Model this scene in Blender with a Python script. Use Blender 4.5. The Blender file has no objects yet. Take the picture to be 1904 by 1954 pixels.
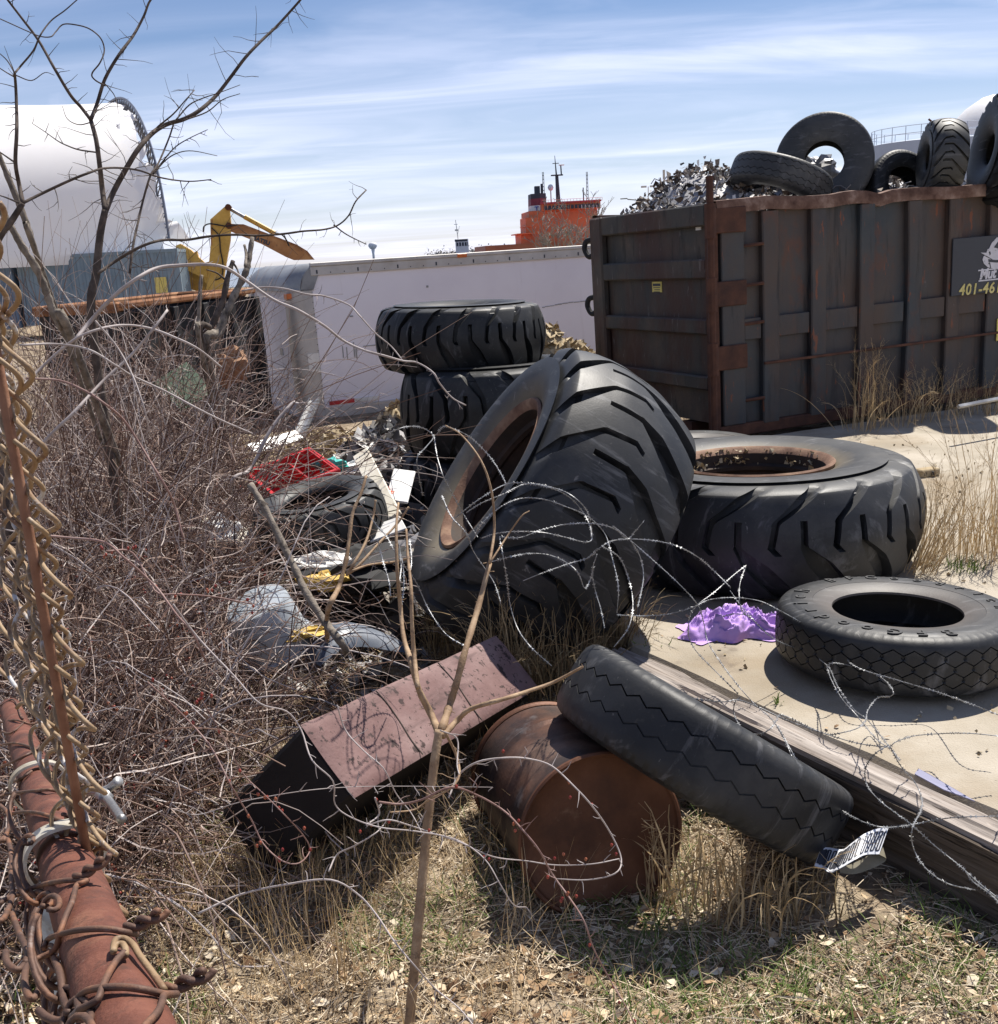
import bpy, math, random
import numpy as np
from mathutils import Matrix, Vector

random.seed(7)
RG = np.random.default_rng(11)
S = bpy.context.scene
COL = S.collection

# ------------------------------------------------------------------ camera
F_PX, CX, CY, HZ, EYE = 2000.0, 952.0, 1040.0, 483.0, 1.92
PW, PH = 1904.0, 1954.0
ROLL = math.atan(0.058)
PITCH = math.atan((CY - HZ) * math.cos(ROLL) / F_PX)
FWD = np.array([0, math.cos(PITCH), -math.sin(PITCH)])
_r0 = np.array([1.0, 0, 0]); _u0 = np.array([0, math.sin(PITCH), math.cos(PITCH)])
RT = math.cos(ROLL) * _r0 - math.sin(ROLL) * _u0
UP = math.sin(ROLL) * _r0 + math.cos(ROLL) * _u0
EYEP = np.array([0, 0, EYE])

cam_d = bpy.data.cameras.new('camera')
cam = bpy.data.objects.new('camera', cam_d); COL.objects.link(cam)
cam.matrix_world = Matrix(((RT[0], UP[0], -FWD[0], 0), (RT[1], UP[1], -FWD[1], 0), (RT[2], UP[2], -FWD[2], EYE), (0, 0, 0, 1)))
cam_d.sensor_fit = 'HORIZONTAL'; cam_d.sensor_width = 36.0
cam_d.lens = 36.0 * F_PX / PW
cam_d.shift_x = 0.0
cam_d.shift_y = (CY - PH / 2) / PW
cam_d.clip_start = 0.05; cam_d.clip_end = 9000
S.camera = cam

def at(x, y, d):
    return EYEP + d * (FWD + (x - CX) / F_PX * RT - (y - CY) / F_PX * UP)
def onz(x, y, z):
    v = FWD + (x - CX) / F_PX * RT - (y - CY) / F_PX * UP
    return EYEP + (z - EYE) / v[2] * v
def cdir(r, u, f):
    v = r * RT + u * UP + f * FWD
    return v / np.linalg.norm(v)

# ------------------------------------------------------------------ light
SUN_AZ, SUN_EL = math.radians(36), math.radians(57)
sd = Vector((math.sin(SUN_AZ) * math.cos(SUN_EL), math.cos(SUN_AZ) * math.cos(SUN_EL), math.sin(SUN_EL)))
sun_d = bpy.data.lights.new('sun', 'SUN'); sun_d.energy = 5.0; sun_d.angle = math.radians(0.53); sun_d.color = (1.0, 0.945, 0.86)
sun = bpy.data.objects.new('sun', sun_d); COL.objects.link(sun)
sun.rotation_euler = sd.to_track_quat('Z', 'Y').to_euler(); sun.location = (0, 0, 40)

W = bpy.data.worlds.new('World'); S.world = W; W.use_nodes = True
nt = W.node_tree; nt.nodes.clear()
def wn(t, **k):
    n = nt.nodes.new(t)
    for a, b in k.items(): setattr(n, a, b)
    return n
sky = wn('ShaderNodeTexSky', sky_type='NISHITA', sun_disc=False, sun_elevation=SUN_EL, sun_rotation=SUN_AZ, air_density=1.0, dust_density=0.15, ozone_density=6.0, altitude=0)
tc = wn('ShaderNodeTexCoord')
sep = wn('ShaderNodeSeparateXYZ'); nt.links.new(tc.outputs['Generated'], sep.inputs[0])
def wm(op, a, b=None, c=None, clamp=False):
    n = wn('ShaderNodeMath', operation=op, use_clamp=clamp)
    for i, v in enumerate((a, b, c)):
        if v is None: continue
        if isinstance(v, (int, float)): n.inputs[i].default_value = v
        else: nt.links.new(v, n.inputs[i])
    return n.outputs[0]
den = wm('ADD', wm('MAXIMUM', sep.outputs[2], 0.0), 0.10)
px = wm('DIVIDE', sep.outputs[0], den); py = wm('DIVIDE', sep.outputs[1], den)
cmb = wn('ShaderNodeCombineXYZ'); nt.links.new(px, cmb.inputs[0]); nt.links.new(py, cmb.inputs[1])
def cloud(rot, scale, loc, sc, detail, rough, lo, hi, dist=0.6):
    m = wn('ShaderNodeMapping'); m.inputs['Rotation'].default_value = (0, 0, rot); m.inputs['Scale'].default_value = scale; m.inputs['Location'].default_value = loc
    nt.links.new(cmb.outputs[0], m.inputs[0])
    n = wn('ShaderNodeTexNoise'); n.inputs['Scale'].default_value = sc; n.inputs['Detail'].default_value = detail; n.inputs['Roughness'].default_value = rough; n.inputs['Distortion'].default_value = dist
    nt.links.new(m.outputs[0], n.inputs['Vector'])
    r = wn('ShaderNodeMapRange', interpolation_type='SMOOTHSTEP'); r.inputs[1].default_value = lo; r.inputs[2].default_value = hi
    nt.links.new(n.outputs[0], r.inputs[0]); return r.outputs[0]
c1 = cloud(math.radians(16), (0.20, 0.9, 1), (1.3, 0.35, 0), 0.75, 3.0, 0.5, 0.40, 0.66)
c2 = cloud(math.radians(12), (0.55, 1.9, 1), (4.2, 2.1, 3), 1.0, 7, 0.58, 0.36, 0.72, 0.8)
c3 = cloud(math.radians(-20), (0.8, 1.1, 1), (0.2, 5.1, 7), 0.7, 6, 0.6, 0.45, 0.75, 0.5)
cl = wm('MAXIMUM', wm('MULTIPLY', c1, wm('MULTIPLY_ADD', c2, 0.70, 0.30)), wm('MULTIPLY', c3, 0.45))
# thin veil thickening low over the horizon
hz = wn('ShaderNodeMapRange', interpolation_type='SMOOTHSTEP'); hz.inputs[1].default_value = 0.0; hz.inputs[2].default_value = 0.20; hz.inputs[3].default_value = 0.80; hz.inputs[4].default_value = 0.03
nt.links.new(sep.outputs[2], hz.inputs[0])
cl = wm('MULTIPLY', wm('ADD', cl, wm('MULTIPLY', hz.outputs[0], 0.50), clamp=True), 0.80)
tint = wn('ShaderNodeMix', data_type='RGBA', blend_type='MULTIPLY'); tint.inputs[0].default_value = 1.0; nt.links.new(sky.outputs[0], tint.inputs[6]); tint.inputs[7].default_value = (1.05, 0.98, 1.03, 1)
mixc = wn('ShaderNodeMix', data_type='RGBA'); nt.links.new(cl, mixc.inputs[0]); nt.links.new(tint.outputs[2], mixc.inputs[6]); mixc.inputs[7].default_value = (12.0, 12.4, 15.0, 1)
bg = wn('ShaderNodeBackground'); bg.inputs[1].default_value = 0.064; nt.links.new(mixc.outputs[2], bg.inputs[0])
out = wn('ShaderNodeOutputWorld'); nt.links.new(bg.outputs[0], out.inputs[0])

S.view_settings.view_transform = 'Standard'; S.view_settings.look = 'None'
S.view_settings.gamma = 1; S.view_settings.use_curve_mapping = False
S.view_settings.exposure = 0.56
S.render.engine = 'CYCLES'
S.cycles.max_bounces = 6; S.cycles.diffuse_bounces = 3; S.cycles.glossy_bounces = 3; S.cycles.transparent_max_bounces = 8
S.cycles.use_denoising = True

# ------------------------------------------------------------------ helpers
class MB:
    """collects geometry (in a local frame M) for ONE mesh"""
    def __init__(s, M=None):
        s.V = []; s.F = []; s.n = 0; s.M = M
    def add(s, v, f, mi=0):
        v = np.asarray(v, float).reshape(-1, 3); f = np.asarray(f, np.int64)
        s.V.append(v); s.F.append((f + s.n, mi)); s.n += len(v)
    def box(s, lo, hi, mi=0, bev=0.0, rot=None, org=None):
        lo = np.array(lo, float); hi = np.array(hi, float)
        if bev <= 0:
            v = np.array([[x, y, z] for x in (lo[0], hi[0]) for y in (lo[1], hi[1]) for z in (lo[2], hi[2])])
            f = [[0, 1, 3, 2], [4, 6, 7, 5], [0, 4, 5, 1], [2, 3, 7, 6], [0, 2, 6, 4], [1, 5, 7, 3]]
        else:
            b = min(bev, *(0.45 * (hi - lo)))
            c = (lo + hi) / 2; h = (hi - lo) / 2
            v = []; idx = {}
            for sx in (-1, 1):
                for sy in (-1, 1):
                    for sz in (-1, 1):
                        for a in range(3):
                            d = h - b; d[a] = h[a]
                            idx[(sx, sy, sz, a)] = len(v); v.append(c + d * np.array([sx, sy, sz]))
            f = []
            for a in range(3):
                o = [i for i in range(3) if i != a]
                for sg in (-1, 1):
                    q = []
                    for (p, r) in ((-1, -1), (1, -1), (1, 1), (-1, 1)):
                        k = [0, 0, 0]; k[a] = sg; k[o[0]] = p; k[o[1]] = r; q.append(idx[(*k, a)])
                    if (sg < 0) != (a == 1): q = q[::-1]
                    f.append(q)
            for a in range(3):
                o = [i for i in range(3) if i != a]
                for p in (-1, 1):
                    for r in (-1, 1):
                        k0 = [0, 0, 0]; k0[o[0]] = p; k0[o[1]] = r
                        k1 = list(k0); k0[a] = -1; k1[a] = 1
                        f.append([idx[(*k0, o[0])], idx[(*k1, o[0])], idx[(*k1, o[1])], idx[(*k0, o[1])]])
            v = np.array(v)
            tri = [[idx[(sx, sy, sz, 0)], idx[(sx, sy, sz, 1)], idx[(sx, sy, sz, 2)]] for sx in (-1, 1) for sy in (-1, 1) for sz in (-1, 1)]
            if rot is not None: v = (v - (org if org is not None else c)) @ np.array(rot).T + (org if org is not None else c)
            s.add(v, f, mi); s.V.append(np.zeros((0, 3))); s.F.append((np.array(tri) + s.n - len(v), mi)); return
        if rot is not None:
            c = np.array(org) if org is not None else (lo + hi) / 2
            v = (v - c) @ np.array(rot).T + c
        s.add(v, f, mi)
    def tube(s, P, R, n=8, mi=0, cap=True, closed=False):
        P = np.asarray(P, float); N = len(P)
        R = np.full(N, float(R)) if np.isscalar(R) else np.asarray(R, float)
        T = np.gradient(P, axis=0)
        if closed: T = np.roll(P, -1, 0) - np.roll(P, 1, 0)
        T /= np.linalg.norm(T, axis=1)[:, None] + 1e-12
        a = np.array([0, 0, 1.0]) if abs(T[0][2]) < 0.9 else np.array([1.0, 0, 0])
        nn = np.cross(T[0], a); nn /= np.linalg.norm(nn); A = []
        for t in T:
            nn = nn - t * (nn @ t); nn /= np.linalg.norm(nn) + 1e-12; A.append(nn)
        A = np.array(A); B = np.cross(T, A)
        th = np.arange(n) * 2 * math.pi / n
        V = P[:, None] + R[:, None, None] * (np.cos(th)[None, :, None] * A[:, None] + np.sin(th)[None, :, None] * B[:, None])
        i = np.arange(N if closed else N - 1); j = np.arange(n); I, J = np.meshgrid(i, j, indexing='ij')
        I2 = (I + 1) % N; J2 = (J + 1) % n
        f = np.stack([I * n + J, I * n + J2, I2 * n + J2, I2 * n + J], -1).reshape(-1, 4)
        s.add(V.reshape(-1, 3), f, mi)
        if cap and not closed:
            b0 = s.n - N * n
            s.F.append((np.array([[b0 + k for k in range(n)][::-1]]), mi)); s.F.append((np.array([[s.n - n + k for k in range(n)]]), mi))
    def rev(s, prof, n=48, mi=0, closed=False, a0=0.0, a1=2 * math.pi):
        """revolve (radius, z) profile round z"""
        prof = np.asarray(prof, float); m = len(prof); full = abs(a1 - a0 - 2 * math.pi) < 1e-6
        k = n if full else n + 1
        th = a0 + (a1 - a0) * np.arange(k) / n
        V = np.stack([prof[None, :, 0] * np.cos(th)[:, None], prof[None, :, 0] * np.sin(th)[:, None], np.broadcast_to(prof[None, :, 1], (k, m))], -1)
        i = np.arange(n); j = np.arange(m if closed else m - 1); I, J = np.meshgrid(i, j, indexing='ij')
        I2 = (I + 1) % k if full else I + 1; J2 = (J + 1) % m
        s.add(V.reshape(-1, 3), np.stack([I * m + J, I2 * m + J, I2 * m + J2, I * m + J2], -1).reshape(-1, 4), mi)
    def prism(s, poly, z0, z1, mi=0, fr=None):
        """extrude polygon (list of 2-D) between z0 and z1; fr maps local xyz"""
        p = np.asarray(poly, float); n = len(p)
        v = np.concatenate([np.c_[p, np.full(n, z0)], np.c_[p, np.full(n, z1)]])
        if fr is not None: v = np.array([fr(q) for q in v])
        s.add(v, [[i, (i + 1) % n, n + (i + 1) % n, n + i] for i in range(n)], mi)
        b = s.n - 2 * n
        s.F.append((np.array([[b + i for i in range(n)][::-1]]), mi)); s.F.append((np.array([[b + n + i for i in range(n)]]), mi))
    def batch(s, P, R, n=3, mi=0):
        """many tubes at once: P [B,N,3], R [B,N]"""
        B, N, _ = P.shape
        T = np.gradient(P, axis=1); T /= np.linalg.norm(T, axis=2, keepdims=True) + 1e-9
        ref = RG.normal(size=(B, 1, 3)); A = np.cross(T, np.broadcast_to(ref, T.shape)); A /= np.linalg.norm(A, axis=2, keepdims=True) + 1e-9
        Bn = np.cross(T, A); th = np.arange(n) * 2 * math.pi / n
        V = P[:, :, None] + R[:, :, None, None] * (np.cos(th)[None, None, :, None] * A[:, :, None] + np.sin(th)[None, None, :, None] * Bn[:, :, None])
        b, i, j = np.meshgrid(np.arange(B), np.arange(N - 1), np.arange(n), indexing='ij')
        j2 = (j + 1) % n; o = b * N * n
        s.add(V.reshape(-1, 3), np.stack([o + i * n + j, o + i * n + j2, o + (i + 1) * n + j2, o + (i + 1) * n + j], -1).reshape(-1, 4), mi)
    def strips(s, P, Wd, mi=0):
        """ribbons: P [B,N,3] centre lines, Wd [B,N,3] half-width vectors"""
        B, N, _ = P.shape
        V = np.stack([P - Wd, P + Wd], 2)
        b, i = np.meshgrid(np.arange(B), np.arange(N - 1), indexing='ij'); o = b * N * 2 + i * 2
        s.add(V.reshape(-1, 3), np.stack([o, o + 1, o + 3, o + 2], -1).reshape(-1, 4), mi)
    def build(s, name, mats, parent=None, smooth=False, M=None):
        V = np.concatenate(s.V)
        if s.M is not None: V = V @ np.array(s.M)[:3, :3].T + np.array(s.M)[:3, 3]
        me = bpy.data.meshes.new(name)
        lv = np.concatenate([f.reshape(-1) for f, _ in s.F if f.size]); tot = np.concatenate([np.full(len(f), f.shape[1]) for f, _ in s.F if f.size])
        mi = np.concatenate([np.full(len(f), m) for f, m in s.F if f.size])
        me.vertices.add(len(V)); me.vertices.foreach_set('co', V.astype(np.float32).ravel())
        me.loops.add(len(lv)); me.loops.foreach_set('vertex_index', lv.astype(np.int32))
        me.polygons.add(len(tot)); me.polygons.foreach_set('loop_start', np.r_[0, np.cumsum(tot)[:-1]].astype(np.int32))
        me.polygons.foreach_set('material_index', mi.astype(np.int32))
        if not isinstance(mats, (list, tuple)): mats = [mats]
        for m in mats: me.materials.append(m)
        me.update(calc_edges=True)
        me.polygons.foreach_set('use_smooth', np.full(len(tot), bool(smooth)))
        if smooth and smooth is not True:
            try: me.set_sharp_from_angle(angle=math.radians(smooth))
            except Exception: pass
        return link(name, me, parent)

def link(name, me, parent=None):
    o = bpy.data.objects.new(name, me); COL.objects.link(o)
    if parent is not None:
        o.parent = parent
        r = parent
        while r.parent is not None: r = r.parent
        if r.get('_world') and parent == r: o.location = -Vector(r.location)
    return o
def tag(o, label=None, cat=None, group=None, kind=None):
    for k, v in (('label', label), ('category', cat), ('group', group), ('kind', kind)):
        if v: o[k] = v
    return o
def thing(name, loc, label, cat, group=None, mat=None):
    """Empty at a thing's base; with mat=None its children are given in world coordinates"""
    o = bpy.data.objects.new(name, None); COL.objects.link(o); o.empty_display_size = 0.2
    if mat is None: o.location = Vector(loc); o['_world'] = 1
    else: o.matrix_world = mat
    return tag(o, label, cat, group)
def copytree(o, parent=None):
    c = o.copy(); COL.objects.link(c)
    if parent is not None: c.parent = parent
    for ch in list(o.children): copytree(ch, c)
    return c
def mtx(org, ex, ey, ez):
    return Matrix(((ex[0], ey[0], ez[0], org[0]), (ex[1], ey[1], ez[1], org[1]), (ex[2], ey[2], ez[2], org[2]), (0, 0, 0, 1)))
def axis_mtx(org, z, roll=0.0, ref=(0, 0, 1)):
    z = np.asarray(z, float) / np.linalg.norm(z); r = np.asarray(ref, float)
    if abs(z @ r) > 0.95: r = np.array([0, 1.0, 0])
    x = np.cross(r, z); x /= np.linalg.norm(x); y = np.cross(z, x)
    c, s_ = math.cos(roll), math.sin(roll)
    return mtx(org, c * x + s_ * y, -s_ * x + c * y, z)
def smoothpath(P, k=6):
    """Catmull-Rom through points"""
    P = np.asarray(P, float); Q = np.vstack([2 * P[0] - P[1], P, 2 * P[-1] - P[-2]]); o = []
    t = np.linspace(0, 1, k, endpoint=False)[:, None]
    for i in range(1, len(Q) - 2):
        a, b, c, d = Q[i - 1], Q[i], Q[i + 1], Q[i + 2]
        o.append(0.5 * (2 * b + (c - a) * t + (2 * a - 5 * b + 4 * c - d) * t ** 2 + (3 * b - a - 3 * c + d) * t ** 3))
    return np.vstack(o + [P[-1:]])
def vnoise(x, y, seed=0):
    def h(i, j):
        n = np.sin(i * 127.1 + j * 311.7 + seed * 17.3) * 43758.5453; return n - np.floor(n)
    xi, yi = np.floor(x), np.floor(y); xf, yf = x - xi, y - yi
    u = xf * xf * (3 - 2 * xf); v = yf * yf * (3 - 2 * yf)
    return (h(xi, yi) * (1 - u) + h(xi + 1, yi) * u) * (1 - v) + (h(xi, yi + 1) * (1 - u) + h(xi + 1, yi + 1) * u) * v
def grid(V):
    n, m = V.shape[:2]; i, j = np.meshgrid(np.arange(n - 1), np.arange(m - 1), indexing='ij')
    return V.reshape(-1, 3), np.stack([i * m + j, (i + 1) * m + j, (i + 1) * m + j + 1, i * m + j + 1], -1).reshape(-1, 4)
def text_mesh(body, size, extr, offset=0.0, shear=0.0, spacing=1.0):
    c = bpy.data.curves.new('lettering', 'FONT'); c.body = body; c.size = size; c.extrude = extr; c.offset = offset; c.shear = shear; c.space_character = spacing; c.resolution_u = 3
    o = bpy.data.objects.new('lettering', c); COL.objects.link(o)
    dg = bpy.context.evaluated_depsgraph_get()
    me = bpy.data.meshes.new_from_object(o.evaluated_get(dg)); bpy.data.objects.remove(o); bpy.data.curves.remove(c)
    V = np.zeros(len(me.vertices) * 3); me.vertices.foreach_get('co', V); V = V.reshape(-1, 3)
    F = [list(p.vertices) for p in me.polygons]; bpy.data.meshes.remove(me)
    return V, F

# ------------------------------------------------------------------ materials
def _lk(t, a, b): t.links.new(a, b)
def pm(name, cols, scale=4.0, detail=6, rough=(0.7, 0.9), metal=0.0, bump=0.0, bscale=30.0, extra=(), stretch=(1, 1, 1), spec=0.5, island=0.0, pos=None, subsurf=None, trans=0.0):
    """procedural principled: colours along a noise ramp; extra = [(colour, scale, lo, hi, amount, stretch)] noise-masked patches"""
    m = bpy.data.materials.new(name); m.use_nodes = True; t = m.node_tree; N = t.nodes; b = N['Principled BSDF']
    tcn = N.new('ShaderNodeTexCoord'); mp = N.new('ShaderNodeMapping'); mp.inputs['Scale'].default_value = stretch; _lk(t, tcn.outputs['Object'], mp.inputs[0])
    no = N.new('ShaderNodeTexNoise'); no.inputs['Scale'].default_value = scale; no.inputs['Detail'].default_value = detail; no.inputs['Roughness'].default_value = 0.6; _lk(t, mp.outputs[0], no.inputs['Vector'])
    rp = N.new('ShaderNodeValToRGB'); el = rp.color_ramp.elements
    P = pos or [0.32 + 0.36 * i / max(1, len(cols) - 1) for i in range(len(cols))]
    for i, c in enumerate(cols):
        e = el[i] if i < 2 else el.new(P[i])
        e.position = P[i]; e.color = (*c, 1)
    if len(cols) == 1: el[1].position = 1; el[1].color = (*cols[0], 1)
    src = no.outputs[0]
    if island > 0:
        g = N.new('ShaderNodeNewGeometry'); mx = N.new('ShaderNodeMix'); mx.data_type = 'FLOAT'; mx.inputs[0].default_value = island
        _lk(t, no.outputs[0], mx.inputs[2])
        mr = N.new('ShaderNodeMapRange'); mr.inputs[3].default_value = 0.25; mr.inputs[4].default_value = 0.75; _lk(t, g.outputs['Random Per Island'], mr.inputs[0])
        _lk(t, mr.outputs[0], mx.inputs[3]); src = mx.outputs[0]
    _lk(t, src, rp.inputs[0]); colr = rp.outputs[0]
    for (c, sc, lo, hi, am, st) in extra:
        mp2 = N.new('ShaderNodeMapping'); mp2.inputs['Scale'].default_value = st; mp2.inputs['Location'].default_value = (sc * 1.7, sc * 0.3, 5.1); _lk(t, tcn.outputs['Object'], mp2.inputs[0])
        n2 = N.new('ShaderNodeTexNoise'); n2.inputs['Scale'].default_value = sc; n2.inputs['Detail'].default_value = 8; n2.inputs['Roughness'].default_value = 0.65; _lk(t, mp2.outputs[0], n2.inputs['Vector'])
        mr = N.new('ShaderNodeMapRange'); mr.inputs[1].default_value = lo; mr.inputs[2].default_value = hi; mr.inputs[4].default_value = am; _lk(t, n2.outputs[0], mr.inputs[0])
        mx = N.new('ShaderNodeMix'); mx.data_type = 'RGBA'; _lk(t, mr.outputs[0], mx.inputs[0]); _lk(t, colr, mx.inputs[6]); mx.inputs[7].default_value = (*c, 1); colr = mx.outputs[2]
    _lk(t, colr, b.inputs['Base Color'])
    rr = N.new('ShaderNodeMapRange'); rr.inputs[3].default_value = rough[0]; rr.inputs[4].default_value = rough[1]; _lk(t, no.outputs[0], rr.inputs[0]); _lk(t, rr.outputs[0], b.inputs['Roughness'])
    b.inputs['Metallic'].default_value = metal; b.inputs['Specular IOR Level'].default_value = spec
    if bump > 0:
        n3 = N.new('ShaderNodeTexNoise'); n3.inputs['Scale'].default_value = bscale; n3.inputs['Detail'].default_value = 6; _lk(t, mp.outputs[0], n3.inputs['Vector'])
        bp = N.new('ShaderNodeBump'); bp.inputs['Strength'].default_value = 1.0; bp.inputs['Distance'].default_value = bump; _lk(t, n3.outputs[0], bp.inputs['Height']); _lk(t, bp.outputs[0], b.inputs['Normal'])
    if trans > 0:
        tl = N.new('ShaderNodeBsdfTranslucent'); _lk(t, colr, tl.inputs[0]); ms = N.new('ShaderNodeMixShader'); ms.inputs[0].default_value = trans
        _lk(t, b.outputs[0], ms.inputs[1]); _lk(t, tl.outputs[0], ms.inputs[2]); _lk(t, ms.outputs[0], N['Material Output'].inputs[0])
    m['_b'] = 1
    return m
U1 = (1, 1, 1)
def rubber(name, base, dust=(0.16, 0.15, 0.13), r_in=0.0, bead=None, amt=0.35):
    """tyre rubber: worn grey-black, dusty patches, and dust that has settled round the bead (radius below r_in)"""
    m = pm(name, [tuple(0.65 * c for c in base), base, tuple(1.5 * c for c in base)], 3.0, 8, (0.42, 0.62), 0, 0.0005, 110,
           [(dust, 2.3, 0.52, 0.80, amt, U1), (tuple(0.55 * c for c in dust), 40, 0.6, 0.75, 0.5, U1), ((.15, .15, .155), 5, .57, .66, .55, (1, 4, .5)), ((.23, .22, .21), 16, .66, .70, .6, (3, .4, 1)), ((.012, .012, .013), 9, .6, .68, .6, (.6, 3, 1))], spec=0.38)
    if bead:
        t = m.node_tree; N = t.nodes; b = N['Principled BSDF']; old = b.inputs['Base Color'].links[0].from_socket
        tcn = N.new('ShaderNodeTexCoord'); sp = N.new('ShaderNodeSeparateXYZ'); _lk(t, tcn.outputs['Object'], sp.inputs[0])
        cb = N.new('ShaderNodeCombineXYZ'); _lk(t, sp.outputs[0], cb.inputs[0]); _lk(t, sp.outputs[1], cb.inputs[1])
        ln = N.new('ShaderNodeVectorMath'); ln.operation = 'LENGTH'; _lk(t, cb.outputs[0], ln.inputs[0])
        no = N.new('ShaderNodeTexNoise'); no.inputs['Scale'].default_value = 5; no.inputs['Detail'].default_value = 6; _lk(t, tcn.outputs['Object'], no.inputs['Vector'])
        ad = N.new('ShaderNodeMath'); ad.operation = 'MULTIPLY_ADD'; ad.inputs[1].default_value = 0.14; _lk(t, no.outputs[0], ad.inputs[0]); _lk(t, ln.outputs['Value'], ad.inputs[2])
        mr = N.new('ShaderNodeMapRange'); mr.inputs[1].default_value = r_in + 0.05; mr.inputs[2].default_value = r_in + 0.27; mr.inputs[3].default_value = 0.85; mr.inputs[4].default_value = 0; _lk(t, ad.outputs[0], mr.inputs[0])
        mx = N.new('ShaderNodeMix'); mx.data_type = 'RGBA'; _lk(t, mr.outputs[0], mx.inputs[0]); _lk(t, old, mx.inputs[6]); mx.inputs[7].default_value = (*bead, 1); _lk(t, mx.outputs[2], b.inputs['Base Color'])
    return m
RUST = (0.13, 0.052, 0.026); RUSTD = (0.07, 0.028, 0.016)
M = {}
M['dirt'] = pm('dirt', [(0.14, 0.10, 0.066), (0.27, 0.21, 0.145), (0.42, 0.345, 0.25)], 4.0, 10, (0.85, 1), 0, 0.02, 40, [((0.10, 0.072, 0.045), 9, 0.5, 0.7, 0.7, U1), ((0.10, 0.12, 0.045), 2.2, 0.58, 0.75, 0.35, U1)], spec=0.2)
M['concrete'] = pm('concrete', [(0.29, 0.255, 0.20), (0.38, 0.335, 0.265), (0.47, 0.42, 0.345)], 1.4, 10, (0.8, 0.95), 0, 0.004, 120, [((0.24, 0.20, 0.15), 60, 0.58, 0.72, 0.55, U1), ((0.27, 0.205, 0.13), 0.8, 0.47, 0.66, 0.75, U1), ((0.15, 0.12, 0.095), 3, 0.62, 0.72, 0.7, U1), ((.10, .08, .065), 24, .68, .72, .7, U1), ((0.6, 0.57, 0.5), 0.9, 0.62, 0.72, 0.4, U1)], spec=0.25)
M['dump_steel'] = pm('painted_dumpster_steel', [(0.022, 0.030, 0.040), (0.040, 0.048, 0.055), (0.066, 0.068, 0.066)], 1.6, 9, (0.5, 0.75), 0.1, 0.003, 25, [((0.085, 0.050, 0.033), 1.1, 0.38, 0.58, 0.72, (1, 1, 0.45)), ((0.12, 0.042, 0.02), 2.3, 0.585, 0.66, 0.55, (1, 1, 0.6)), ((0.010, 0.010, 0.012), 3.2, 0.56, 0.66, 0.7, (2.2, 2.2, 0.22)), ((0.20, 0.06, 0.025), 7, 0.63, 0.67, 0.8, (1.6, 1.6, 0.4)), ((0.34, 0.34, 0.35), 17, 0.70, 0.74, 0.6, (1, 1, 0.25))])
M['door_steel'] = pm('rusty_door_steel', [(0.030, 0.032, 0.032), (0.055, 0.050, 0.042), (0.10, 0.072, 0.052)], 1.9, 9, (0.55, 0.8), 0.1, 0.003, 25, [((0.055, 0.02, 0.013), 1.6, 0.46, 0.60, 0.8, (1, 1, 0.5)), ((0.012, 0.010, 0.010), 4, 0.58, 0.66, 0.7, (2, 2, 0.4)), ((0.19, 0.17, 0.155), 5, 0.61, 0.68, 0.6, (3, 3, 0.7))])
M['rust'] = pm('rust', [RUSTD, RUST, (0.20, 0.09, 0.05)], 6, 10, (0.75, 0.95), 0.15, 0.003, 60, [((0.05, 0.024, 0.016), 3, 0.55, 0.75, 0.7, U1)], spec=0.3)
M['rust_rim'] = pm('rusted_rim_rail', [(0.07, 0.034, 0.024), (0.17, 0.10, 0.075), (0.34, 0.24, 0.195)], 5, 10, (0.7, 0.95), 0.1, 0.003, 60, [((0.07, 0.03, 0.02), 4, 0.52, 0.7, 0.8, U1)], spec=0.3)
M['rust_orange'] = pm('orange_rust', [(0.16, 0.065, 0.03), (0.29, 0.135, 0.065), (0.44, 0.25, 0.14)], 4, 10, (0.75, 0.95), 0.1, 0.002, 60, spec=0.3)
M['rust_pipe'] = pm('rusty_pipe', [(0.095, 0.031, 0.018), (0.145, 0.048, 0.028), (0.20, 0.075, 0.046)], 22, 10, (0.6, 0.9), 0.15, 0.0012, 260, [((0.055, 0.02, 0.014), 11, 0.50, 0.66, 0.75, U1), ((.27, .13, .075), 7, .58, .7, .6, U1), ((0.07, 0.03, 0.02), 45, 0.56, 0.66, 0.7, U1), ((0.40, 0.24, 0.17), 120, 0.64, 0.72, 0.5, U1)])
M['wire_tan'] = pm('tan_coated_wire', [(0.19, 0.118, 0.06), (0.27, 0.178, 0.095), (0.35, 0.25, 0.15)], 20, 8, (0.5, 0.75), 0.0, 0.0006, 300, [((0.5, 0.5, 0.51), 22, 0.56, 0.62, 0.9, U1), ((0.13, 0.055, 0.028), 30, 0.55, 0.66, 0.75, U1), ((.09, .06, .045), 60, .6, .68, .6, U1)])
M['wire_rust'] = pm('rusted_wire', [(0.075, 0.042, 0.032), (0.13, 0.072, 0.05), (0.26, 0.12, 0.065)], 30, 8, (0.55, 0.8), 0.3, 0.0005, 400, [((0.32, 0.28, 0.26), 40, 0.62, 0.7, 0.5, U1)])
M['band'] = pm('galvanised_band', [(0.42, 0.37, 0.27), (0.60, 0.55, 0.44), (0.72, 0.70, 0.64)], 18, 8, (0.38, 0.6), 0.55, 0.0008, 200, [((0.33, 0.20, 0.09), 30, 0.56, 0.72, 0.75, U1)])
M['steel_grey'] = pm('galvanised_steel', [(0.20, 0.20, 0.205), (0.30, 0.30, 0.305), (0.42, 0.42, 0.42)], 6, 6, (0.35, 0.6), 0.7, 0.001, 80)
M['razor'] = pm('razor_wire_steel', [(0.20, 0.205, 0.21), (0.32, 0.325, 0.33), (0.48, 0.485, 0.49)], 12, 6, (0.45, 0.65), 0.5, 0)
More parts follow.
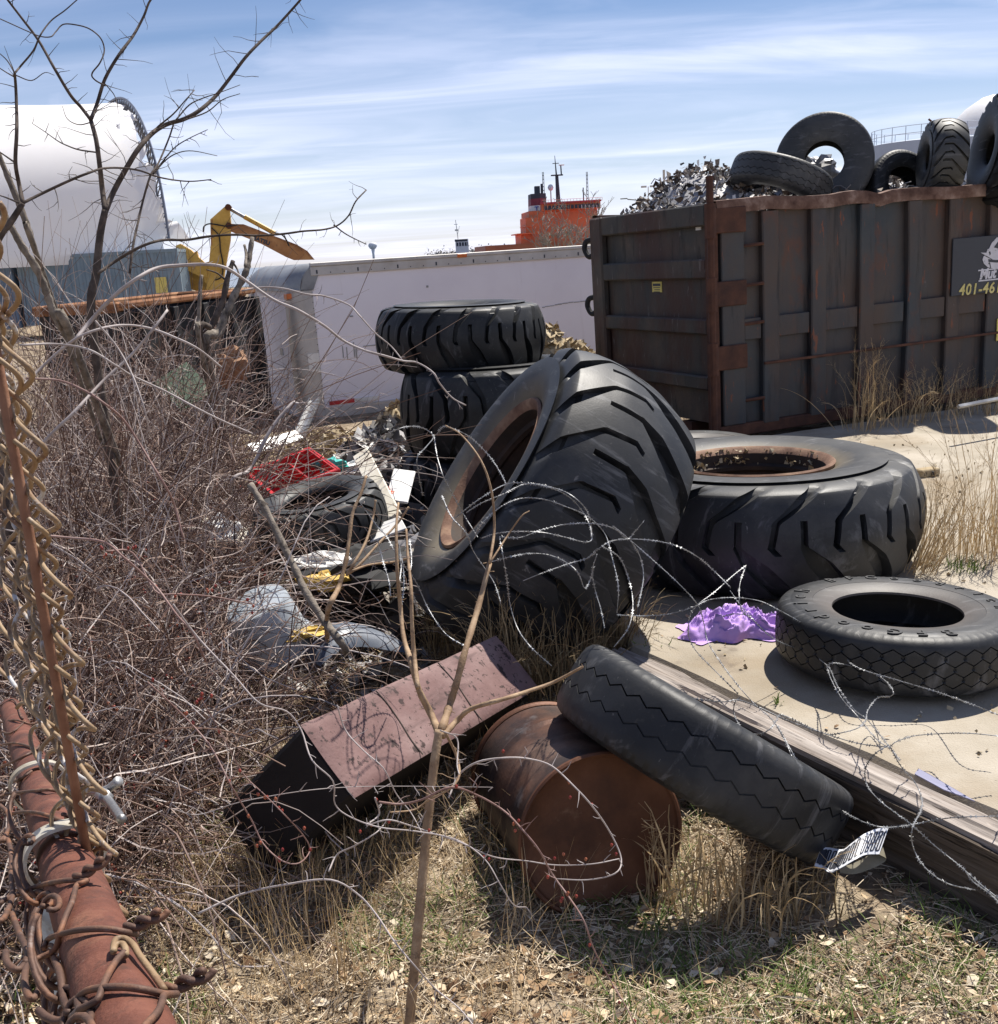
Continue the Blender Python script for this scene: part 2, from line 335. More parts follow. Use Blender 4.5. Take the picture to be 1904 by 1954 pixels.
M['white_panel'] = pm('white_trailer_panel', [(0.74, 0.71, 0.78), (0.79, 0.765, 0.83), (0.82, 0.80, 0.86)], 0.6, 6, (0.4, 0.6), 0, 0.001, 4, [((0.5, 0.47, 0.48), 2.2, 0.62, 0.8, 0.35, (3, 3, 0.25))])
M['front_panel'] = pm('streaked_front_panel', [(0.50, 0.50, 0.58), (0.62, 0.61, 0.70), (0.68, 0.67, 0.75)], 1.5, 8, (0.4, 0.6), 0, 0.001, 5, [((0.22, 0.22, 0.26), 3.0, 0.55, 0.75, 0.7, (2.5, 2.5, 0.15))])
M['alu'] = pm('trailer_aluminium', [(0.40, 0.385, 0.37), (0.50, 0.48, 0.46), (0.57, 0.55, 0.53)], 2.5, 8, (0.45, 0.65), 0.25, 0.0005, 40, [((0.30, 0.25, 0.19), 1.6, 0.52, 0.75, 0.7, (1, 1, 0.5))])
M['alu_dark'] = pm('weathered_cap', [(0.20, 0.205, 0.22), (0.29, 0.30, 0.31), (0.36, 0.37, 0.38)], 2.5, 8, (0.4, 0.6), 0.3, 0.0005, 40)
M['black'] = pm('dark_gap', [(0.012, 0.012, 0.013), (0.02, 0.02, 0.021)], 5, 4, (0.7, 0.9))
M['orange_lens'] = pm('amber_lens', [(0.55, 0.13, 0.03), (0.7, 0.2, 0.05)], 20, 3, (0.2, 0.4))
M['red'] = pm('red_plastic', [(0.42, 0.012, 0.02), (0.55, 0.022, 0.03), (0.64, 0.05, 0.055)], 6, 6, (0.35, 0.55), 0, 0, 30, [((0.25, 0.02, 0.02), 9, 0.55, 0.7, 0.6, U1)])
M['white'] = pm('white_paint', [(0.62, 0.61, 0.58), (0.75, 0.74, 0.71), (0.82, 0.81, 0.79)], 6, 6, (0.5, 0.7), 0, 0, 30, [((0.4, 0.36, 0.28), 9, 0.58, 0.75, 0.6, U1)])
M['cream_wood'] = pm('painted_white_wood', [(0.60, 0.54, 0.42), (0.74, 0.69, 0.57), (0.80, 0.76, 0.66)], 4, 8, (0.6, 0.8), 0, 0.001, 60, [((0.35, 0.27, 0.18), 12, 0.58, 0.7, 0.7, U1)])
M['yellow_paint'] = pm('yellow_machine_paint', [(0.45, 0.255, 0.035), (0.58, 0.345, 0.06), (0.66, 0.42, 0.10)], 2, 8, (0.4, 0.65), 0, 0.001, 20, [((0.28, 0.13, 0.04), 3, 0.58, 0.75, 0.7, U1), ((0.05, 0.04, 0.03), 8, 0.66, 0.74, 0.8, U1)])
M['stick_paint'] = pm('faded_orange_stick_paint', [(0.27, 0.115, 0.035), (0.36, 0.165, 0.055), (0.44, 0.23, 0.09)], 2, 8, (0.5, 0.7), 0, 0.001, 20, [((0.10, 0.045, 0.03), 3, 0.58, 0.75, 0.7, U1)])
M['sea_can'] = pm('blue_grey_container_paint', [(0.14, 0.20, 0.25), (0.185, 0.25, 0.30), (0.24, 0.30, 0.34)], 0.8, 8, (0.5, 0.7), 0, 0.001, 10, [((0.36, 0.38, 0.39), 1.5, 0.56, 0.7, 0.5, (1, 1, 0.4)), ((0.25, 0.11, 0.05), 3, 0.64, 0.75, 0.7, U1)])
M['fabric'] = pm('white_tent_fabric', [(0.86, 0.855, 0.86), (0.90, 0.895, 0.90), (0.93, 0.93, 0.935)], 0.25, 6, (0.5, 0.7), 0, 0, 5, [((0.70, 0.64, 0.56), 0.35, 0.6, 0.8, 0.35, U1)], trans=0.25)
M['truss'] = pm('truss_steel', [(0.10, 0.12, 0.17), (0.18, 0.20, 0.25)], 3, 4, (0.5, 0.7), 0.3)
M['ship_orange'] = pm('ship_orange_paint', [(0.52, 0.12, 0.045), (0.62, 0.165, 0.06), (0.68, 0.20, 0.08)], 0.15, 8, (0.5, 0.7), 0, 0, 5, [((0.36, 0.10, 0.05), 0.3, 0.55, 0.75, 0.6, U1)])
M['ship_dark'] = pm('ship_black_paint', [(0.03, 0.035, 0.05), (0.05, 0.055, 0.07)], 1, 4, (0.5, 0.7))
M['ship_maroon'] = pm('ship_maroon_band', [(0.16, 0.02, 0.035), (0.22, 0.035, 0.05)], 1, 4, (0.5, 0.7))
M['ship_red'] = pm('ship_red_band', [(0.45, 0.05, 0.06), (0.55, 0.09, 0.09)], 1, 4, (0.5, 0.7))
M['blue'] = pm('blue_lettering', [(0.03, 0.05, 0.30), (0.04, 0.07, 0.38)], 4, 3, (0.5, 0.7))
M['yellow_text'] = pm('yellow_lettering', [(0.50, 0.42, 0.13), (0.66, 0.57, 0.22), (0.72, 0.64, 0.30)], 12, 8, (0.5, 0.7), 0, 0, 5, [((0.05, 0.05, 0.05), 25, 0.62, 0.68, 0.8, U1)])
M['white_decal'] = pm('white_decal', [(0.55, 0.54, 0.58), (0.66, 0.65, 0.69)], 9, 8, (0.5, 0.7), 0, 0, 5, [((0.05, 0.05, 0.06), 18, 0.62, 0.67, 0.9, U1)])
M['sign_dark'] = pm('dark_sign_panel', [(0.022, 0.025, 0.036), (0.032, 0.036, 0.048)], 2, 6, (0.4, 0.6), 0, 0, 5, [((0.08, 0.04, 0.03), 2.5, 0.58, 0.75, 0.6, (1, 1, 0.3))])
M['maroon_box'] = pm('weathered_maroon_vinyl', [(0.15, 0.083, 0.077), (0.205, 0.122, 0.113), (0.265, 0.178, 0.166)], 2.6, 10, (0.6, 0.85), 0, 0.0025, 55, [((0.035, 0.022, 0.02), 15, 0.585, 0.62, 0.9, U1), ((0.03, 0.02, 0.018), 38, 0.60, 0.64, 0.85, U1), ((0.06, 0.038, 0.035), 4, 0.54, 0.70, 0.6, (4, 0.6, 1)), ((0.30, 0.21, 0.20), 3, 0.6, 0.8, 0.6, U1)], spec=0.3)
M['drum'] = pm('rusty_drum_steel', [(0.06, 0.024, 0.013), (0.115, 0.046, 0.023), (0.18, 0.082, 0.046)], 3.0, 10, (0.45, 0.75), 0.35, 0.0012, 90, [((0.05, 0.02, 0.012), 5, 0.52, 0.7, 0.7, U1), ((0.30, 0.19, 0.13), 6, 0.62, 0.75, 0.5, U1)])
M['drum_body'] = pm('scorched_drum_side', [(0.075, 0.034, 0.022), (0.15, 0.075, 0.048), (0.24, 0.16, 0.12)], 2.6, 10, (0.4, 0.7), 0.4, 0.0012, 70, [((0.022, 0.02, 0.021), 2.2, 0.44, 0.6, 0.85, U1), ((0.28, 0.27, 0.27), 4, 0.62, 0.76, 0.6, U1)])
M['timber'] = pm('weathered_timber', [(0.17, 0.14, 0.118), (0.31, 0.268, 0.235), (0.45, 0.405, 0.365)], 9, 10, (0.8, 0.95), 0, 0.012, 14, [((0.05, 0.038, 0.03), 12, 0.58, 0.66, 0.9, (0.5, 8, 8)), ((0.5, 0.43, 0.38), 6, 0.6, 0.72, 0.5, (0.3, 6, 6))], stretch=(0.12, 2.6, 2.6), spec=0.2)
M['purple'] = pm('lilac_cloth', [(0.46, 0.27, 0.66), (0.56, 0.37, 0.76), (0.60, 0.43, 0.78)], 4, 5, (0.8, 0.95), 0, 0.001, 200, spec=0.2)
M['paper_blue'] = pm('slate_sheet', [(0.22, 0.22, 0.33), (0.27, 0.27, 0.38)], 4, 5, (0.6, 0.8))
M['bucket'] = pm('grey_plastic_tub', [(0.30, 0.34, 0.38), (0.38, 0.42, 0.46), (0.45, 0.48, 0.52)], 4, 6, (0.4, 0.6), 0, 0, 30, [((0.25, 0.22, 0.18), 6, 0.56, 0.72, 0.5, U1)])
M['bumper'] = pm('dark_plastic_bumper', [(0.07, 0.085, 0.12), (0.11, 0.13, 0.165), (0.20, 0.22, 0.26)], 3, 6, (0.3, 0.55), 0, 0, 30, [((0.3, 0.28, 0.25), 5, 0.58, 0.75, 0.5, U1)])
M['teal'] = pm('teal_plastic', [(0.05, 0.42, 0.38), (0.09, 0.52, 0.47)], 6, 4, (0.4, 0.6))
M['orange_bit'] = pm('orange_red_plastic', [(0.55, 0.08, 0.03), (0.62, 0.12, 0.05)], 6, 4, (0.4, 0.6))
M['yellow_bit'] = pm('yellow_plastic', [(0.52, 0.33, 0.07), (0.62, 0.42, 0.10)], 6, 4, (0.4, 0.6))
M['green_board'] = pm('green_board', [(0.07, 0.12, 0.07), (0.10, 0.16, 0.10)], 3, 6, (0.6, 0.8), 0, 0, 5, [((0.5, 0.5, 0.46), 4, 0.6, 0.7, 0.7, U1)])
M['clay'] = pm('clay_brown', [(0.25, 0.13, 0.07), (0.33, 0.18, 0.10)], 6, 5, (0.7, 0.9))
M['bark'] = pm('dark_bark', [(0.045, 0.035, 0.03), (0.085, 0.066, 0.055), (0.15, 0.12, 0.10)], 14, 8, (0.8, 0.95), 0, 0.003, 80, spec=0.2)
M['bark_grey'] = pm('grey_bark', [(0.10, 0.085, 0.07), (0.20, 0.17, 0.14), (0.32, 0.28, 0.235)], 16, 10, (0.85, 0.98), 0, 0.006, 60, [((0.05, 0.04, 0.033), 22, 0.56, 0.66, 0.8, (1, 1, 0.4))], spec=0.2)
M['bark_tan'] = pm('tan_sapling_bark', [(0.20, 0.125, 0.07), (0.30, 0.20, 0.12), (0.42, 0.30, 0.19)], 14, 8, (0.6, 0.85), 0, 0.002, 120, [((0.09, 0.06, 0.045), 25, 0.58, 0.66, 0.7, U1)], spec=0.3)
M['cane'] = pm('pale_cane', [(0.28, 0.235, 0.22), (0.38, 0.33, 0.315), (0.47, 0.42, 0.40)], 10, 6, (0.55, 0.8), spec=0.4)
M['cane_red'] = pm('reddish_cane', [(0.16, 0.085, 0.07), (0.25, 0.15, 0.13), (0.33, 0.23, 0.205)], 10, 6, (0.55, 0.8), spec=0.4)
M['twig'] = pm('bramble_twig', [(0.055, 0.028, 0.020), (0.155, 0.085, 0.058), (0.31, 0.22, 0.175), (0.52, 0.45, 0.41)], 3, 4, (0.6, 0.85), island=0.8, spec=0.35)
M['berry'] = pm('red_berry', [(0.20, 0.022, 0.02), (0.30, 0.045, 0.03), (0.34, 0.11, 0.05)], 8, 3, (0.3, 0.5), island=0.7)
M['leaf'] = pm('dead_leaf', [(0.14, 0.08, 0.044), (0.37, 0.245, 0.14), (0.55, 0.425, 0.275), (0.69, 0.60, 0.46)], 20, 4, (0.75, 0.95), island=0.85, spec=0.2)
M['straw'] = pm('dry_straw', [(0.26, 0.19, 0.115), (0.50, 0.405, 0.28), (0.66, 0.57, 0.44)], 10, 4, (0.7, 0.9), island=0.8, spec=0.25)
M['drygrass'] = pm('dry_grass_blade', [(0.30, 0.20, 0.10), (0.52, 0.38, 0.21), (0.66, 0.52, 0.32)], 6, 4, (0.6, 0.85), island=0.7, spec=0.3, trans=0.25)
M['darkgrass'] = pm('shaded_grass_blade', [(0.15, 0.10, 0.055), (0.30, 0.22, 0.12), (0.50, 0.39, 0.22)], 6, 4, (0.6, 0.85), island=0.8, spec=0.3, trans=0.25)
M['greengrass'] = pm('green_grass_blade', [(0.06, 0.10, 0.02), (0.12, 0.19, 0.04), (0.22, 0.28, 0.08)], 6, 4, (0.5, 0.8), island=0.7, spec=0.3, trans=0.3)
M['stones'] = pm('crushed_stone', [(0.28, 0.21, 0.12), (0.44, 0.35, 0.22), (0.58, 0.50, 0.36)], 8, 5, (0.75, 0.95), island=0.7, spec=0.2)
M['scrap'] = pm('mixed_scrap', [(0.03, 0.03, 0.033), (0.10, 0.10, 0.10), (0.20, 0.16, 0.12), (0.30, 0.30, 0.32), (0.60, 0.58, 0.55), (0.75, 0.75, 0.76)], 8, 5, (0.4, 0.8), 0.1, island=0.93, pos=[0.28, 0.4, 0.46, 0.54, 0.64, 0.72])
M['scrap_dark'] = pm('dark_scrap', [(0.015, 0.015, 0.016), (0.05, 0.045, 0.042), (0.13, 0.10, 0.075), (0.28, 0.25, 0.21)], 8, 5, (0.5, 0.85), island=0.9)
M['far_tree'] = pm('far_bare_wood', [(0.22, 0.20, 0.19), (0.30, 0.27, 0.24), (0.34, 0.32, 0.24)], 0.3, 4, (0.9, 1), island=0.5, spec=0.1)
M['tank'] = pm('pale_blue_tank', [(0.38, 0.44, 0.54), (0.44, 0.50, 0.60)], 0.3, 5, (0.5, 0.7))
M['mast'] = pm('pale_mast', [(0.50, 0.49, 0.44), (0.62, 0.60, 0.55)], 1, 3, (0.5, 0.7))
M['water'] = pm('harbour_water', [(0.02, 0.035, 0.05), (0.03, 0.05, 0.065)], 0.4, 5, (0.1, 0.2), bump=0.1, bscale=0.8)
M['bright_white'] = pm('ship_white', [(0.72, 0.72, 0.72), (0.8, 0.8, 0.8)], 1, 3, (0.5, 0.7))
M['stripe_white'] = pm('printed_strip_white', [(0.60, 0.62, 0.66), (0.72, 0.73, 0.76)], 20, 4, (0.35, 0.5))
M['stripe_dark'] = pm('printed_strip_dark', [(0.02, 0.022, 0.03), (0.035, 0.038, 0.05)], 20, 4, (0.35, 0.5))
M['strip_back'] = pm('printed_strip_back', [(0.22, 0.20, 0.14), (0.30, 0.27, 0.20)], 20, 4, (0.5, 0.7))
M['sticker_y'] = pm('yellow_sticker', [(0.62, 0.50, 0.12), (0.72, 0.60, 0.18)], 20, 4, (0.5, 0.7))
# ------------------------------------------------------------------ ground, slab, water
def gz(x, y):
    x = np.asarray(x, float); y = np.asarray(y, float)
    z = -0.28 + 0.05 * (vnoise(x * 1.3, y * 1.3, 1) - 0.5) + 0.02 * (vnoise(x * 5, y * 5, 2) - 0.5) + 0.012 * (vnoise(x * 14, y * 14, 3) - .5)
    z = z + 0.10 * np.exp(-((x + 1.9) ** 2 / 1.6 + (y - 10.4) ** 2 / 3.0)) - 0.05 * np.clip((y - 2.5) * -1, 0, 1)
    z = z + 0.13 * np.exp(-((x - .12) ** 2 / .45 + (y - 5.25) ** 2 / .30))
    far = np.clip((np.hypot(x, y) - 18) / 30, 0, 1)
    return z * (1 - far) + far * (-0.30)
fx = np.linspace(-7, 8, 190); fy = np.linspace(-3, 19, 260)
out = np.array([12, 20, 40, 80, 160, 320, 640, 1300, 2600.0])
gx = np.r_[-out[::-1] - 0, fx, out + 0]; gy = np.r_[-out[::-1], fy, out + 12]
X, Y = np.meshgrid(gx, gy, indexing='ij')
b = MB(); b.add(*grid(np.stack([X, Y, gz(X, Y)], -1)))
tag(b.build('ground', M['dirt'], smooth=True), kind='structure')
# slab: a thick concrete sheet with a broken, irregular edge
edge = [(0.625, 4.89), (1.12, 4.03), (1.62, 3.165), (2.22, 2.125), (2.78, 1.17), (4.0, -1.0), (30, -1.0), (30, 22.0), (9.0, 13.3), (5.6, 11.62), (2.55, 10.35), (1.75, 9.6), (1.25, 8.3), (0.62, 6.4)]
E2 = []
for i, p in enumerate(edge):
    q = edge[(i + 1) % len(edge)]
    k = max(1, int(math.dist(p, q) / 0.22)) if max(p[0], q[0]) < 12 else 1
    for j in range(k):
        t = j / k; E2.append((p[0] + (q[0] - p[0]) * t + random.uniform(-.012, .012), p[1] + (q[1] - p[1]) * t + random.uniform(-.012, .012)))
bm_cx, bm_cy = 6.0, 6.5
b = MB(); n = len(E2)
top = np.array([[p[0], p[1], 0.0] for p in E2]); low = top.copy(); low[:, 2] = -0.30; mid = top.copy(); mid[:, 2] = -0.025; top[:, :2] += (np.array([bm_cx, bm_cy]) - top[:, :2]) * 0.003
b.add(np.vstack([top, mid, low]), [[i, (i + 1) % n, n + (i + 1) % n, n + i] for i in range(n)] + [[n + i, n + (i + 1) % n, 2 * n + (i + 1) % n, 2 * n + i] for i in range(n)])
b.F.append((np.array([list(range(n))[::-1]]), 0))
tag(b.build('pavement', M['concrete']), kind='structure')
b = MB(); b.add([[-2600, 130, -0.55], [2600, 130, -0.55], [2600, 5200, -0.55], [-2600, 5200, -0.55]], [[0, 1, 2, 3]])
# harbour water lies beyond the yard, a hand above the far ground sheet
for v in b.V: v[:, 2] = -0.26
tag(b.build('water', M['water']), kind='structure')

# ------------------------------------------------------------------ timber edging
tA = np.array([0.60, 4.88, 0]); tB = np.array([1.66, 3.05, 0]); td = (tB - tA) / np.linalg.norm(tB - tA); tn = np.array([td[1], -td[0], 0])
if tn @ np.array([-1, -1, 0]) < 0: tn = -tn
def beam(L, w, h, seed, nx=90):
    """weathered sawn timber: checks along the grain, battered arrises"""
    pr = []
    for (y0, z0, y1, z1, k) in ((0, 0, w, 0, 10), (w, 0, w, h, 10), (w, h, 0, h, 12), (0, h, 0, 0, 8)):
        for i in range(k): t = i / k; pr.append((y0 + (y1 - y0) * t, z0 + (z1 - z0) * t))
    pr = np.array(pr); m = len(pr); xs = np.linspace(0, L, nx)
    V = np.zeros((nx, m + 1, 3)); 
    for i, x in enumerate(xs):
        q = pr.copy(); c = np.array([w / 2, h / 2])
        ang = np.arange(m)
        d = 0.016 * (vnoise(np.full(m, x * 2.0), ang * 0.55, seed) - .5) + 0.014 * (vnoise(np.full(m, x * 0.9), ang * 1.7, seed + 3) - .5)
        crack = (vnoise(np.full(m, x * 1.3), ang * 0.9, seed + 9) > 0.70) * 0.016
        corner = (np.minimum(np.abs(q[:, 0]), np.abs(q[:, 0] - w)) < 0.012) & (np.minimum(np.abs(q[:, 1]), np.abs(q[:, 1] - h)) < 0.012)
        d = d - crack - corner * (0.008 + 0.07 * max(0, vnoise(np.array([x * 3.1]), np.array([2.0]), seed + 5)[0] - .55))
        r = q - c; q = c + r * (1 + d / np.maximum(np.linalg.norm(r, axis=1), .03))[:, None]
        V[i, :m, 0] = x; V[i, :m, 1:] = q; V[i, m] = V[i, 0]
    return V
V = beam(4.3, 0.165, 0.29, 3)
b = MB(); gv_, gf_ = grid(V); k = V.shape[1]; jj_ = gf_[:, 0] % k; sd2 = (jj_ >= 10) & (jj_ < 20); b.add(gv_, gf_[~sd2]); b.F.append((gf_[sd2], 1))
b.F.append((np.array([[i for i in range(k - 1)]]), 0)); b.F.append((np.array([[(V.shape[0] - 1) * k + i for i in range(k - 1)][::-1]]), 0))
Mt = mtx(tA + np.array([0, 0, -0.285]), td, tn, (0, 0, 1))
tb = b.build('timber_beam', [M['timber'], pm('shaded_timber_side', [(.04, .031, .024), (.095, .075, .059), (.17, .14, .115)], 9, 10, (.8, .95), 0, .012, 14, [((.02, .016, .012), 10, .55, .64, .9, (.5, 8, 8))], stretch=(.12, 2.6, 2.6), spec=.2)], smooth=40); tb.matrix_world = Mt  # front face rows get a darker colour, so its shade is painted in
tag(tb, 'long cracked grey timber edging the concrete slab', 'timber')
# rusty bracket under it
b = MB(); pl = [(0, 0), (0.22, 0.02), (0.24, 0.09), (0.17, 0.18), (0.04, 0.20), (-0.02, 0.09)]
Mb = mtx(onz(1752, 1690, -0.27) + np.array([0.05, 0.075, 0]), td, np.cross((0, 0, 1), td) * -0.25 + np.array([0, 0, 0.97]), tn)
b.prism(pl, 0, 0.02); br = b.build('steel_bracket', pm('dark_rusty_plate', [(.045, .02, .012), (.09, .04, .022)], 6, 8, (.7, .9), .1, .002, 40))
br.matrix_world = Mb; tag(br, 'rusty steel plate bracket with bolt holes leaning against the timber', 'bracket')
for hx, hy in ((0.15, 0.10), (0.05, 0.06)):
    h = MB(); h.rev([(0, 0.0), (0.016, 0.0), (0.016, 0.004), (0, 0.004)], 14); o = h.build('bolt_hole', M['black'], br); o.location = (hx, hy, 0.0185)

# ------------------------------------------------------------------ far background
def ship():
    d = 330.0; k = d / F_PX
    P = lambda x, y: at(x, y, d)
    O = onz(1075, 520, -0.3); O = at(1075, 476, d); ex = np.array([1, 0.10, 0]); ex /= np.linalg.norm(ex); ey = np.array([-ex[1], ex[0], 0]); ez = np.array([0, 0, 1.0])
    Mx = mtx((O[0], O[1], EYE), ex, ey, ez)
    # local metres: 1 d-px = k m; x from 1075, z up from the horizon
    q = lambda x, y: ((x - 1075) * k, (476 - (y + 0.058 * (x - 1075))) * k)
    r = thing('cargo_ship', (0, 0, 0), 'orange ship superstructure with red, white and black funnel beyond the trailer', 'ship', mat=Mx)
    def blk(nm, x0, x1, yt, yb, y0, y1, m, par=r, bev=0.15):
        a = q(x0, yt); c = q(x1, yt); z1 = (a[1] + c[1]) / 2; z0 = ((q(x0, yb)[1] + q(x1, yb)[1]) / 2)
        bb = MB(); bb.box((a[0], y0, z0), (c[0], y1, z1), 0, bev); return bb.build(nm, m, par)
    z_w = -2.2
    bb = MB(); bb.prism([(-26, -13), (22, -13), (60, -8), (120, 0), (60, 14), (22, 22), (-26, 22)], z_w - 2, z_w + 4.5); bb.build('hull', M['ship_orange'], r)
    blk('deckhouse', 1012, 1143, 403, 520, 0, 18, M['ship_orange'])
    blk('deckhouse', 1004, 1030, 418, 520, -1.0, 12, M['ship_orange'])
    blk('deckhouse', 993, 1012, 448, 520, -1.5, 12, M['ship_orange'])
    br_ = blk('bridge_deck', 1035, 1148, 391, 404, -1.2, 19, M['ship_orange'])
    blk('bridge_windows', 1040, 1146, 395, 402, -1.45, -1.2, M['ship_dark'], r, 0)
    for i in range(14):
        x = 1046 + i * 7.2; blk('mullion', x, x + 1.1, 395, 402, -1.6, -1.45, M['ship_orange'] if i < 9 else M['bright_white'], r, 0)
    blk('deck_plate', 985, 1020, 447, 449, -3.5, 12, M['ship_orange'], r, 0); blk('deck_plate', 1000, 1012, 434, 435.5, -3.5, 8, M['ship_orange'], r, 0)
    blk('roof_edge', 1034, 1149, 388.5, 391.5, -1.8, 19.5, M['ship_red'], r, 0)
    # funnel: stacked tapering bands
    def band(nm, y0, y1, m):
        f = lambda y: (1018.5 + (405 - y) * 0.035, 1042 - (405 - y) * -0.10 if False else 1049 - (405 - y) * 0.02)
        v = []
        for y in (y0, y1):
            a, c = f(y); za = q(a, y)[1]; xa = q(a, y)[0]; xc = q(c, y)[0]
            v += [[xa, 3.0, za], [xc * 0.55 + xa * 0.45, 1.0, za], [xc, 3.0, za], [xc, 9, za], [xa, 9, za]]
        bb = MB(); bb.add(v, [[i, (i + 1) % 5, 5 + (i + 1) % 5, 5 + i] for i in range(5)]); bb.F.append((np.array([[0, 1, 2, 3, 4]]), 0)); bb.F.append((np.array([[9, 8, 7, 6, 5]]), 0))
        return bb.build(nm, m, r)
    fn = [band('funnel_band', 425, 410, M['ship_maroon']), band('funnel_band', 410, 396.5, M['white']), band('funnel_band', 396.5, 384, M['ship_maroon']), band('funnel_band', 384, 375, M['ship_dark'])]
    V, Fc = text_mesh('T', 2.1, 0.05, 0.04); bb = MB(); a = q(1024.5, 407)
    V = np.array([[a[0] + v[0], 1.55 - v[2] - 0.35 * (v[0] - .6), a[1] + v[1]] for v in V]); 
    for f in Fc: pass
    bb.V.append(V); bb.n = len(V)
    for f in Fc: bb.F.append((np.array([f]), 0))
    bb.build('funnel_letter', M['blue'], r)
    bb = MB(); 
    a = q(1029, 376); bb.box((a[0], 4, a[1]), (a[0] + 1.6, 6, a[1] + 2.6), 0, .1); bb.box((a[0] + 1.9, 4, a[1]), (a[0] + 2.5, 5, a[1] + 3.2), 0, .1); bb.build('exhaust_stack', M['ship_dark'], r)
    a = q(1075, 389)
    bb = MB(); bb.tube([(a[0], 6, a[1]), (a[0] - .2, 6, a[1] + 8.3)], [0.75, 0.5], 8); bb.box((a[0] - 2, 5.2, a[1] + 8.0), (a[0] + 1.7, 6.6, a[1] + 8.35)); bb.tube([(a[0] - .3, 6, a[1] + 8), (a[0] - .6, 6, a[1] + 14)], [.28, .08], 6); bb.box((a[0] - 1.4, 5.8, a[1] + 11.6), (a[0] + .6, 6.1, a[1] + 11.8))
    bb.tube([(a[0] + 1.3, 6, a[1] + 8), (a[0] + 1.2, 6, a[1] + 11)], .22, 6); mm = bb.build('mast', M['ship_dark'], r)
    bb = MB(); bb.box((a[0] + .6, 5.6, a[1] + 11), (a[0] + 2.3, 6.4, a[1] + 11.35), 0, .1); bb.build('radar_scanner', M['bright_white'], mm)
    for (x, h, w) in ((1046.5, 9.0, .5), (1131, 9.2, .5), (1123, 4.5, .2)):
        a = q(x, 389); bb = MB()
        for dx in (-w / 2, w / 2): bb.tube([(a[0] + dx, 5, a[1]), (a[0] + dx * .7, 5, a[1] + h)], .10, 5)
        for i in range(7): bb.box((a[0] - w / 2, 4.9, a[1] + h * (i + 1) / 8), (a[0] + w / 2, 5.1, a[1] + h * (i + 1) / 8 + .22))
        bb.build('lattice_mast', M['ship_dark'], r)
    a = q(1060, 389); bb = MB(); bb.tube([(a[0], 5, a[1]), (a[0], 5, a[1] + 3.5)], .2, 6); ms = bb.build('antenna_post', M['mast'], r)
    bb = MB(); bb.rev([(0.01, -1.0), (0.6, -.8), (0.95, 0), (0.6, .8), (0.01, 1.0)], 12); o = bb.build('radome', M['bright_white'], ms, True); o.location = (a[0], 5, a[1] + 4.4)
    bb = MB(); rl = q(1149, 388)
    for i in range(20): x = -6.5 + i * 1.0; bb.tube([(x, -1.6, rl[1] + .1), (x, -1.6, rl[1] + 1.1)], .05, 4)
    bb.tube([(-6.5, -1.6, rl[1] + 1.1), (12.4, -1.6, rl[1] + 1.1)], .05, 4); bb.build('railing', M['ship_red'], r)
ship()
def tug():
    d = 420.0; k = d / F_PX; O = at(882, 474, d)
    r = thing('tugboat', (0, 0, 0), 'small white tugboat wheelhouse and mast showing over the trailer roof', 'boat', mat=mtx(O, (1, 0, 0), (0, 1, 0), (0, 0, 1)))
    z0 = -0.3 - O[2]
    b = MB(); b.prism([(-6, -3), (9, -3), (14, 0), (9, 3), (-6, 3)], z0 - .6, z0 + 1.6); b.build('hull', M['ship_dark'], r)
    b = MB(); b.box((-2.6, -2, z0 + 1.4), (2.6, 2, 3.6), 0, .1); wh = b.build('wheelhouse', M['bright_white'], r)
    b = MB(); b.box((-2.5, -2.1, 0.9), (2.5, -1.98, 2.3)); b.build('window_band', M['ship_dark'], wh)
    for i in range(5):
        b = MB(); x = -2.5 + i * 1.1; b.box((x, -2.2, .8), (x + .28, -2.08, 2.4)); b.build('mullion', M['bright_white'], wh)
    b = MB(); b.box((-2.8, -2.3, 2.7), (2.2, 2.2, 3.5), 0, .1); b.build('roof', M['ship_dark'], wh)
    b = MB(); b.tube([(-1.4, 0, 3), (-2.0, 0, 11)], [.22, .12], 6); b.box((-2.5, -.2, 6.8), (-1.2, .2, 7.4)); b.box((-2.7, -.1, 9.2), (-1.3, .1, 9.4)); b.tube([(-1.6, 0, 5), (-.6, 0, 8.6)], .08, 5); b.build('mast', M['mast'], r)
tug()
def water_tower():
    d = 900.0; O = at(711, 469, d)
    r = thing('water_tower', (0, 0, 0), 'tiny white water tower on the horizon above the trailer', 'water tower', mat=mtx((O[0], O[1], O[2]), (1, 0, 0), (0, 1, 0), (0, 0, 1)))
    b = MB(); b.rev([(0.05, -3.2), (2.5, -2.4), (3.8, -.4), (3.7, 1), (2.6, 2.6), (.05, 3.1)], 20); b.build('tank', M['bright_white'], r, True)
    b = MB(); b.tube([(0, 0, -(O[2] + .4)), (0, 0, -7), (0, 0, -2.6)], [1.0, 1.0, 1.6], 12); b.build('stem', M['bright_white'], r, True)
water_tower()
# far shore: one low wood that reads as a mass
b = MB()
for i in range(60):
    x = RG.uniform(-34, 60); y = RG.uniform(720, 770); h = RG.uniform(2.5, 5.5)
    k = 130; P = np.c_[RG.normal(x, 3, k), RG.normal(y, 3, k), np.abs(RG.normal(0, h * .55, k)) + .2]
    s_ = RG.uniform(.25, .7, (k, 1)); a = RG.normal(size=(k, 3)); a /= np.linalg.norm(a, axis=1)[:, None]; c = np.cross(a, RG.normal(size=(k, 3))); c /= np.linalg.norm(c, axis=1)[:, None]
    V = np.stack([P - a * s_, P + c * s_, P + a * s_, P - c * s_], 1); b.add(V.reshape(-1, 3), np.arange(k * 4).reshape(-1, 4))
tag(b.build('far_wood', M['far_tree']), kind='stuff')

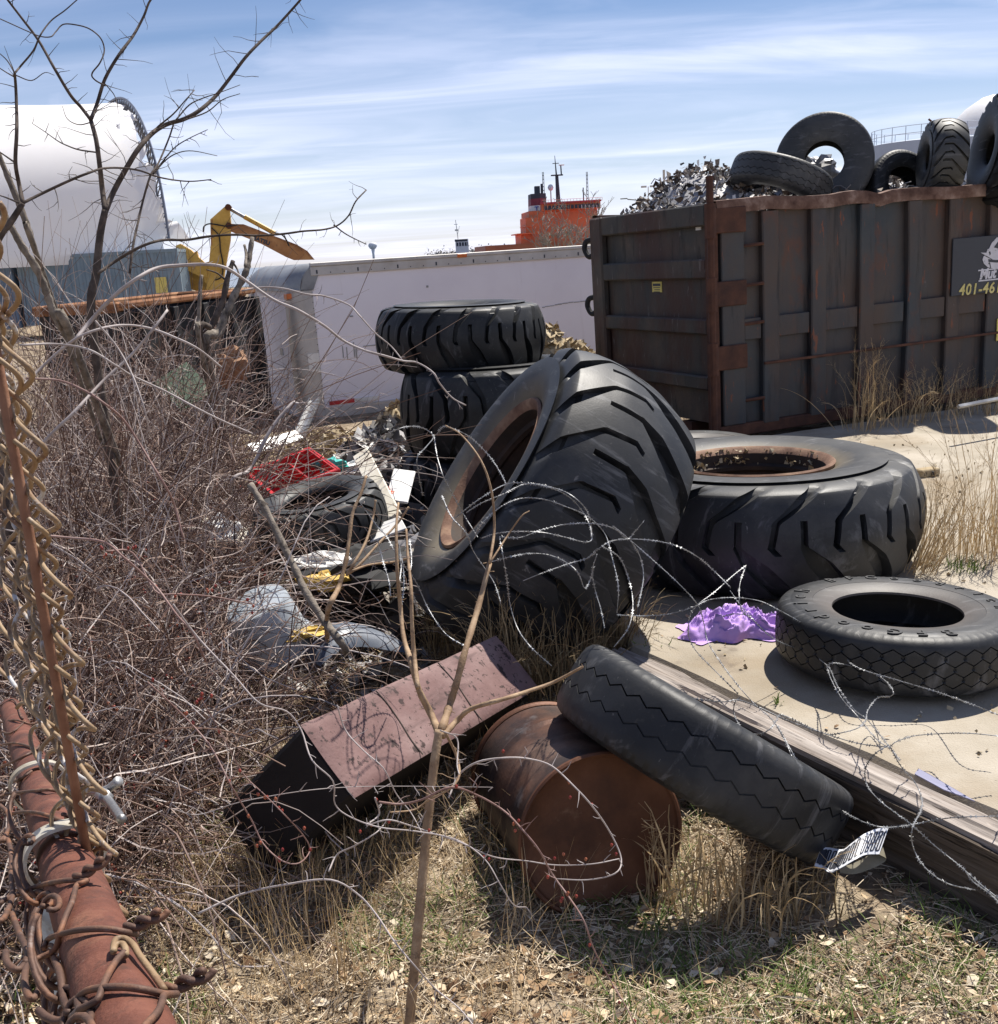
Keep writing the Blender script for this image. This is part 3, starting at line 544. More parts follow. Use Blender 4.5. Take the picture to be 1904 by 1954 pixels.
def bare_tree(nm, base, h, label, seed, mats, spread=0.35, levels=4, r0=0.05, group=None, n0=1):
    """leafless tree: trunk part, and a crown part of forking branches"""
    rg = np.random.default_rng(seed); r = thing(nm, base, label, 'tree', group)
    tb_, cb = MB(), MB()
    def grow(p, d, L, rad, lev):
        n = 6; P = [p]; q = d.copy()
        for i in range(n):
            q = q + rg.normal(size=3) * .10 + np.array([0, 0, .05]); q /= np.linalg.norm(q); P.append(P[-1] + q * L / n)
        P = np.array(P); rr = np.maximum(np.linspace(rad, rad * .6, n + 1), .02)
        (tb_ if lev == 0 else cb).tube(P, rr, 5 if lev < 2 else 3, cap=False)
        if lev < levels:
            for j in range(3 if lev < 2 else 3):
                i = rg.integers(2, n + 1); dd = q + rg.normal(size=3) * spread * 1.6; dd[2] = abs(dd[2]) * .8 + .25; dd /= np.linalg.norm(dd)
                grow(P[i], dd, L * rg.uniform(.5, .8), rr[i] * .62, lev + 1)
    for _ in range(n0): 
        d0 = np.array([rg.normal() * .1 * n0, rg.normal() * .1, 1.0]); grow(np.array(base, float) + np.array([rg.normal() * .3 * (n0 - 1), 0, 0]), d0 / np.linalg.norm(d0), h * .42, r0, 0)
    tb_.build('trunk', mats[0], r, True); cb.build('crown', mats[1], r)
for i, (x, d, h, lb) in enumerate(((1108, 95, 6.9, 'tall bare tree with a fine crown in front of the orange ship bridge'), (1065, 88, 4.6, 'bare shrubby tree before the middle of the orange ship'), (1040, 88, 3.4, 'low bare tree before the left part of the orange ship'), (1132, 85, 3.6, 'bare bushy tree against the orange ship, next to the dumpster edge'))):
    O = at(x, 476, d); bare_tree('bare_tree', (O[0], O[1], -0.3), h + 2.1, lb, 40 + i, (M['far_tree'], M['far_tree']), 0.4, 4, 0.10, 'bare trees before the ship', 2)

# storage tank, masts behind the dumpster
O = at(1764, 437, 78)
r = thing('storage_tank', (0, 0, 0), 'pale blue storage tank with a railing behind the dumpster load', 'tank', mat=mtx((O[0], O[1], -0.3), (1, 0, 0), (0, 1, 0), (0, 0, 1)))
b = MB(); R_ = 4.0; H_ = 8.2; b.rev([(R_, 0), (R_, H_), (R_ - .1, H_ + .05), (0.05, H_ + .35)], 48); b.build('shell', M['tank'], r, 40)
b = MB()
for i in range(24):
    a = i * 2 * math.pi / 24; b.tube([(R_ * math.cos(a), R_ * math.sin(a), H_), (R_ * math.cos(a), R_ * math.sin(a), H_ + 1.0)], .025, 4)
for z in (.5, 1.0): b.tube([(R_ * math.cos(a), R_ * math.sin(a), H_ + z) for a in np.linspace(0, 2 * math.pi, 49)], .022, 4, cap=False)
b.build('railing', M['tank'], r)
O = at(1880, 430, 95)
r = thing('domed_tent', (0, 0, 0), 'white rounded tent roof just showing behind the large tyre at the right edge', 'tent', mat=mtx((O[0], O[1], -0.3), (1, 0, 0), (0, 1, 0), (0, 0, 1)))
b = MB(); b.rev([(4.4, 0), (4.3, 9), (3.4, 11.0), (2.2, 12.2), (.9, 13.0), (.05, 13.2)], 40); b.build('roof', M['fabric'], r, True)
for (x, d, yt, rad, nm, lb, arm) in ((1268, 42, 326, .07, 'utility_pole', 'plain pale pole rising behind the dumpster corner', 0), (1238, 60, 357, .035, 'light_mast', 'thin light mast with a small double head left of the pale pole', 1)):
    O = at(x, 440, d); T = at(x + (440 - yt) * .03, yt, d)
    r = thing(nm, (O[0], O[1], -.3), lb, 'pole'); b = MB(); b.tube([(O[0], O[1], -.3), (O[0], O[1], T[2])], [rad, rad * .7], 8); b.build('pole', M['mast'], r)
    if arm:
        for s_ in (-1, 1): b = MB(); b.box((O[0] + s_ * .25 - .15, O[1] - .08, T[2] - .05), (O[0] + s_ * .25 + .15, O[1] + .08, T[2] + .05)); b.build('lamp_head', M['mast'], r)

# ------------------------------------------------------------------ tent building and sea container under it
F0 = at(320, 458, 42.0); zf = F0[2]
AP = at(207, 207, 48.0)
half = np.array([AP[0] - F0[0], AP[1] - F0[1], 0.0]); span = np.linalg.norm(half); hd = half / span; ax = np.array([-hd[1], hd[0], 0]); 
if ax[0] > 0: ax = -ax
hgt = AP[2] - zf
r = thing('tent_building', (F0[0], F0[1], -0.3), 'big white fabric hoop building with a torn end and bare truss arch', 'building')
def arch(t, k=1.0, dz=0.0):   # t 0..2 from near foot over the apex to the far foot
    a = math.pi * t / 2; c = math.copysign(abs(math.cos(a)) ** .82, math.cos(a)); s_ = abs(math.sin(a)) ** .82
    return F0 + hd * span * (1 - c * k) + np.array([0, 0, hgt * s_ * k + dz])
LN = 34.0; ts = np.linspace(0, 2, 57); us = np.linspace(0, 1, 60)
V = np.zeros((len(us), len(ts), 3))
for i, u in enumerate(us):
    for j, t in enumerate(ts):
        sag = 1 - 0.022 * math.sin(math.pi * ((u * LN) % 8.5) / 8.5) ** 1.0
        torn = 0.0
        if i == 0: torn = 0.22 + 0.16 * math.sin(t * 9) * math.sin(t * 23 + 1) + 0.14 * math.sin(t * 51)
        V[i, j] = arch(t, sag if i else 1.0) + ax * (u * LN + torn)
V = np.concatenate([V[:, :1] - np.array([0, 0, .75]), V[:, :1] - np.array([0, 0, .35]) - 0.10 * hd[None, None], V], 1)
b = MB(); b.add(*grid(V)); b.build('fabric_cover', M['fabric'], r, True)
b = MB()
for k2, q in ((1.03, 0.02), (0.93, 0.0)): b.tube([arch(t, k2) for t in np.linspace(0, 2, 60)], .055, 5)
for i in range(60):
    t = i * 2 / 60; b.tube([arch(t, 1.03), arch(t + 1 / 60, .93), arch(t + 2 / 60, 1.03)], .03, 4)
b.build('truss_arch', M['truss'], r)
b = MB()   # loose flap hanging at the torn near corner
for (t0, t1, w) in ((0.0, .22, 1.7), (.22, .5, .9), (.55, .9, .8)):
    n_ = 12; VV = np.array([[arch(t0 + (t1 - t0) * i / n_, .985 + .01 * math.sin(i * 1.7)) + ax * (0.9 - w * (1 - i / n_) * j + .12 * math.sin(i * 2.1 + j * 5)) + np.array([0, 0, .25 * math.sin(i * 1.3) * j]) for j in (0, .5, 1)] for i in range(n_ + 1)])
    b.add(*grid(VV))
b.build('torn_flap', M['fabric'], r, True)
def corrug(L, h, pitch, dep):
    xs = []; ys = []
    n_ = int(L / pitch)
    for i in range(n_):
        for f, y in ((0, 0), (.3, 0), (.45, dep), (.8, dep), (.95, 0)): xs.append((i + f) * pitch); ys.append(y)
    xs.append(L); ys.append(0); return np.array(xs), np.array(ys)
def sea_can(org, ex, L, label, group, mat, stick=False):
    ex = np.array(ex) / np.linalg.norm(ex); ey = np.array([-ex[1], ex[0], 0]); Hh, Wd = 2.6, 2.44
    r = thing('shipping_container', (0, 0, 0), label, 'container', group, mat=mtx(org, ex, ey, (0, 0, 1)))
    b = MB()
    for y0, s_ in ((0.0, 1), (Wd, -1)):
        x, y = corrug(L, Hh, .28, .04); V = np.stack([np.stack([x, y0 + s_ * y, np.full(len(x), z)], -1) for z in (.15, Hh - .1)], 1); b.add(*grid(V))
    for x0, s_ in ((0.0, 1), (L, -1)):
        x, y = corrug(Wd, Hh, .28, .04); V = np.stack([np.stack([x0 + s_ * y, x, np.full(len(x), z)], -1) for z in (.15, Hh - .1)], 1); b.add(*grid(V))
    b.box((0, 0, Hh - .04), (L, Wd, Hh - .02)); b.build('corrugated_wall', mat, r)
    b = MB()
    for z0, z1 in ((0, .16), (Hh - .12, Hh)):
        for y in (-.012, Wd - .10): b.box((.12, y, z0), (L - .12, y + .112, z1))
        for x in (-.012, L - .10): b.box((x, .12, z0), (x + .112, Wd - .12, z1))
    for x in (-.014, L - .12):
        for y in (-.014, Wd - .12): b.box((x, y, 0), (x + .134, y + .134, Hh + .01))
    b.build('frame', mat, r)
    if stick:
        b = MB(); b.box((L - 1.0, -.02, .95), (L - .55, -.014, 1.55)); b.build('yellow_label', M['sticker_y'], r)
        b = MB(); b.box((L - 1.3, -.02, 1.35), (L - .35, -.015, 2.2)); 
    return r
cr = at(337, 474, 41.0); 
cdir_ = np.array([1.0, 0.12, 0]); cdir_ /= np.linalg.norm(cdir_)
sea_can((cr[0] - cdir_[0] * 6.06, cr[1] - cdir_[1] * 6.06, cr[2] - 2.6), cdir_, 6.06, 'blue-grey shipping container with an orange label under the tent corner', 'containers under the tent', M['sea_can'], True)
sea_can((cr[0] - cdir_[0] * 12.3, cr[1] - cdir_[1] * 12.3 - .15, cr[2] - 2.65), cdir_, 6.06, 'blue-grey shipping container behind the tree trunks, left of the labelled one', 'containers under the tent', pm('dull_blue_container_paint', [(0.10, 0.15, 0.22), (0.16, 0.22, 0.30)], 1, 6, (.5, .7)))

# ------------------------------------------------------------------ excavator
def excavator():
    d = 44.0; O = at(400, 545, d); k = d / F_PX
    ex = np.array([1.0, 0.18, 0]); ex /= np.linalg.norm(ex); ey = np.array([-ex[1], ex[0], 0])
    r = thing('excavator', (0, 0, 0), 'yellow excavator with a raised boom and a brown stick behind the trailer', 'excavator', mat=mtx(O, ex, ey, (0, 0, 1)))
    # px -> local (undo the camera roll)
    q = lambda x, y: ((x - 400) * k + (y - 545) * k * -.058, -(y - 545) * k - (x - 400) * k * .058)
    def plate(nm, pts, w, m, par=r, y0=0.0, bev=True):
        b = MB(); b.prism([q(*p) for p in pts], y0 - w / 2, y0 + w / 2, fr=lambda v: (v[0], v[2], v[1])); return b.build(nm, m, par)
    up = plate('boom', [(394, 552), (402, 505), (408, 470), (410, 425), (440, 400), (446, 405), (447, 432), (444, 462), (430, 520), (424, 556)], .55, M['yellow_paint'])
    plate('boom_rib', [(408, 470), (412, 425), (414, 426), (410, 472)], .62, M['stick_paint'], up)
    plate('boom_foot', [(343, 492), (345, 472), (353, 469), (371, 480), (396, 505), (398, 530), (384, 528), (352, 512)], .6, M['yellow_paint'])
    plate('boom_foot', [(352, 512), (358, 510), (400, 545), (396, 552)], .5, M['yellow_paint'])
    st = plate('stick', [(440, 438), (444, 432), (470, 434), (520, 452), (566, 470), (586, 482), (598, 497), (560, 498), (545, 492), (500, 468), (445, 446)], .42, M['stick_paint'])
    plate('stick_flange', [(452, 433), (470, 433), (566, 469), (586, 481), (599, 497), (595, 497), (583, 484), (565, 472), (469, 436)], .48, M['rust_orange'], st)
    V, Fc = text_mesh('MATSU', 9 * k * 1.15, .006, .012, 0, 1.05); V = V.copy(); a = q(483, 459); b_ = q(525, 475); an = math.atan2(b_[1] - a[1], b_[0] - a[0])
    V2 = np.stack([a[0] + V[:, 0] * math.cos(an) - V[:, 1] * math.sin(an), -.21 - V[:, 2] - .004, a[1] + V[:, 0] * math.sin(an) + V[:, 1] * math.cos(an)], -1)
    b = MB(); b.V.append(V2); b.n = len(V2)
    for f in Fc: b.F.append((np.array([f]), 0))
    b.build('lettering', M['ship_dark'], st)
    b = MB(); b.tube([(*q(444, 404)[:1], 0, q(444, 404)[1]), (q(474, 421)[0], 0, q(474, 421)[1])], .07, 8); b.build('piston_rod', M['steel_grey'], r)
    b = MB(); P0, P1 = q(472, 419), q(527, 449); b.tube([(P0[0], 0, P0[1]), (P1[0], 0, P1[1])], .105, 10); b.build('hydraulic_cylinder', M['yellow_paint'], r)
    for pts, rd_ in (([(396, 448), (398, 438), (408, 433), (425, 435), (440, 437), (460, 434)], .03), ([(412, 440), (424, 455), (425, 480), (428, 505), (424, 528), (412, 535)], .03), ([(527, 449), (540, 452), (548, 462), (552, 472)], .035)):
        b = MB(); b.tube([(q(x, y)[0], -.34, q(x, y)[1]) for x, y in smoothpath(pts)], rd_, 6); b.build('hose', M['black'], r)
    for (x, y) in ((443, 436), (444, 403)):
        b = MB(); P0 = q(x, y); b.tube([(P0[0], -.34, P0[1]), (P0[0], .34, P0[1])], .13, 12); b.build('pivot_pin', M['rust'], r)
    z0 = -.3 - O[2]
    b = MB(); b.box((-5.6, -1.2, z0 + 1.1), (-1.4, 1.5, z0 + 2.7), 0, .15); hs = b.build('house', M['yellow_paint'], r)
    b = MB(); b.box((-3.0, -1.25, z0 + 1.2), (-1.6, -.1, z0 + 3.0), 0, .1); b.build('cab', M['black'], r)
    for s_ in (-1, 1): b = MB(); b.box((-5.8, s_ * 1.2 - .3, z0), (-1.0, s_ * 1.2 + .3, z0 + .95), 0, .3); b.build('track', M['scrap_dark'], r)
    b = MB(); P0 = q(408, 548); P1 = (-1.9, z0 + 1.6); b.prism([(P0[0] - .25, P0[1] - .3), (P0[0] + .25, P0[1]), (P0[0] + .2, z0 + 2.6), (-1.4, z0 + 1.5), (-2.2, z0 + 2.1), (P0[0] - .5, z0 + 3.0)], -.25, .25, fr=lambda v: (v[0], v[2], v[1])); b.build('boom_base', M['yellow_paint'], r)
excavator()

# ------------------------------------------------------------------ dark roll-off behind the thicket
RE = at(486, 555, 14.8); ex = np.array([0.80, 2.5, 0.0]); ex /= np.linalg.norm(ex); ex[2] = 0.018
Hh = RE[2] + .28; Lr = 2.9; ey = np.array([-ex[1], ex[0], 0]); ey /= np.linalg.norm(ey)
O = np.array([RE[0], RE[1], -.28]) - np.array([ex[0], ex[1], 0]) * Lr
r = thing('open_dumpster', (0, 0, 0), 'dark open-top dumpster with an orange rusted rim behind the brambles', 'dumpster', mat=mtx(O, ex, ey, (0, 0, 1)))
b = MB(); b.box((0, .05, .1), (Lr, .10, Hh - .1)); b.box((0, 1.2, .1), (Lr, 1.25, Hh - .1)); b.box((0, .1, .1), (.05, 1.2, Hh - .1)); b.box((Lr - .05, .1, .1), (Lr, 1.2, Hh - .1)); b.box((0.05, .1, .1), (Lr - .05, 1.2, .15)); b.build('body', M['black'], r)
b = MB(); b.box((-.03, -.03, Hh - .06), (Lr + .03, .10, Hh + .02), 0, .02); b.box((-.03, 1.17, Hh - .10), (Lr + .03, 1.33, Hh + .02), 0, .02); b.box((-.03, .13, Hh - .1), (.12, 1.17, Hh + .02), 0, .02); b.box((Lr - .12, .13, Hh - .1), (Lr + .03, 1.17, Hh + .02), 0, .02); b.build('rim', M['rust_orange'], r)
for i in range(5):
    b = MB(); x = .2 + i * .67; b.box((x, -.03, 0), (x + .12, .05, Hh - .1), 0, .01); b.build('rib', M['black'], r)

# ------------------------------------------------------------------ white box trailer
tO = np.array([-2.73, 15.20, -.28]); te = np.array([.90, .436, .014]); tf = np.array([-.436, .90, 0]); TH = 2.205; TL = 7.4; TW = 2.55
r = thing('box_trailer', (0, 0, 0), 'white box truck body with rounded grey front corner sitting on the ground', 'trailer', mat=mtx(tO, te, tf, (0, 0, 1)))
b = MB(); b.box((.34, .02, .16), (TL, .05, TH - .17)); b.box((.34, TW - .05, .16), (TL, TW - .02, TH - .17)); b.box((TL - .05, .05, .16), (TL, TW - .05, TH - .17)); b.build('side_panel', M['white_panel'], r)
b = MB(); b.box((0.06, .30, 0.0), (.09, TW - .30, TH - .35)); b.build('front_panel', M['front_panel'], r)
# corner post: rounded in plan
def post(y0, sgn):
    b = MB(); pts = []
    for i in range(9): a = math.pi / 2 * i / 8; pts.append((.16 - .15 * math.sin(a) * 1.0 if False else .16 - .15 * math.cos(math.pi / 2 - a), .16 - .16 * math.sin(math.pi / 2 - a)))
    pl = [(.34, 0.0)] + [(.16 - .155 * math.sin(a), .16 - .16 * math.cos(a)) for a in np.linspace(0, math.pi / 2, 9)] + [(.005, .30), (.06, .30), (.06, .12), (.12, .05), (.34, .05)]
    if sgn < 0: pl = [(x, TW - y) for x, y in pl][::-1]
    b.prism(pl, 0, TH - .35); return b.build('corner_post', M['alu'], r, 35)
cp = post(0, 1); post(0, -1)
# rounded cap along the front top
b = MB(); n_ = 10; V = np.zeros((25, n_ + 1, 3))
for i, y in enumerate(np.linspace(0, TW, 25)):
    e = min(1.0, y / .22, (TW - y) / .22); in_ = .17 * (1 - math.sqrt(max(0, 1 - (1 - e) ** 2)))
    for j in range(n_ + 1):
        a = math.pi / 2 * j / n_; V[i, j] = (in_ + .36 - .36 * math.cos(a), y, TH - .36 + .36 * math.sin(a))
b.add(*grid(V)); b.prism([(.36, TH - .36), (.17, TH - .36)] + [(.17 + .36 - .36 * math.cos(a), TH - .36 + .36 * math.sin(a)) for a in np.linspace(.55, math.pi / 2, 6)], 0.0, .004, fr=lambda v: (v[0], v[2], v[1]))
cap = b.build('front_cap', M['alu_dark'], r, 40)
b = MB(); b.box((.05, 0.0, TH - .37), (.36, .03, TH - .35)); b.box((.36, .02, TH - .012), (TL, TW - .02, TH)); b.build('roof', M['alu'], r)
b = MB(); b.box((.34, -.012, TH - .17), (TL, .02, TH - .045), 0, .006); b.box((.34, -.03, TH - .045), (TL, .02, TH + .008), 0, .008); rail = b.build('top_rail', M['alu'], r)
b = MB(); b.box((.34, .0, 0), (TL, .06, .16), 0, .006); b.build('bottom_rail', M['alu'], r)
b = MB()
for i in range(34): 
    x = .42 + i * .205; big = i % 3 == 0
    b.box((x, -.016, TH - .145), (x + (.022 if big else .014), -.0125, TH - .145 + (.05 if big else .016)))
for z in np.arange(.05, TH - .4, .085): b.box((.325, -.003, z), (.337, -.0005, z + .012))
b.build('rivet_row', M['ship_dark'], r)
for (x, y, z, lab, w) in ((.01, .02, TH - .46, 'front', .12), (2.62, 0, TH - .15, 'side', .16)):
    b = MB()
    if lab == 'side': b.box((x, -.04, z + .095), (x + w, -.012, z + .15), 0, .008)
    else: b.box((-.025, .05, TH - .47), (.07, .21, TH - .39), 0, .008)
    b.build('marker_light', M['orange_lens'], r)
b = MB(); b.box((.42, -.006, .19), (.80, .0195, .245)); b.build('reflector_strip', M['red'], r)
b = MB(); b.box((.80, -.006, .19), (1.18, .0195, .245)); b.build('reflector_strip', M['white'], r)
b = MB(); b.box((.165, -.010, .70), (.33, -.002, .96)); b.build('paper_notice', M['white'], cp)
b = MB()
for (x0, z0, x1, z1) in ((.70, .85, .70, 1.02), (.76, .82, .76, 1.0), (.87, .84, .875, 1.06), (.90, .82, .905, 1.02), (.86, 1.42, .90, 1.44), (2.1, 1.75, 2.12, 1.78), (1.02, .98, 1.3, .985)): 
    b.box((min(x0, x1), .012, z0), (max(x0, x1) + .012, .0196, max(z1, z0 + .012)))
rz = np.random.default_rng(3); x = 4.05; z = 1.30
while x < 5.05: dx = rz.uniform(.05, .12); b.box((x, .012, z), (x + dx * .9, .0196, z + rz.uniform(.008, .02))); x += dx; z += rz.uniform(-.004, .012)
b.box((5.06, .012, .3), (5.067, .0197, 1.9)); b.build('scuff', M['alu_dark'], r)
b = MB()   # patch of yellow-white stains low on the front panel
b.box((.052, .9, .9), (.0598, 1.05, 1.0)); b.build('scuff', M['alu_dark'], r)
# ------------------------------------------------------------------ main dumpster
M['rust_dk'] = pm('dark_rust', [(.045, .018, .012), (.085, .034, .02), (.13, .055, .032)], 5, 10, (.7, .9), .15, .003, 60)
dO = np.array([2.29, 10.48, -0.02]); de = np.array([.925, .38, .036]); dd = np.array([-.38, .925, -.012]); DH, DL, DW = 2.31, 6.8, 2.44
dd = dd / np.linalg.norm(dd); de = de / np.linalg.norm(de); dz = np.array([0, 0, 1.0])
DM = mtx(dO, de, dd, dz); DMI = np.linalg.inv(np.array(DM))
def dloc(x, y, face='side'):
    """measured position on the dumpster's long side (X, Z) or end door (Y, Z)"""
    v = at(x, y, 1.0) - EYEP; n = np.cross(de, dz) if face == 'side' else np.cross(dd, dz)
    t = ((dO - EYEP) @ n) / (v @ n); p = DMI @ np.r_[EYEP + t * v, 1]
    return (p[0], p[2]) if face == 'side' else (p[1], p[2])
z3 = lambda x, y: ((1600 + x / 1.6287) * .6876, (250 + y / 1.6287) * .6876)
r = thing('rolloff_dumpster', (0, 0, 0), 'huge dark rusty roll-off dumpster heaped with tyres and scrap, phone number on its side', 'dumpster', mat=DM)
b = MB(); b.box((.0, .06, .12), (DL, .10, DH - .12)); b.box((0, DW - .10, .12), (DL, DW - .06, DH - .12)); b.box((DL - .06, .1, .12), (DL - .02, DW - .1, DH - .1)); b.box((.05, .1, .14), (DL - .06, DW - .1, .18)); b.build('body', M['dump_steel'], r)
b = MB(); nn = 44; V = []
def rimtube(y, seed):
    P = []
    for i in range(nn + 1):
        x = DL * i / nn; k = vnoise(np.array([x * 1.7]), np.array([0.]), seed)[0] - .5; k2 = vnoise(np.array([x * 5]), np.array([0.]), seed + 2)[0] - .5
        dent = -.05 * math.exp(-((x - 2.0) / .12) ** 2) if seed == 4 else 0
        P.append((x, y + .03 * k, DH - .06 + .035 * k + .015 * k2 + dent))
    return P
for y, sdd in ((.04, 4), (DW - .04, 8)): 
    P = np.array(rimtube(y, sdd)); prf = [(-.06, -.065), (.06, -.065), (.065, .0), (.06, .055), (.02, .065), (-.05, .06), (-.065, .0)]
    V = np.array([[(p[0], p[1] + a, p[2] + c) for a, c in prf + prf[:1]] for p in P]); b.add(*grid(V))
b.build('rim', M['rust_rim'], r, 40)
ribs = [z3(855, 560), z3(1078, 560), z3(1300, 560), z3(1512, 560), z3(1700, 560), z3(1885, 560)]
rx = [dloc(*p)[0] for p in ribs]; st_ = rx[-1] - rx[-2]; rx += [rx[-1] + st_ * (i + 1) for i in range(3) if rx[-1] + st_ * (i + 1) < DL - .2]
zb = dloc(*z3(1000, 1095))[1]; zt = dloc(*z3(1000, 1000))[1]
for i, x in enumerate(rx):
    b = MB(); zz = np.linspace(.10, DH - .13, 9); w = .19 if i else .20; k = RG.normal(size=9) * .006; bend = .035 * np.sin((zz / DH) * math.pi) * (1 if i == 3 else .2)
    prf = [(0, .06), (.0, .0), (.012, -.012), (w - .012, -.012), (w, 0), (w, .06)]
    V = np.array([[(x + px_ + bend[j] + k[j] * .5, py_ + k[j], z) for px_, py_ in prf] for j, z in enumerate(zz)]); b.add(*grid(V)); b.build('rib', M['dump_steel'], r, 40)
xs = [.33] + [x + .2 for x in rx]
for i in range(len(xs)):
    x0 = xs[i]; x1 = rx[i] if i < len(rx) else DL
    b = MB(); b.box((x0 + .003, .012, zb), (x1 - .003, .062, zt), 0, .006); b.build('side_beam', M['dump_steel'], r)
b = MB(); b.box((.005, -.006, .0), (DL, .06, .12), 0, .01); b.box((.0, .5, -.02), (DL, .68, .12)); b.box((0, 1.75, -.02), (DL, 1.93, .12)); b.build('base_rail', M['rust_dk'], r)
b = MB(); b.box((.06, -.004, .12), (.33, .062, DH - .13), 0, .01); b.build('corner_post', M['dump_steel'], r)
for zz in (zb - .33, zt + .62):
    pass
b = MB(); za = dloc(*z3(1000, 1205))[1]; b.box((rx[0], -.034, za - .015), (DL - .1, -.0125, za + .012), 0, .005); b.build('tarp_rail', M['rust_dk'], r)
for zy in (700, 880, 1055, 1400):
    z = dloc(*z3(780, zy))[1]; b = MB(); b.tube([(.30, .02, z), (rx[0] + .01, -.01, z + .01)], .018, 6); b.build('tarp_hook', M['rust_dk'], r)
# end door
b = MB(); b.box((.03, .10, .14), (.07, DW - .06, DH - .10)); dr = b.build('door', M['door_steel'], r)
for (ya, yb_) in ((545, 640), (775, 858), (1025, 1090), (1262, 1320)):
    zc0 = dloc(*z3(350, ya), 'door')[1]; zc1 = dloc(*z3(350, yb_), 'door')[1]
    b = MB(); zc0 = min(zc0, DH - .02); b.box((-.05, .11, zc1), (.031, DW - .25, zc0), 0, .015); b.build('door_beam', M['door_steel'], dr)
b = MB(); b.box((-.06, DW - .25, .05), (.031, DW + .02, DH - .02), 0, .02); b.build('door_frame', M['door_steel'], dr)
b = MB(); b.box((-.062, .0, .05), (.031, .10, DH - .06), 0, .01); b.build('door_frame', M['rust_dk'], dr)
b = MB(); b.tube([(-.075, -.03, .02), (-.075, -.03, DH + .22)], .036, 8); lr = b.build('latch_rod', M['rust_dk'], r)
for zy in (590, 925, 1215):
    z = dloc(*z3(640, zy))[1]; b = MB(); b.box((-.11, -.03, z - .12), (.34, -.006, z + .12), 0, .008); b.tube([(-.075, -.03, z - .16), (-.075, -.03, z + .16)], .055, 10); b.build('hinge', M['rust_dk'], r)
for zy in (715, 975):
    z = dloc(*z3(105, zy), 'door')[1]; b = MB(); b.tube(smoothpath([(-.02, DW + .02, z + .10), (-.06, DW + .10, z + .08), (-.07, DW + .13, z), (-.05, DW + .08, z - .09), (-.02, DW + .02, z - .08)]), .032, 8); b.build('door_hook', M['black'], r)
a0 = dloc(*z3(345, 868), 'door'); a1 = dloc(*z3(388, 915), 'door')
b = MB(); b.box((.022, a1[0], a1[1]), (.0295, a0[0], a0[1])); s_ = b.build('yellow_sticker', M['sticker_y'], dr)
b = MB(); b.box((.0185, a1[0] + .02, a0[1] - .045), (.0215, a0[0] - .02, a0[1] - .02))
for i in range(4): b.box((.0185, a1[0] + .03, a0[1] - .065 - i * .022), (.0215, a0[0] - .03 - .02 * (i % 2), a0[1] - .058 - i * .022))
b.build('sticker_text', M['ship_dark'], s_)
a0 = dloc(*z3(547, 585), 'door'); a1 = dloc(*z3(571, 632), 'door')
b = MB(); b.box((.022, a1[0], a1[1]), (.0295, a0[0], a0[1])); b.build('white_sticker', M['white'], dr)
# name board with the emblem, name and phone number (cut by the picture's right edge)
s0 = dloc(*z3(1708, 655)); s1 = dloc(*z3(1715, 905)); sx = s0[0]
b = MB(); b.box((sx, -.032, s1[1]), (sx + 1.95, -.0135, s0[1] + .02), 0, .004); sg = b.build('name_board', M['sign_dark'], r)
def textpart(body, size, x, z, m, ext=.002, off=0., sh=0., sp=1.0, tilt=0.0, nm='lettering'):
    V, Fc = text_mesh(body, size, ext, off, sh, sp); c, s__ = math.cos(tilt), math.sin(tilt)
    V = np.stack([x + V[:, 0] * c - V[:, 1] * s__, -.0355 - V[:, 2], z + V[:, 0] * s__ + V[:, 1] * c], -1)
    b = MB(); b.V.append(V); b.n = len(V)
    for f in Fc: b.F.append((np.array([f]), 0))
    return b.build(nm, m, sg)
z5 = lambda x, y: ((2500 + x / 4.885) * .6876, (560 + y / 4.885) * .6876)
t0 = dloc(*z5(778, 1190)); t1 = dloc(*z5(1285, 1140)); hh = dloc(*z5(860, 1045))[1] - dloc(*z5(860, 1190))[1]
sz = hh / .70
textpart('401-461-2000'[:8], sz, t0[0], t0[1], M['yellow_text'], .002, sz * .022, .12, 1.14, math.atan2(t1[1] - t0[1], t1[0] - t0[0]))
t2 = dloc(*z5(1060, 968)); textpart('Mut', sz * .95, t2[0], t2[1], M['white_decal'], .002, sz * .03, .2, .92, .01)
for (ya, yb_) in ((858, 848), (1000, 990)):
    p = dloc(*z5(1050, ya)); b = MB(); b.box((p[0], -.037, p[1]), (p[0] + .75, -.034, p[1] + .014)); b.build('underline', M['white_decal'], sg)
emb = [(1088, 605), (1165, 605), (1180, 560), (1205, 545), (1240, 470), (1310, 395), (1420, 370), (1500, 420), (1540, 520), (1520, 640), (1440, 760), (1330, 820), (1235, 812), (1180, 800), (1130, 755), (1110, 700), (1125, 655), (1150, 640)]
pp = [dloc(*z5(x, y)) for x, y in emb]
b = MB(); b.prism(pp, .034, .037, fr=lambda v: (v[0], -v[2], v[1])); b.build('emblem', M['white_decal'], sg)
b = MB()
for pl in ([(1265, 530), (1330, 440), (1400, 420), (1420, 500), (1330, 545)], [(1195, 590), (1215, 585), (1222, 620), (1208, 640)], [(1185, 690), (1290, 700), (1420, 690), (1420, 725), (1300, 735), (1190, 730)], [(1196, 735), (1210, 735), (1222, 812), (1212, 812)], [(1150, 640), (1240, 690), (1245, 700), (1150, 655)]):
    b.prism([dloc(*z5(x, y)) for x, y in pl], .0375, .039, fr=lambda v: (v[0], -v[2], v[1]))
b.build('emblem_shade', M['sign_dark'], sg)
y0_ = dloc(*z3(1895, 1105)); y1_ = dloc(*z3(1895, 1005)); b = MB(); b.box((y0_[0], -.026, y0_[1]), (y0_[0] + .3, -.0125, y1_[1]), 0, .003); b.build('yellow_sticker', M['sticker_y'], r)

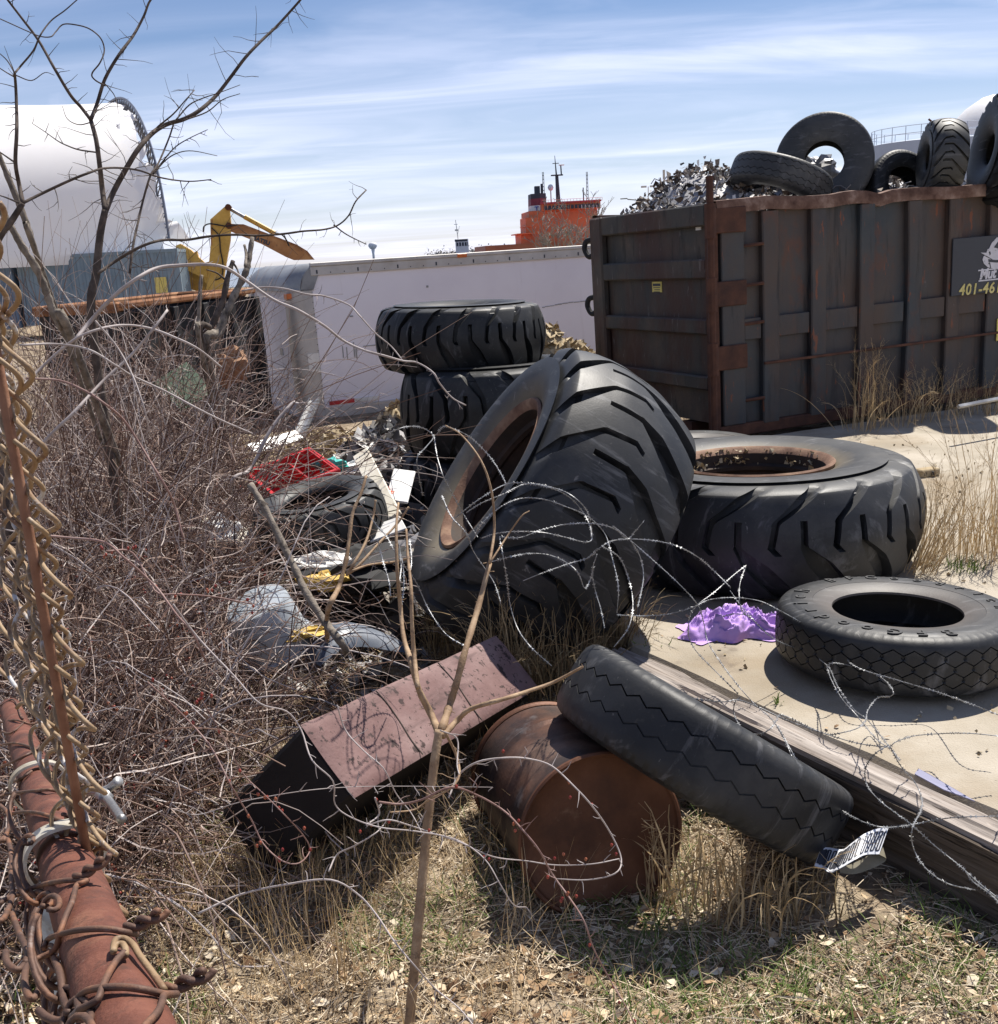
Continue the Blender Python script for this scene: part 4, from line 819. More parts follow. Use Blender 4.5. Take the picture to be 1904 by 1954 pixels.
# scrap heap in the dumpster
def flakes(P, size, flat=0.5, bend=0.35):
    k = len(P); s_ = RG.uniform(*size, (k, 1)); a = RG.normal(size=(k, 3)); a /= np.linalg.norm(a, axis=1)[:, None]; c = np.cross(a, RG.normal(size=(k, 3))); c /= np.linalg.norm(c, axis=1)[:, None]; n_ = np.cross(a, c)
    c = c * RG.uniform(flat * .5, 1, (k, 1)); q = n_ * s_ * RG.normal(0, bend, (k, 1)); q2 = n_ * s_ * RG.normal(0, bend, (k, 1))
    V = np.stack([P - a * s_ - c * s_ * .8, P + a * s_ * .9 - c * s_ + q, P + a * s_ + c * s_, P - a * s_ * .7 + c * s_ * .9 + q2, P + q * .8 + q2 * .4], 1)
    o = (np.arange(k) * 5)[:, None]; return V.reshape(-1, 3), np.concatenate([o + np.array([[0, 1, 4]]), o + np.array([[1, 2, 4]]), o + np.array([[2, 3, 4]]), o + np.array([[3, 0, 4]])])
def hz_(x, y): 
    e = np.minimum(np.minimum(x, DL - x), np.minimum(y, DW - y)); base = np.clip(e / .55, 0, 1) ** .7
    yb = np.clip((y - .55) / 1.2, 0, 1)
    return DH - .16 + base * (.06 + yb * (.16 + .40 * np.exp(-((x - .95) / .50) ** 2) + .36 * np.exp(-((x - 1.9) / .55) ** 2) + .30 * np.exp(-((x - 3.5) / .7) ** 2)) + .14 * (vnoise(x * 2.2, y * 2.2, 5) - .5))
xg, yg = np.meshgrid(np.linspace(.1, DL - .1, 70), np.linspace(.12, DW - .12, 28), indexing='ij')
b = MB(); b.add(*grid(np.stack([xg, yg, hz_(xg, yg) - .07], -1)))
k = 5200; x = RG.uniform(.12, DL - .12, k); y = RG.uniform(.14, DW - .14, k); P = np.stack([x, y, hz_(x, y) + RG.normal(0, .035, k)], -1); b.add(*flakes(P[:2000], (.010, .042), .3, .55)); fv, ff = flakes(P[2000:], (.010, .05), .3, .55); b.add(fv, ff, 1)
k = 260; x = RG.uniform(.2, DL - .2, k); y = RG.uniform(.2, DW - .2, k); P0 = np.stack([x, y, hz_(x, y)], -1); dr_ = RG.normal(size=(k, 3)) * [.14, .14, .07]; t = np.linspace(0, 1, 5)[None, :, None]
b.batch(P0[:, None] + dr_[:, None] * t + RG.normal(0, .02, (k, 5, 3)), np.full((k, 5), .006), 4)
sc = b.build('scrap_heap', [M['scrap'], pm('rusty_scrap', [(.03, .025, .022), (.09, .06, .045), (.17, .12, .085), (.30, .26, .22)], 8, 5, (.6, .9), 0, island=.9)]); sc.matrix_world = DM; tag(sc, kind='stuff')
for pts, lb in (([(1520, 300), (1527, 285)], None),):
    pass
b = MB(); zr = lambda x, y: (1272 + x * .3319, 185.7 + y * .3319)
b.tube(smoothpath([at(*zr(1440, 330), 12.4), at(*zr(1500, 260), 12.4), at(*zr(1560, 200), 12.4), at(*zr(1545, 160), 12.4), at(*zr(1505, 125), 12.4)]), .012, 5); b.tube(smoothpath([at(*zr(1555, 205), 12.4), at(*zr(1560, 180), 12.4), at(*zr(1580, 165), 12.4), at(*zr(1588, 205), 12.4)]), .009, 5)
tag(b.build('bent_rod', M['rust']), 'thin bent rusty rod sticking up out of the scrap heap', 'rod')

def lump(nm, c, size, m, label, cat, seed=0, fl=.6):
    b = MB(); n1, n2 = 22, 16; V = np.zeros((n1 + 1, n2, 3))
    for i in range(n1 + 1):
        for j in range(n2):
            a, e = 2 * math.pi * i / n1, math.pi * (j / (n2 - 1) - .5); d_ = np.array([math.cos(a) * math.cos(e), math.sin(a) * math.cos(e), math.sin(e)])
            k = 1 + .9 * (vnoise(np.array([d_[0] * 2 + 7.]), np.array([d_[1] * 2 + d_[2] * 3.]), seed)[0] - .5) + .5 * (vnoise(np.array([d_[0] * 6.]), np.array([d_[1] * 6 + d_[2] * 7.]), seed + 1)[0] - .5); V[i, j] = c + d_ * np.array(size) * k
    V[n1] = V[0]; b.add(*grid(V)); return tag(b.build(nm, m, smooth=35), label, cat)
# ------------------------------------------------------------------ tyres
def loader_tyre(Rr, Wd, ri, pitches, depth, hand=1, wear=0.0, rows=41, seed=0, width=0.20, slant=1.0, nar=.055):
    """earthmover tyre: hooked lugs, point-symmetric about the centre line; the grooves' walls are real geometry"""
    b = MB(); rg = np.random.default_rng(seed)
    # groove A: wide pocket slanting in from one shoulder, narrowing to a slit across the crown; groove B: slit from the crown slanting out to the other shoulder
    def base(v): return slant * (v - .05) if v < .05 else 0.0
    def tail(v): return -.15 * (min(v, .52) - .05) * (v > .05) - 1.6 * slant * max(0, v - .52)
    def cA(v): return base(v) if v < .55 else tail(v) - tail(.55)
    def wA(v):
        if v < -.30: return width + .02 * min(1, (-.30 - v) / .6)
        if v < .08: return width - (width - nar) * (v + .30) / .38
        return nar
    def dA(v): return 1.0 if v < .50 else max(0, 1 - (v - .50) / .04)
    def cB(v): return .5 + base(v) if v < -.05 else .5 + base(v) + tail(v)
    def wB(v): return nar if v < .45 else nar + .10 * min(1, (v - .45) / .5)
    def dB(v): return 1.0 if v > -.04 else max(0, 1 - (-.04 - v) / .04)
    vt = np.r_[np.linspace(-1.34, -1.02, 6), np.linspace(-1, 1, rows), np.linspace(1.02, 1.34, 6)]
    def prof(v):
        a = abs(v); s_ = math.copysign(1, v)
        if a <= 1: return (s_ * a * .455 * Wd, Rr - .085 * Rr * a ** 2.1)
        t = (a - 1) / .34; return (s_ * Wd * (.455 + .05 * math.sin(t * math.pi / 2)), Rr - .085 * Rr - t * (.30 * (Rr - ri)) * (0.35 + .65 * t))
    e = .012; rows_ = []
    for v in vt:
        ax_, rad = prof(v); da = depth * dA(v); db = depth * dB(v); fade = 1.0 if abs(v) < 1.05 else max(0, 1 - (abs(v) - 1.05) / .27)
        ca, wa = cA(v), wA(v); cb, wb = cB(v), wB(v)
        L = [(ca - wa - e, 0), (ca - wa, da), (ca, da), (ca + wa, da), (ca + wa + e, 0), ((ca + wa + cb - wb) / 2, 0), (cb - wb - e, 0), (cb - wb, db), (cb, db), (cb + wb, db), (cb + wb + e, 0), ((cb + wb + ca + 1 - wa) / 2, 0)]
        rows_.append((ax_, rad, L, fade))
    ang = lambda p, u: hand * (p + u) * 2 * math.pi / pitches
    side = [(.530, .60), (.540, .45), (.515, .25), (.47, .10), (.43, .02), (.405, -.005), (.36, -.01)]
    ins = [(.38, .10), (.44, .30), (.46, .55), (.40, .78), (.22, .84), (0, .85)]
    def plain(ax_, rad, L): return (ax_, rad, [(l[0], 0) for l in L], 0)
    Lm, Lp = rows_[0][2], rows_[-1][2]; H = Rr - ri
    pre = [plain(-a * Wd, ri + f * H, Lm) for a, f in (ins[::-1] + side[::-1])]
    post_ = [plain(a * Wd, ri + f * H, Lp) for a, f in (side + ins)]
    allr = pre + rows_ + post_; nu = pitches * 12; V = np.zeros((len(allr), nu, 3))
    chip = rg.normal(0, 1, (pitches, 12))
    for i, (ax_, rad, L, fade) in enumerate(allr):
        for p in range(pitches):
            for q, (u, d_) in enumerate(L):
                th = ang(p, u); w_ = wear * (vnoise(np.array([th * 3.1]), np.array([ax_ * 9]), seed)[0] - .5) * (1 if fade > 0 else 0)
                rr = rad - d_ * fade + w_; V[i, p * 12 + q] = (rr * math.cos(th), rr * math.sin(th), ax_)
    n_, m = V.shape[:2]; I, J = np.meshgrid(np.arange(n_ - 1), np.arange(m), indexing='ij'); J2 = (J + 1) % m
    b.add(V.reshape(-1, 3), np.stack([I * m + J, I * m + J2, (I + 1) * m + J2, (I + 1) * m + J], -1).reshape(-1, 4))
    return b
def rim_mesh(ri, Wd):
    b = MB(); w = .43 * Wd
    pr = [(ri - .012, w - .03), (ri + .028, w + .012), (ri + .034, w + .034), (ri + .022, w + .044), (ri + .004, w + .036), (ri - .022, w + .004), (ri - .03, w - .06), (ri - .055, w - .075), (ri - .055, w - .10), (ri - .03, w - .12), (ri - .04, .08), (ri - .075, .05), (ri - .09, .02), (ri - .09, -.02), (ri - .05, -.06), (ri - .03, -w + .02), (ri + .03, -w - .03), (ri + .03, -w - .045), (ri - .01, -w - .02), (ri - .012, w - .03)]
    b.rev(pr[:6], 96); b.rev(pr[5:15], 96, 1); b.rev(pr[14:], 96); return b
def truck_tyre(Rr, Wd, ri, nz, style, seed=0, depth=.011):
    """road tyre; zigzag circumferential grooves, optional links making honeycomb blocks, notched shoulders"""
    b = MB()
    gv = {'worn': [-.22, .42], 'zigzag': [-.72, -.30, .30, .72], 'honey': [-.56, -.16, .24, .64], 'rib': [-.6, -.2, .2, .6]}[style]
    amp = {'worn': .085, 'zigzag': .075, 'honey': .10, 'rib': .02}[style]; gw = .018; e = .008
    um = np.array([0, .06, .20, .44, .5, .56, .70, .94]); uoff = np.array([0, .02, .05, .08])
    us = sorted(set([0.0, .03, .10, .25, .40, .47, .5, .53, .60, .75, .90, .97])); nu = nz * len(us)
    th = np.array([(p + u) * 2 * math.pi / nz for p in range(nz) for u in us]); uu = np.array([u for p in range(nz) for u in us])
    tri = 4 * np.abs(uu - .5) - 1
    H = Rr - ri
    rows = []
    def P(v): a = np.abs(v); return v * .44 * Wd, Rr - .018 * Rr * a ** 2.5 - .012 * np.clip((a - .72) / .28, 0, 1) ** 2
    link0 = (np.minimum(uu, 1 - uu) < .035).astype(float); link1 = (np.abs(uu - .5) < .035).astype(float)
    vs = [(-1.0, 0, None)]; last = -1.0
    for gi, g in enumerate(gv):
        ph = 1 if gi % 2 == 0 else -1
        for k in ((.33, .66)): vs.append((last + (g - last) * k if gi == 0 else None, ('mid', gi, k), None))
        for off, d_ in ((-gw - e, 0), (-gw, 1), (gw, 1), (gw + e, 0)): vs.append((g + off, d_, ph))
        last = g
    for k in (.4, .75): vs.append((last + (1 - last) * k, 0, None))
    vs.append((1.0, 0, None))
    ctr = lambda gi: gv[gi] + amp * (1 if gi % 2 == 0 else -1) * tri
    notch = (np.abs(uu - .25) < .04) | (np.abs(uu - .75) < .16) & (np.abs(uu - .75) > .13)
    for (v, d_, ph) in vs:
        dep = np.zeros(nu)
        if isinstance(d_, tuple):
            _, gi, k = d_; lo = ctr(gi - 1) if gi else np.full(nu, -1.0); va = lo + (ctr(gi) - lo) * k
            if style == 'honey' and gi: dep = depth * .8 * (link0 if gi % 2 else link1)
        else:
            va = np.full(nu, v) if ph is None else v + amp * ph * tri
            dep = np.full(nu, depth * d_ * (.45 if style == 'worn' and v < .1 else 1))
        a_, r_ = P(va); rows.append((a_, r_ - dep))
    sh = depth * 1.2 * (notch if style != 'rib' else 0)
    shr = lambda s_: [(np.full(nu, s_ * .475 * Wd), Rr - .018 * Rr - .030 - sh * .8), (np.full(nu, s_ * .492 * Wd), np.full(nu, Rr - .018 * Rr - .05))]
    side = [(.497, .72), (.500, .715), (.505, .55), (.500, .35), (.494, .345), (.47, .18), (.425, .05), (.40, 0.0), (.36, -.005)]
    ins = [(.385, .12), (.44, .3), (.46, .55), (.40, .80), (.22, .86), (0, .87)]
    f = np.ones(nu); pre = [(-a * Wd * f, (ri + q * H) * f) for a, q in ins[::-1] + side[::-1]]; pos_ = [(a * Wd * f, (ri + q * H) * f) for a, q in side + ins]
    allr = pre + shr(-1)[::-1] + rows + shr(1) + pos_
    V = np.array([np.stack([r_ * np.cos(th), r_ * np.sin(th), a_], -1) for a_, r_ in allr]); n_, m = V.shape[:2]
    I, J = np.meshgrid(np.arange(n_ - 1), np.arange(m), indexing='ij'); J2 = (J + 1) % m
    b.add(V.reshape(-1, 3), np.stack([I * m + J, I * m + J2, (I + 1) * m + J2, (I + 1) * m + J], -1).reshape(-1, 4)); return b
RB = {}
M['rust_flange'] = pm('rim_flange_rust', [(.10, .045, .025), (.20, .11, .07), (.34, .22, .14)], 7, 10, (.65, .9), .2, .002, 60)
M['rim_dark'] = pm('dark_rim_barrel', [(.012, .008, .006), (.028, .016, .011), (.06, .033, .02)], 5, 8, (.6, .9), .1, .002, 40)
RB['big'] = rubber('loader_tyre_rubber', (0.025, 0.026, 0.028), r_in=.40, bead=(0.30, 0.245, 0.155))
RB['old'] = rubber('old_black_tyre_rubber', (0.014, 0.015, 0.016), amt=.25)
RB['road'] = rubber('road_tyre_rubber', (0.021, 0.022, 0.024), r_in=.22, bead=(0.20, 0.17, 0.145), amt=.4)
RB['dusty'] = rubber('dusty_grey_tyre_rubber', (0.045, 0.046, 0.046), dust=(0.22, 0.21, 0.18), amt=.55)
def tyre(mb, rubber_m, ctr, axis, label, roll=0.0, rim=None, nm='loader_tyre', group=None, ref=(0, 0, 1)):
    mat = axis_mtx(ctr, axis, roll, ref)
    r = thing(nm, (0, 0, 0), label, 'tyre', group, mat=mat); mb.build('casing', rubber_m, r, 38)
    if rim is not None: rim.build('rim', [M['rust_flange'], M['rim_dark']], r, 40)
    return r
BR, BW, BI = .90, .75, .40
BI = .435
big = loader_tyre(.862, .81, BI, 17, .062, 1, .012, seed=2, slant=.80, width=.19, nar=.042)
mc = at(1043, 970, 5.73); maxis = cdir(-.815, .495, -.29)
lead = tyre(big, RB['big'], mc, maxis, 'giant worn loader tyre tilted on edge, its rusty rim facing left', .12, rim_mesh(BI, .81))
flat_ = loader_tyre(1.0, .62, .45, 18, .060, -1, .012, seed=5, slant=.75, width=.19, nar=.045)
fcc = onz(1437, 880, .61)
tyre(flat_, RB['big'], np.array([fcc[0], fcc[1], .31]), cdir(0, 1, 0) * 0 + np.array([.0, .012, 1.0]), 'giant loader tyre lying flat on the slab with sand on its rusty rim', .2, rim_mesh(.45, .62))
# sand lying in the flat tyre's rim
k = 160; a = RG.uniform(.2, 2.9, k); rr = RG.uniform(.40, .47, k); P = np.stack([fcc[0] + rr * np.cos(a), fcc[1] + rr * np.sin(a), np.full(k, .575) + RG.uniform(-.01, .03, k) - (rr < .43) * .05], -1); b = MB(); b.add(*flakes(P, (.006, .02), .6, .5)); tag(b.build('loose_gravel', M['stones']), kind='stuff')
trac = lambda R_, W_, ri_, p_, d_, h_, s_: loader_tyre(R_, W_, ri_, p_, d_ * 1.2, h_, .006, 25, s_, .15, .5)
b_up = trac(.76, .54, .33, 18, .05, -1, 11)
tyre(b_up, RB['old'], at(879, 641, 9.35) + np.array([0, 0, 0]), np.array([.02, .0, 1]), 'black tractor-lug tyre lying on top of the tall stack before the trailer', .3, None, 'stacked_tyre', 'tall stack of black tyres')
b_md = trac(.84, .74, .36, 16, .055, 1, 13); cm = at(945, 776, 9.25)
tyre(b_md, RB['old'], cm, np.array([-.01, .02, 1]), 'wide black tyre second in the stack, directly under the top one', .1, None, 'stacked_tyre', 'tall stack of black tyres')
b_lo = trac(.82, .58, .36, 20, .05, 1, 17); cl_ = cm.copy(); cl_[2] = cm[2] - .66; cl_[0] -= .10
tyre(b_lo, RB['old'], cl_, np.array([.0, 0, 1]), 'lowest black tyre of the stack, mostly hidden by the tilted giant', .2, None, 'stacked_tyre', 'tall stack of black tyres')
# truck tyre on the slab
tt = truck_tyre(.535, .265, .285, 40, 'honey', depth=.010)
tk = tyre(tt, RB['road'], np.array([1.80, 4.52, .142]), np.array([.035, .035, 1.0]), 'road tyre lying flat on the sunny slab with raised lettering on its sidewall', .0, None, 'truck_tyre')
def ring_text(body, r0, size, a0, step, parent, m, z):
    b = MB(); 
    for i, ch in enumerate(body):
        if ch == ' ': continue
        V, Fc = text_mesh(ch, size, .0025, .001); 
        if not len(V): continue
        w = V[:, 0].mean(); aa = a0 + i * step
        # letter tops point outward, reading clockwise seen from above
        rad = np.array([math.cos(aa), math.sin(aa)]); tan = np.array([math.sin(aa), -math.cos(aa)])
        V2 = np.stack([rad[0] * (r0 + V[:, 1]) + tan[0] * (V[:, 0] - w), rad[1] * (r0 + V[:, 1]) + tan[1] * (V[:, 0] - w), z + V[:, 2]], -1); o = b.n
        b.V.append(V2); b.n += len(V2)
        for f in Fc: b.F.append((np.array([f]) + o, 0))
    return b.build('lettering', m, parent)
mlet = pm('raised_rubber_lettering', [(.016, .016, .017), (.024, .024, .025)], 30, 4, (.5, .7))
# local angles: find those facing the camera
TM = np.array(tk.matrix_world)[:3, :3]
def lang(dx, dy):
    v = TM.T @ np.array([dx, dy, 0]); return math.atan2(v[1], v[0])
zl = .136
a_s = lang(.10, -1); ring_text('BFGoodrich', .405, .095, a_s, -.25, tk, mlet, zl)
a_s = lang(-.1, 1); ring_text('BFGoodrich', .415, .078, a_s + .3, -.245, tk, mlet, zl)
# tyre leaning on the drum
lt = truck_tyre(.565, .30, .30, 40, 'worn', depth=.014)
lax = cdir(.507, .862, .035); lc = at(1336, 1430, 3.92)
tyre(lt, RB['road'], lc, lax, 'road tyre with zigzag tread slanting down from the drum to the ground', .1, None, 'truck_tyre')
# half hidden grey tyre behind the flat giant
ht = truck_tyre(.55, .28, .29, 36, 'rib'); tyre(ht, RB['road'], np.array([1.75, 8.75, .15 - .0]), np.array([.02, -.04, 1]), 'grey road tyre lying behind the two giants, only its top showing', .0, None, 'truck_tyre')
# old tractor tyre in the rubbish on the left
jt = loader_tyre(.43, .34, .21, 18, .035, 1, .006, 25, 21, .09); tyre(jt, RB['dusty'], at(612, 992, 6.7), np.array([-.12, -.10, .985]), 'dusty grey lugged tyre lying in the rubbish under the red crate', .4, None, 'tractor_tyre')
# tyres riding on the dumpster
D_ = 11.35
t1_ = truck_tyre(.53, .30, .215, 40, 'zigzag'); 
tyre(t1_, RB['dusty'], at(1572, 312, D_ + .25), cdir(-.30, -.12, -1.0), 'road tyre standing upright on the dumpster load, daylight showing through it', .0, None, 'truck_tyre')
t2_ = truck_tyre(.545, .31, .29, 40, 'zigzag'); tyre(t2_, RB['dusty'], at(1488, 348, D_ - .10), cdir(.30, .95, -.13), 'road tyre slanting against the upright one at the dumpster rim', .2, None, 'truck_tyre')
t3_ = loader_tyre(.41, .36, .13, 16, .04, 1, .004, 25, 31, .10); tyre(t3_, RB['dusty'], at(1797, 303, 11.3), cdir(-.98, .03, .10), 'small lugged tyre with worn pale treads on the dumpster', .3, None, 'tractor_tyre')
t4_ = loader_tyre(.62, .50, .16, 18, .045, 1, .004, 25, 33, .1); tyre(t4_, RB['old'], at(1925, 288, 11.35), cdir(-.98, .10, .06), 'large black tyre at the right end of the dumpster load, cut by the picture edge', .3, None, 'tractor_tyre')
t5_ = truck_tyre(.42, .30, .22, 30, 'zigzag'); tyre(t5_, RB['old'], at(1716, 362, 11.7), cdir(.25, .10, -.96), 'crushed black tyre low between the upright tyre and the small lugged one', .3, None, 'truck_tyre')

lump('foil_sheet', at(1556, 330, 12.05), (.24, .12, .17), M['steel_grey'], 'crumpled silvery sheet seen through the hole of the upright tyre', 'sheet', 21)
# ------------------------------------------------------------------ drum
f0 = at(1148, 1596, 3.62); b0 = at(1034, 1474, 4.32); ax_ = (b0 - f0); LB = np.linalg.norm(ax_); ax_ /= LB
r = thing('oil_drum', (0, 0, 0), 'rusty brown steel drum lying under the slanting tyre', 'drum', mat=axis_mtx(f0, ax_))
RBR = .292
b = MB(); pr = [(RBR - .012, .018), (RBR - .004, .035)]
for t in np.linspace(.05, .95, 46):
    k = sum(.014 * math.exp(-((t - c) / .016) ** 2) for c in (.36, .66)); pr.append((RBR - .006 + k, t * LB))
pr += [(RBR - .004, LB - .03), (RBR - .012, LB - .02)]
nA = 96; V = np.zeros((nA, len(pr), 3))
for i in range(nA):
    a = 2 * math.pi * i / nA
    for j, (q, z) in enumerate(pr):
        dent = .020 * math.exp(-((z - .20) / .09) ** 2) * (vnoise(np.array([a * 1.6]), np.array([z * 6]), 4)[0] - .35); V[i, j] = ((q - dent) * math.cos(a), (q - dent) * math.sin(a), z)
V = np.concatenate([V, V[:1]]); b.add(*grid(V)); b.build('drum_side', M['drum_body'], r, True)
b = MB(); b.rev([(0.001, .020), (.12, .021), (.2, .0195), (RBR - .02, .020), (RBR - .010, .012), (RBR - .008, -.002), (RBR, -.006), (RBR + .007, .000), (RBR + .006, .014), (RBR - .003, .022)], 96); b.build('drum_lid', M['drum'], r, 45)
b = MB(); b.rev([(0.001, LB - .02), (RBR - .02, LB - .02), (RBR - .01, LB - .012), (RBR - .008, LB + .002), (RBR, LB + .006), (RBR + .007, LB), (RBR + .006, LB - .014), (RBR - .003, LB - .022)], 96); b.build('drum_base', M['drum'], r, 45)

# ------------------------------------------------------------------ maroon box
sB = 1.045
Q = {k: EYEP + sB * (np.array(v) - EYEP) for k, v in dict(A=(-.687, 3.18, .457), B=(-.038, 4.402, .274), D=(-.515, 3.058, .252), E=(-1.041, 3.312, .08)).items()}
ex = Q['D'] - Q['A']; ey = Q['B'] - Q['A']; ez = Q['A'] - Q['E']; w_, L_, h_ = map(np.linalg.norm, (ex, ey, ez))
r = thing('storage_box', (0, 0, 0), 'long weathered maroon box slumped on its side beside the drum', 'box', mat=mtx(Q['E'], ex / w_, ey / L_, ez / h_))
b = MB(); nx, ny = 16, 48
def sheet(fn, nu_, nv_): return grid(np.array([[fn(u, v) for v in np.linspace(0, 1, nv_)] for u in np.linspace(0, 1, nu_)]))
def rb(u, v, f):   # gently dented panel, rounded at its borders
    return f
def dent(x, y): return .008 * (vnoise(np.array([x * 5.]), np.array([y * 5.]), 8)[0] - .5) + .004 * (vnoise(np.array([x * 17.]), np.array([y * 17.]), 9)[0] - .5)
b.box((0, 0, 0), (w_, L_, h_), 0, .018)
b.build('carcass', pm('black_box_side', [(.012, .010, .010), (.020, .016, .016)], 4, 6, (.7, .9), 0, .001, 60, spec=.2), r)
b = MB(); V = np.zeros((nx + 1, ny + 1, 3))
for i in range(nx + 1):
    for j in range(ny + 1):
        u, v = i / nx, j / ny; ed = min(u, 1 - u) * w_; ed2 = min(v, 1 - v) * L_; m_ = min(ed, ed2)
        z = h_ + .013 + dent(u * w_, v * L_) - .012 * math.exp(-m_ / .012) + .004 * max(0, 1 - abs(v * L_ - .62) / .006) * -1; V[i, j] = (u * (w_ + .006) - .003, v * (L_ + .006) - .003, z)
b.add(*grid(V)); b.build('cover_panel', M['maroon_box'], r, True)
for v in (.30, .62):
    b = MB(); P = [(u * w_, v * L_ + .01 * math.sin(u * 5), h_ + .0150 + dent(u * w_, v * L_)) for u in np.linspace(.01, .99, 20)]; b.tube(P, .0028, 5); b.build('seam', M['scrap_dark'], r)

# ------------------------------------------------------------------ purple cloth
cc = onz(1402, 1205, 0.0); n1, n2 = 90, 64; V = np.zeros((n1, n2, 3))
for i in range(n1):
    for j in range(n2):
        u, v = i / (n1 - 1) * 2 - 1, j / (n2 - 1) * 2 - 1
        rr_ = math.hypot(u, v); bump = max(0, 1 - rr_ ** 2.2)
        fold = .5 + .5 * math.sin(u * 14 + 2.6 * math.sin(v * 5) + 3 * vnoise(np.array([u * 2.]), np.array([v * 2.]), 2)[0]); f2 = vnoise(np.array([u * 4.]), np.array([v * 4.]), 6)[0]
        rdg = 1 - abs(2 * vnoise(np.array([u * 5 + v * 2.]), np.array([v * 6 - u * 3.]), 12)[0] - 1); rd2 = 1 - abs(2 * vnoise(np.array([u * 11 - v * 4.]), np.array([v * 10 + u * 5.]), 15)[0] - 1)
        z = .006 + bump ** .5 * (.03 + .02 * fold + .05 * f2 + .045 * rdg ** 2 + .02 * rd2 ** 2) ; sq = .75 + .25 * vnoise(np.array([u * 3 + 9.]), np.array([v * 3.]), 7)[0]
        V[i, j] = cc + np.array([.29 * u * sq + .03 * math.sin(v * 6), .17 * v * sq + .025 * math.sin(u * 9), z])
b = MB(); b.add(*grid(V)); tag(b.build('crumpled_cloth', M['purple'], smooth=True), 'crumpled lilac cloth on the slab beside the road tyre', 'cloth')

# printed strip
r_ = onz(1620, 1650, -.25); sx_, sy_ = np.array([.83, .28, 0]), np.array([-.15, .35, .35]); sx_ /= np.linalg.norm(sx_)
Z6 = lambda x, y: ((2200 + x / 3.2566) * .6876, (2100 + y / 3.2566) * .6876)
lowe = [Z6(195, 985), Z6(270, 1010), Z6(340, 1045), Z6(440, 1000), Z6(560, 930), Z6(660, 885), Z6(780, 880)]; upe = [Z6(255, 820), Z6(330, 820), Z6(450, 835), Z6(530, 780), Z6(640, 700), Z6(760, 650), Z6(865, 640)]
dl = [3.50, 3.49, 3.46, 3.46, 3.47, 3.50, 3.53]; du = [3.57, 3.57, 3.55, 3.55, 3.57, 3.60, 3.63]
lo = smoothpath([at(*p, d) for p, d in zip(lowe, dl)], 8); hi = smoothpath([at(*p, d) for p, d in zip(upe, du)], 8)
r = thing('printed_strip', lo[0], 'curled black and white printed strip lying beside the timber', 'strip')
nrm = np.array([np.cross(lo[min(i + 1, len(lo) - 1)] - lo[max(i - 1, 0)], hi[i] - lo[i]) for i in range(len(lo))]); nrm /= np.linalg.norm(nrm, axis=1)[:, None]
if nrm[3] @ FWD > 0: nrm = -nrm
b = MB(); b.add(*grid(np.stack([lo, hi], 1))); b.add(*grid(np.stack([lo - nrm * .002, hi - nrm * .002], 1))); b.build('sheet', M['stripe_white'], r, True)
b = MB(); n_ = len(lo); tt_ = np.linspace(.03, .97, 27); ser = []
ip = lambda A, t: np.array([np.interp(t * (n_ - 1), np.arange(n_), A[:, k]) for k in range(3)])
for i, t in enumerate(tt_):
    pa, pb = ip(lo, t), ip(hi, t); q = ip(nrm, t) * .002; a_, c_ = pa + (pb - pa) * .14 + q, pa + (pb - pa) * .86 + q; tg = ip(lo, min(1, t + .01)) - ip(lo, max(0, t - .01)); tg /= np.linalg.norm(tg); hw = tg * .0032
    b.add([a_ - hw, a_ + hw, c_ + hw, c_ - hw], [[0, 1, 2, 3]])
    if i < 26:
        t2 = tt_[i + 1]; e_ = .86 if i % 2 == 0 else .14; p0 = ip(lo, t) + (ip(hi, t) - ip(lo, t)) * e_ + q; p1 = ip(lo, t2) + (ip(hi, t2) - ip(lo, t2)) * e_ + q; up_ = (pb - pa) / np.linalg.norm(pb - pa) * .003; b.add([p0 - up_, p1 - up_, p1 + up_, p0 + up_], [[0, 1, 2, 3]])
b.build('printed_trace', M['stripe_dark'], r)
bl = smoothpath([at(*Z6(780, 882), 3.53), at(*Z6(845, 930), 3.56), at(*Z6(740, 1000), 3.55), at(*Z6(560, 1060), 3.53), at(*Z6(430, 1050), 3.50)], 6); bu = bl + np.array([0, .06, .045])[None] * np.linspace(1, .3, len(bl))[:, None]
b = MB(); b.add(*grid(np.stack([bl, bu], 1))); b.build('curled_end', M['strip_back'], r, True)
# slate blue sheet on the slab
r0_, pts = None, [onz(x, y, .004) for x, y in (Z6(1095, 150), Z6(1120, 105), Z6(1200, 150), Z6(1590, 390), Z6(1330, 270))]
pts = [onz(1745, 1478, .006), onz(1752, 1468, .012), onz(1775, 1480, .012), onz(1860, 1530, .006), onz(1800, 1508, .006)]
b = MB(); b.V.append(np.array(pts + [p + np.array([0, 0, .004]) for p in pts])); b.n = 10
b.F.append((np.array([[0, 1, 2, 3, 4]]), 0)); b.F.append((np.array([[9, 8, 7, 6, 5]]), 0)); b.F.append((np.array([[i, (i + 1) % 5, 5 + (i + 1) % 5, 5 + i] for i in range(5)]), 0))
tag(b.build('plastic_sheet', M['paper_blue']), 'thin slate-blue triangular sheet on the slab edge by the timber', 'sheet')
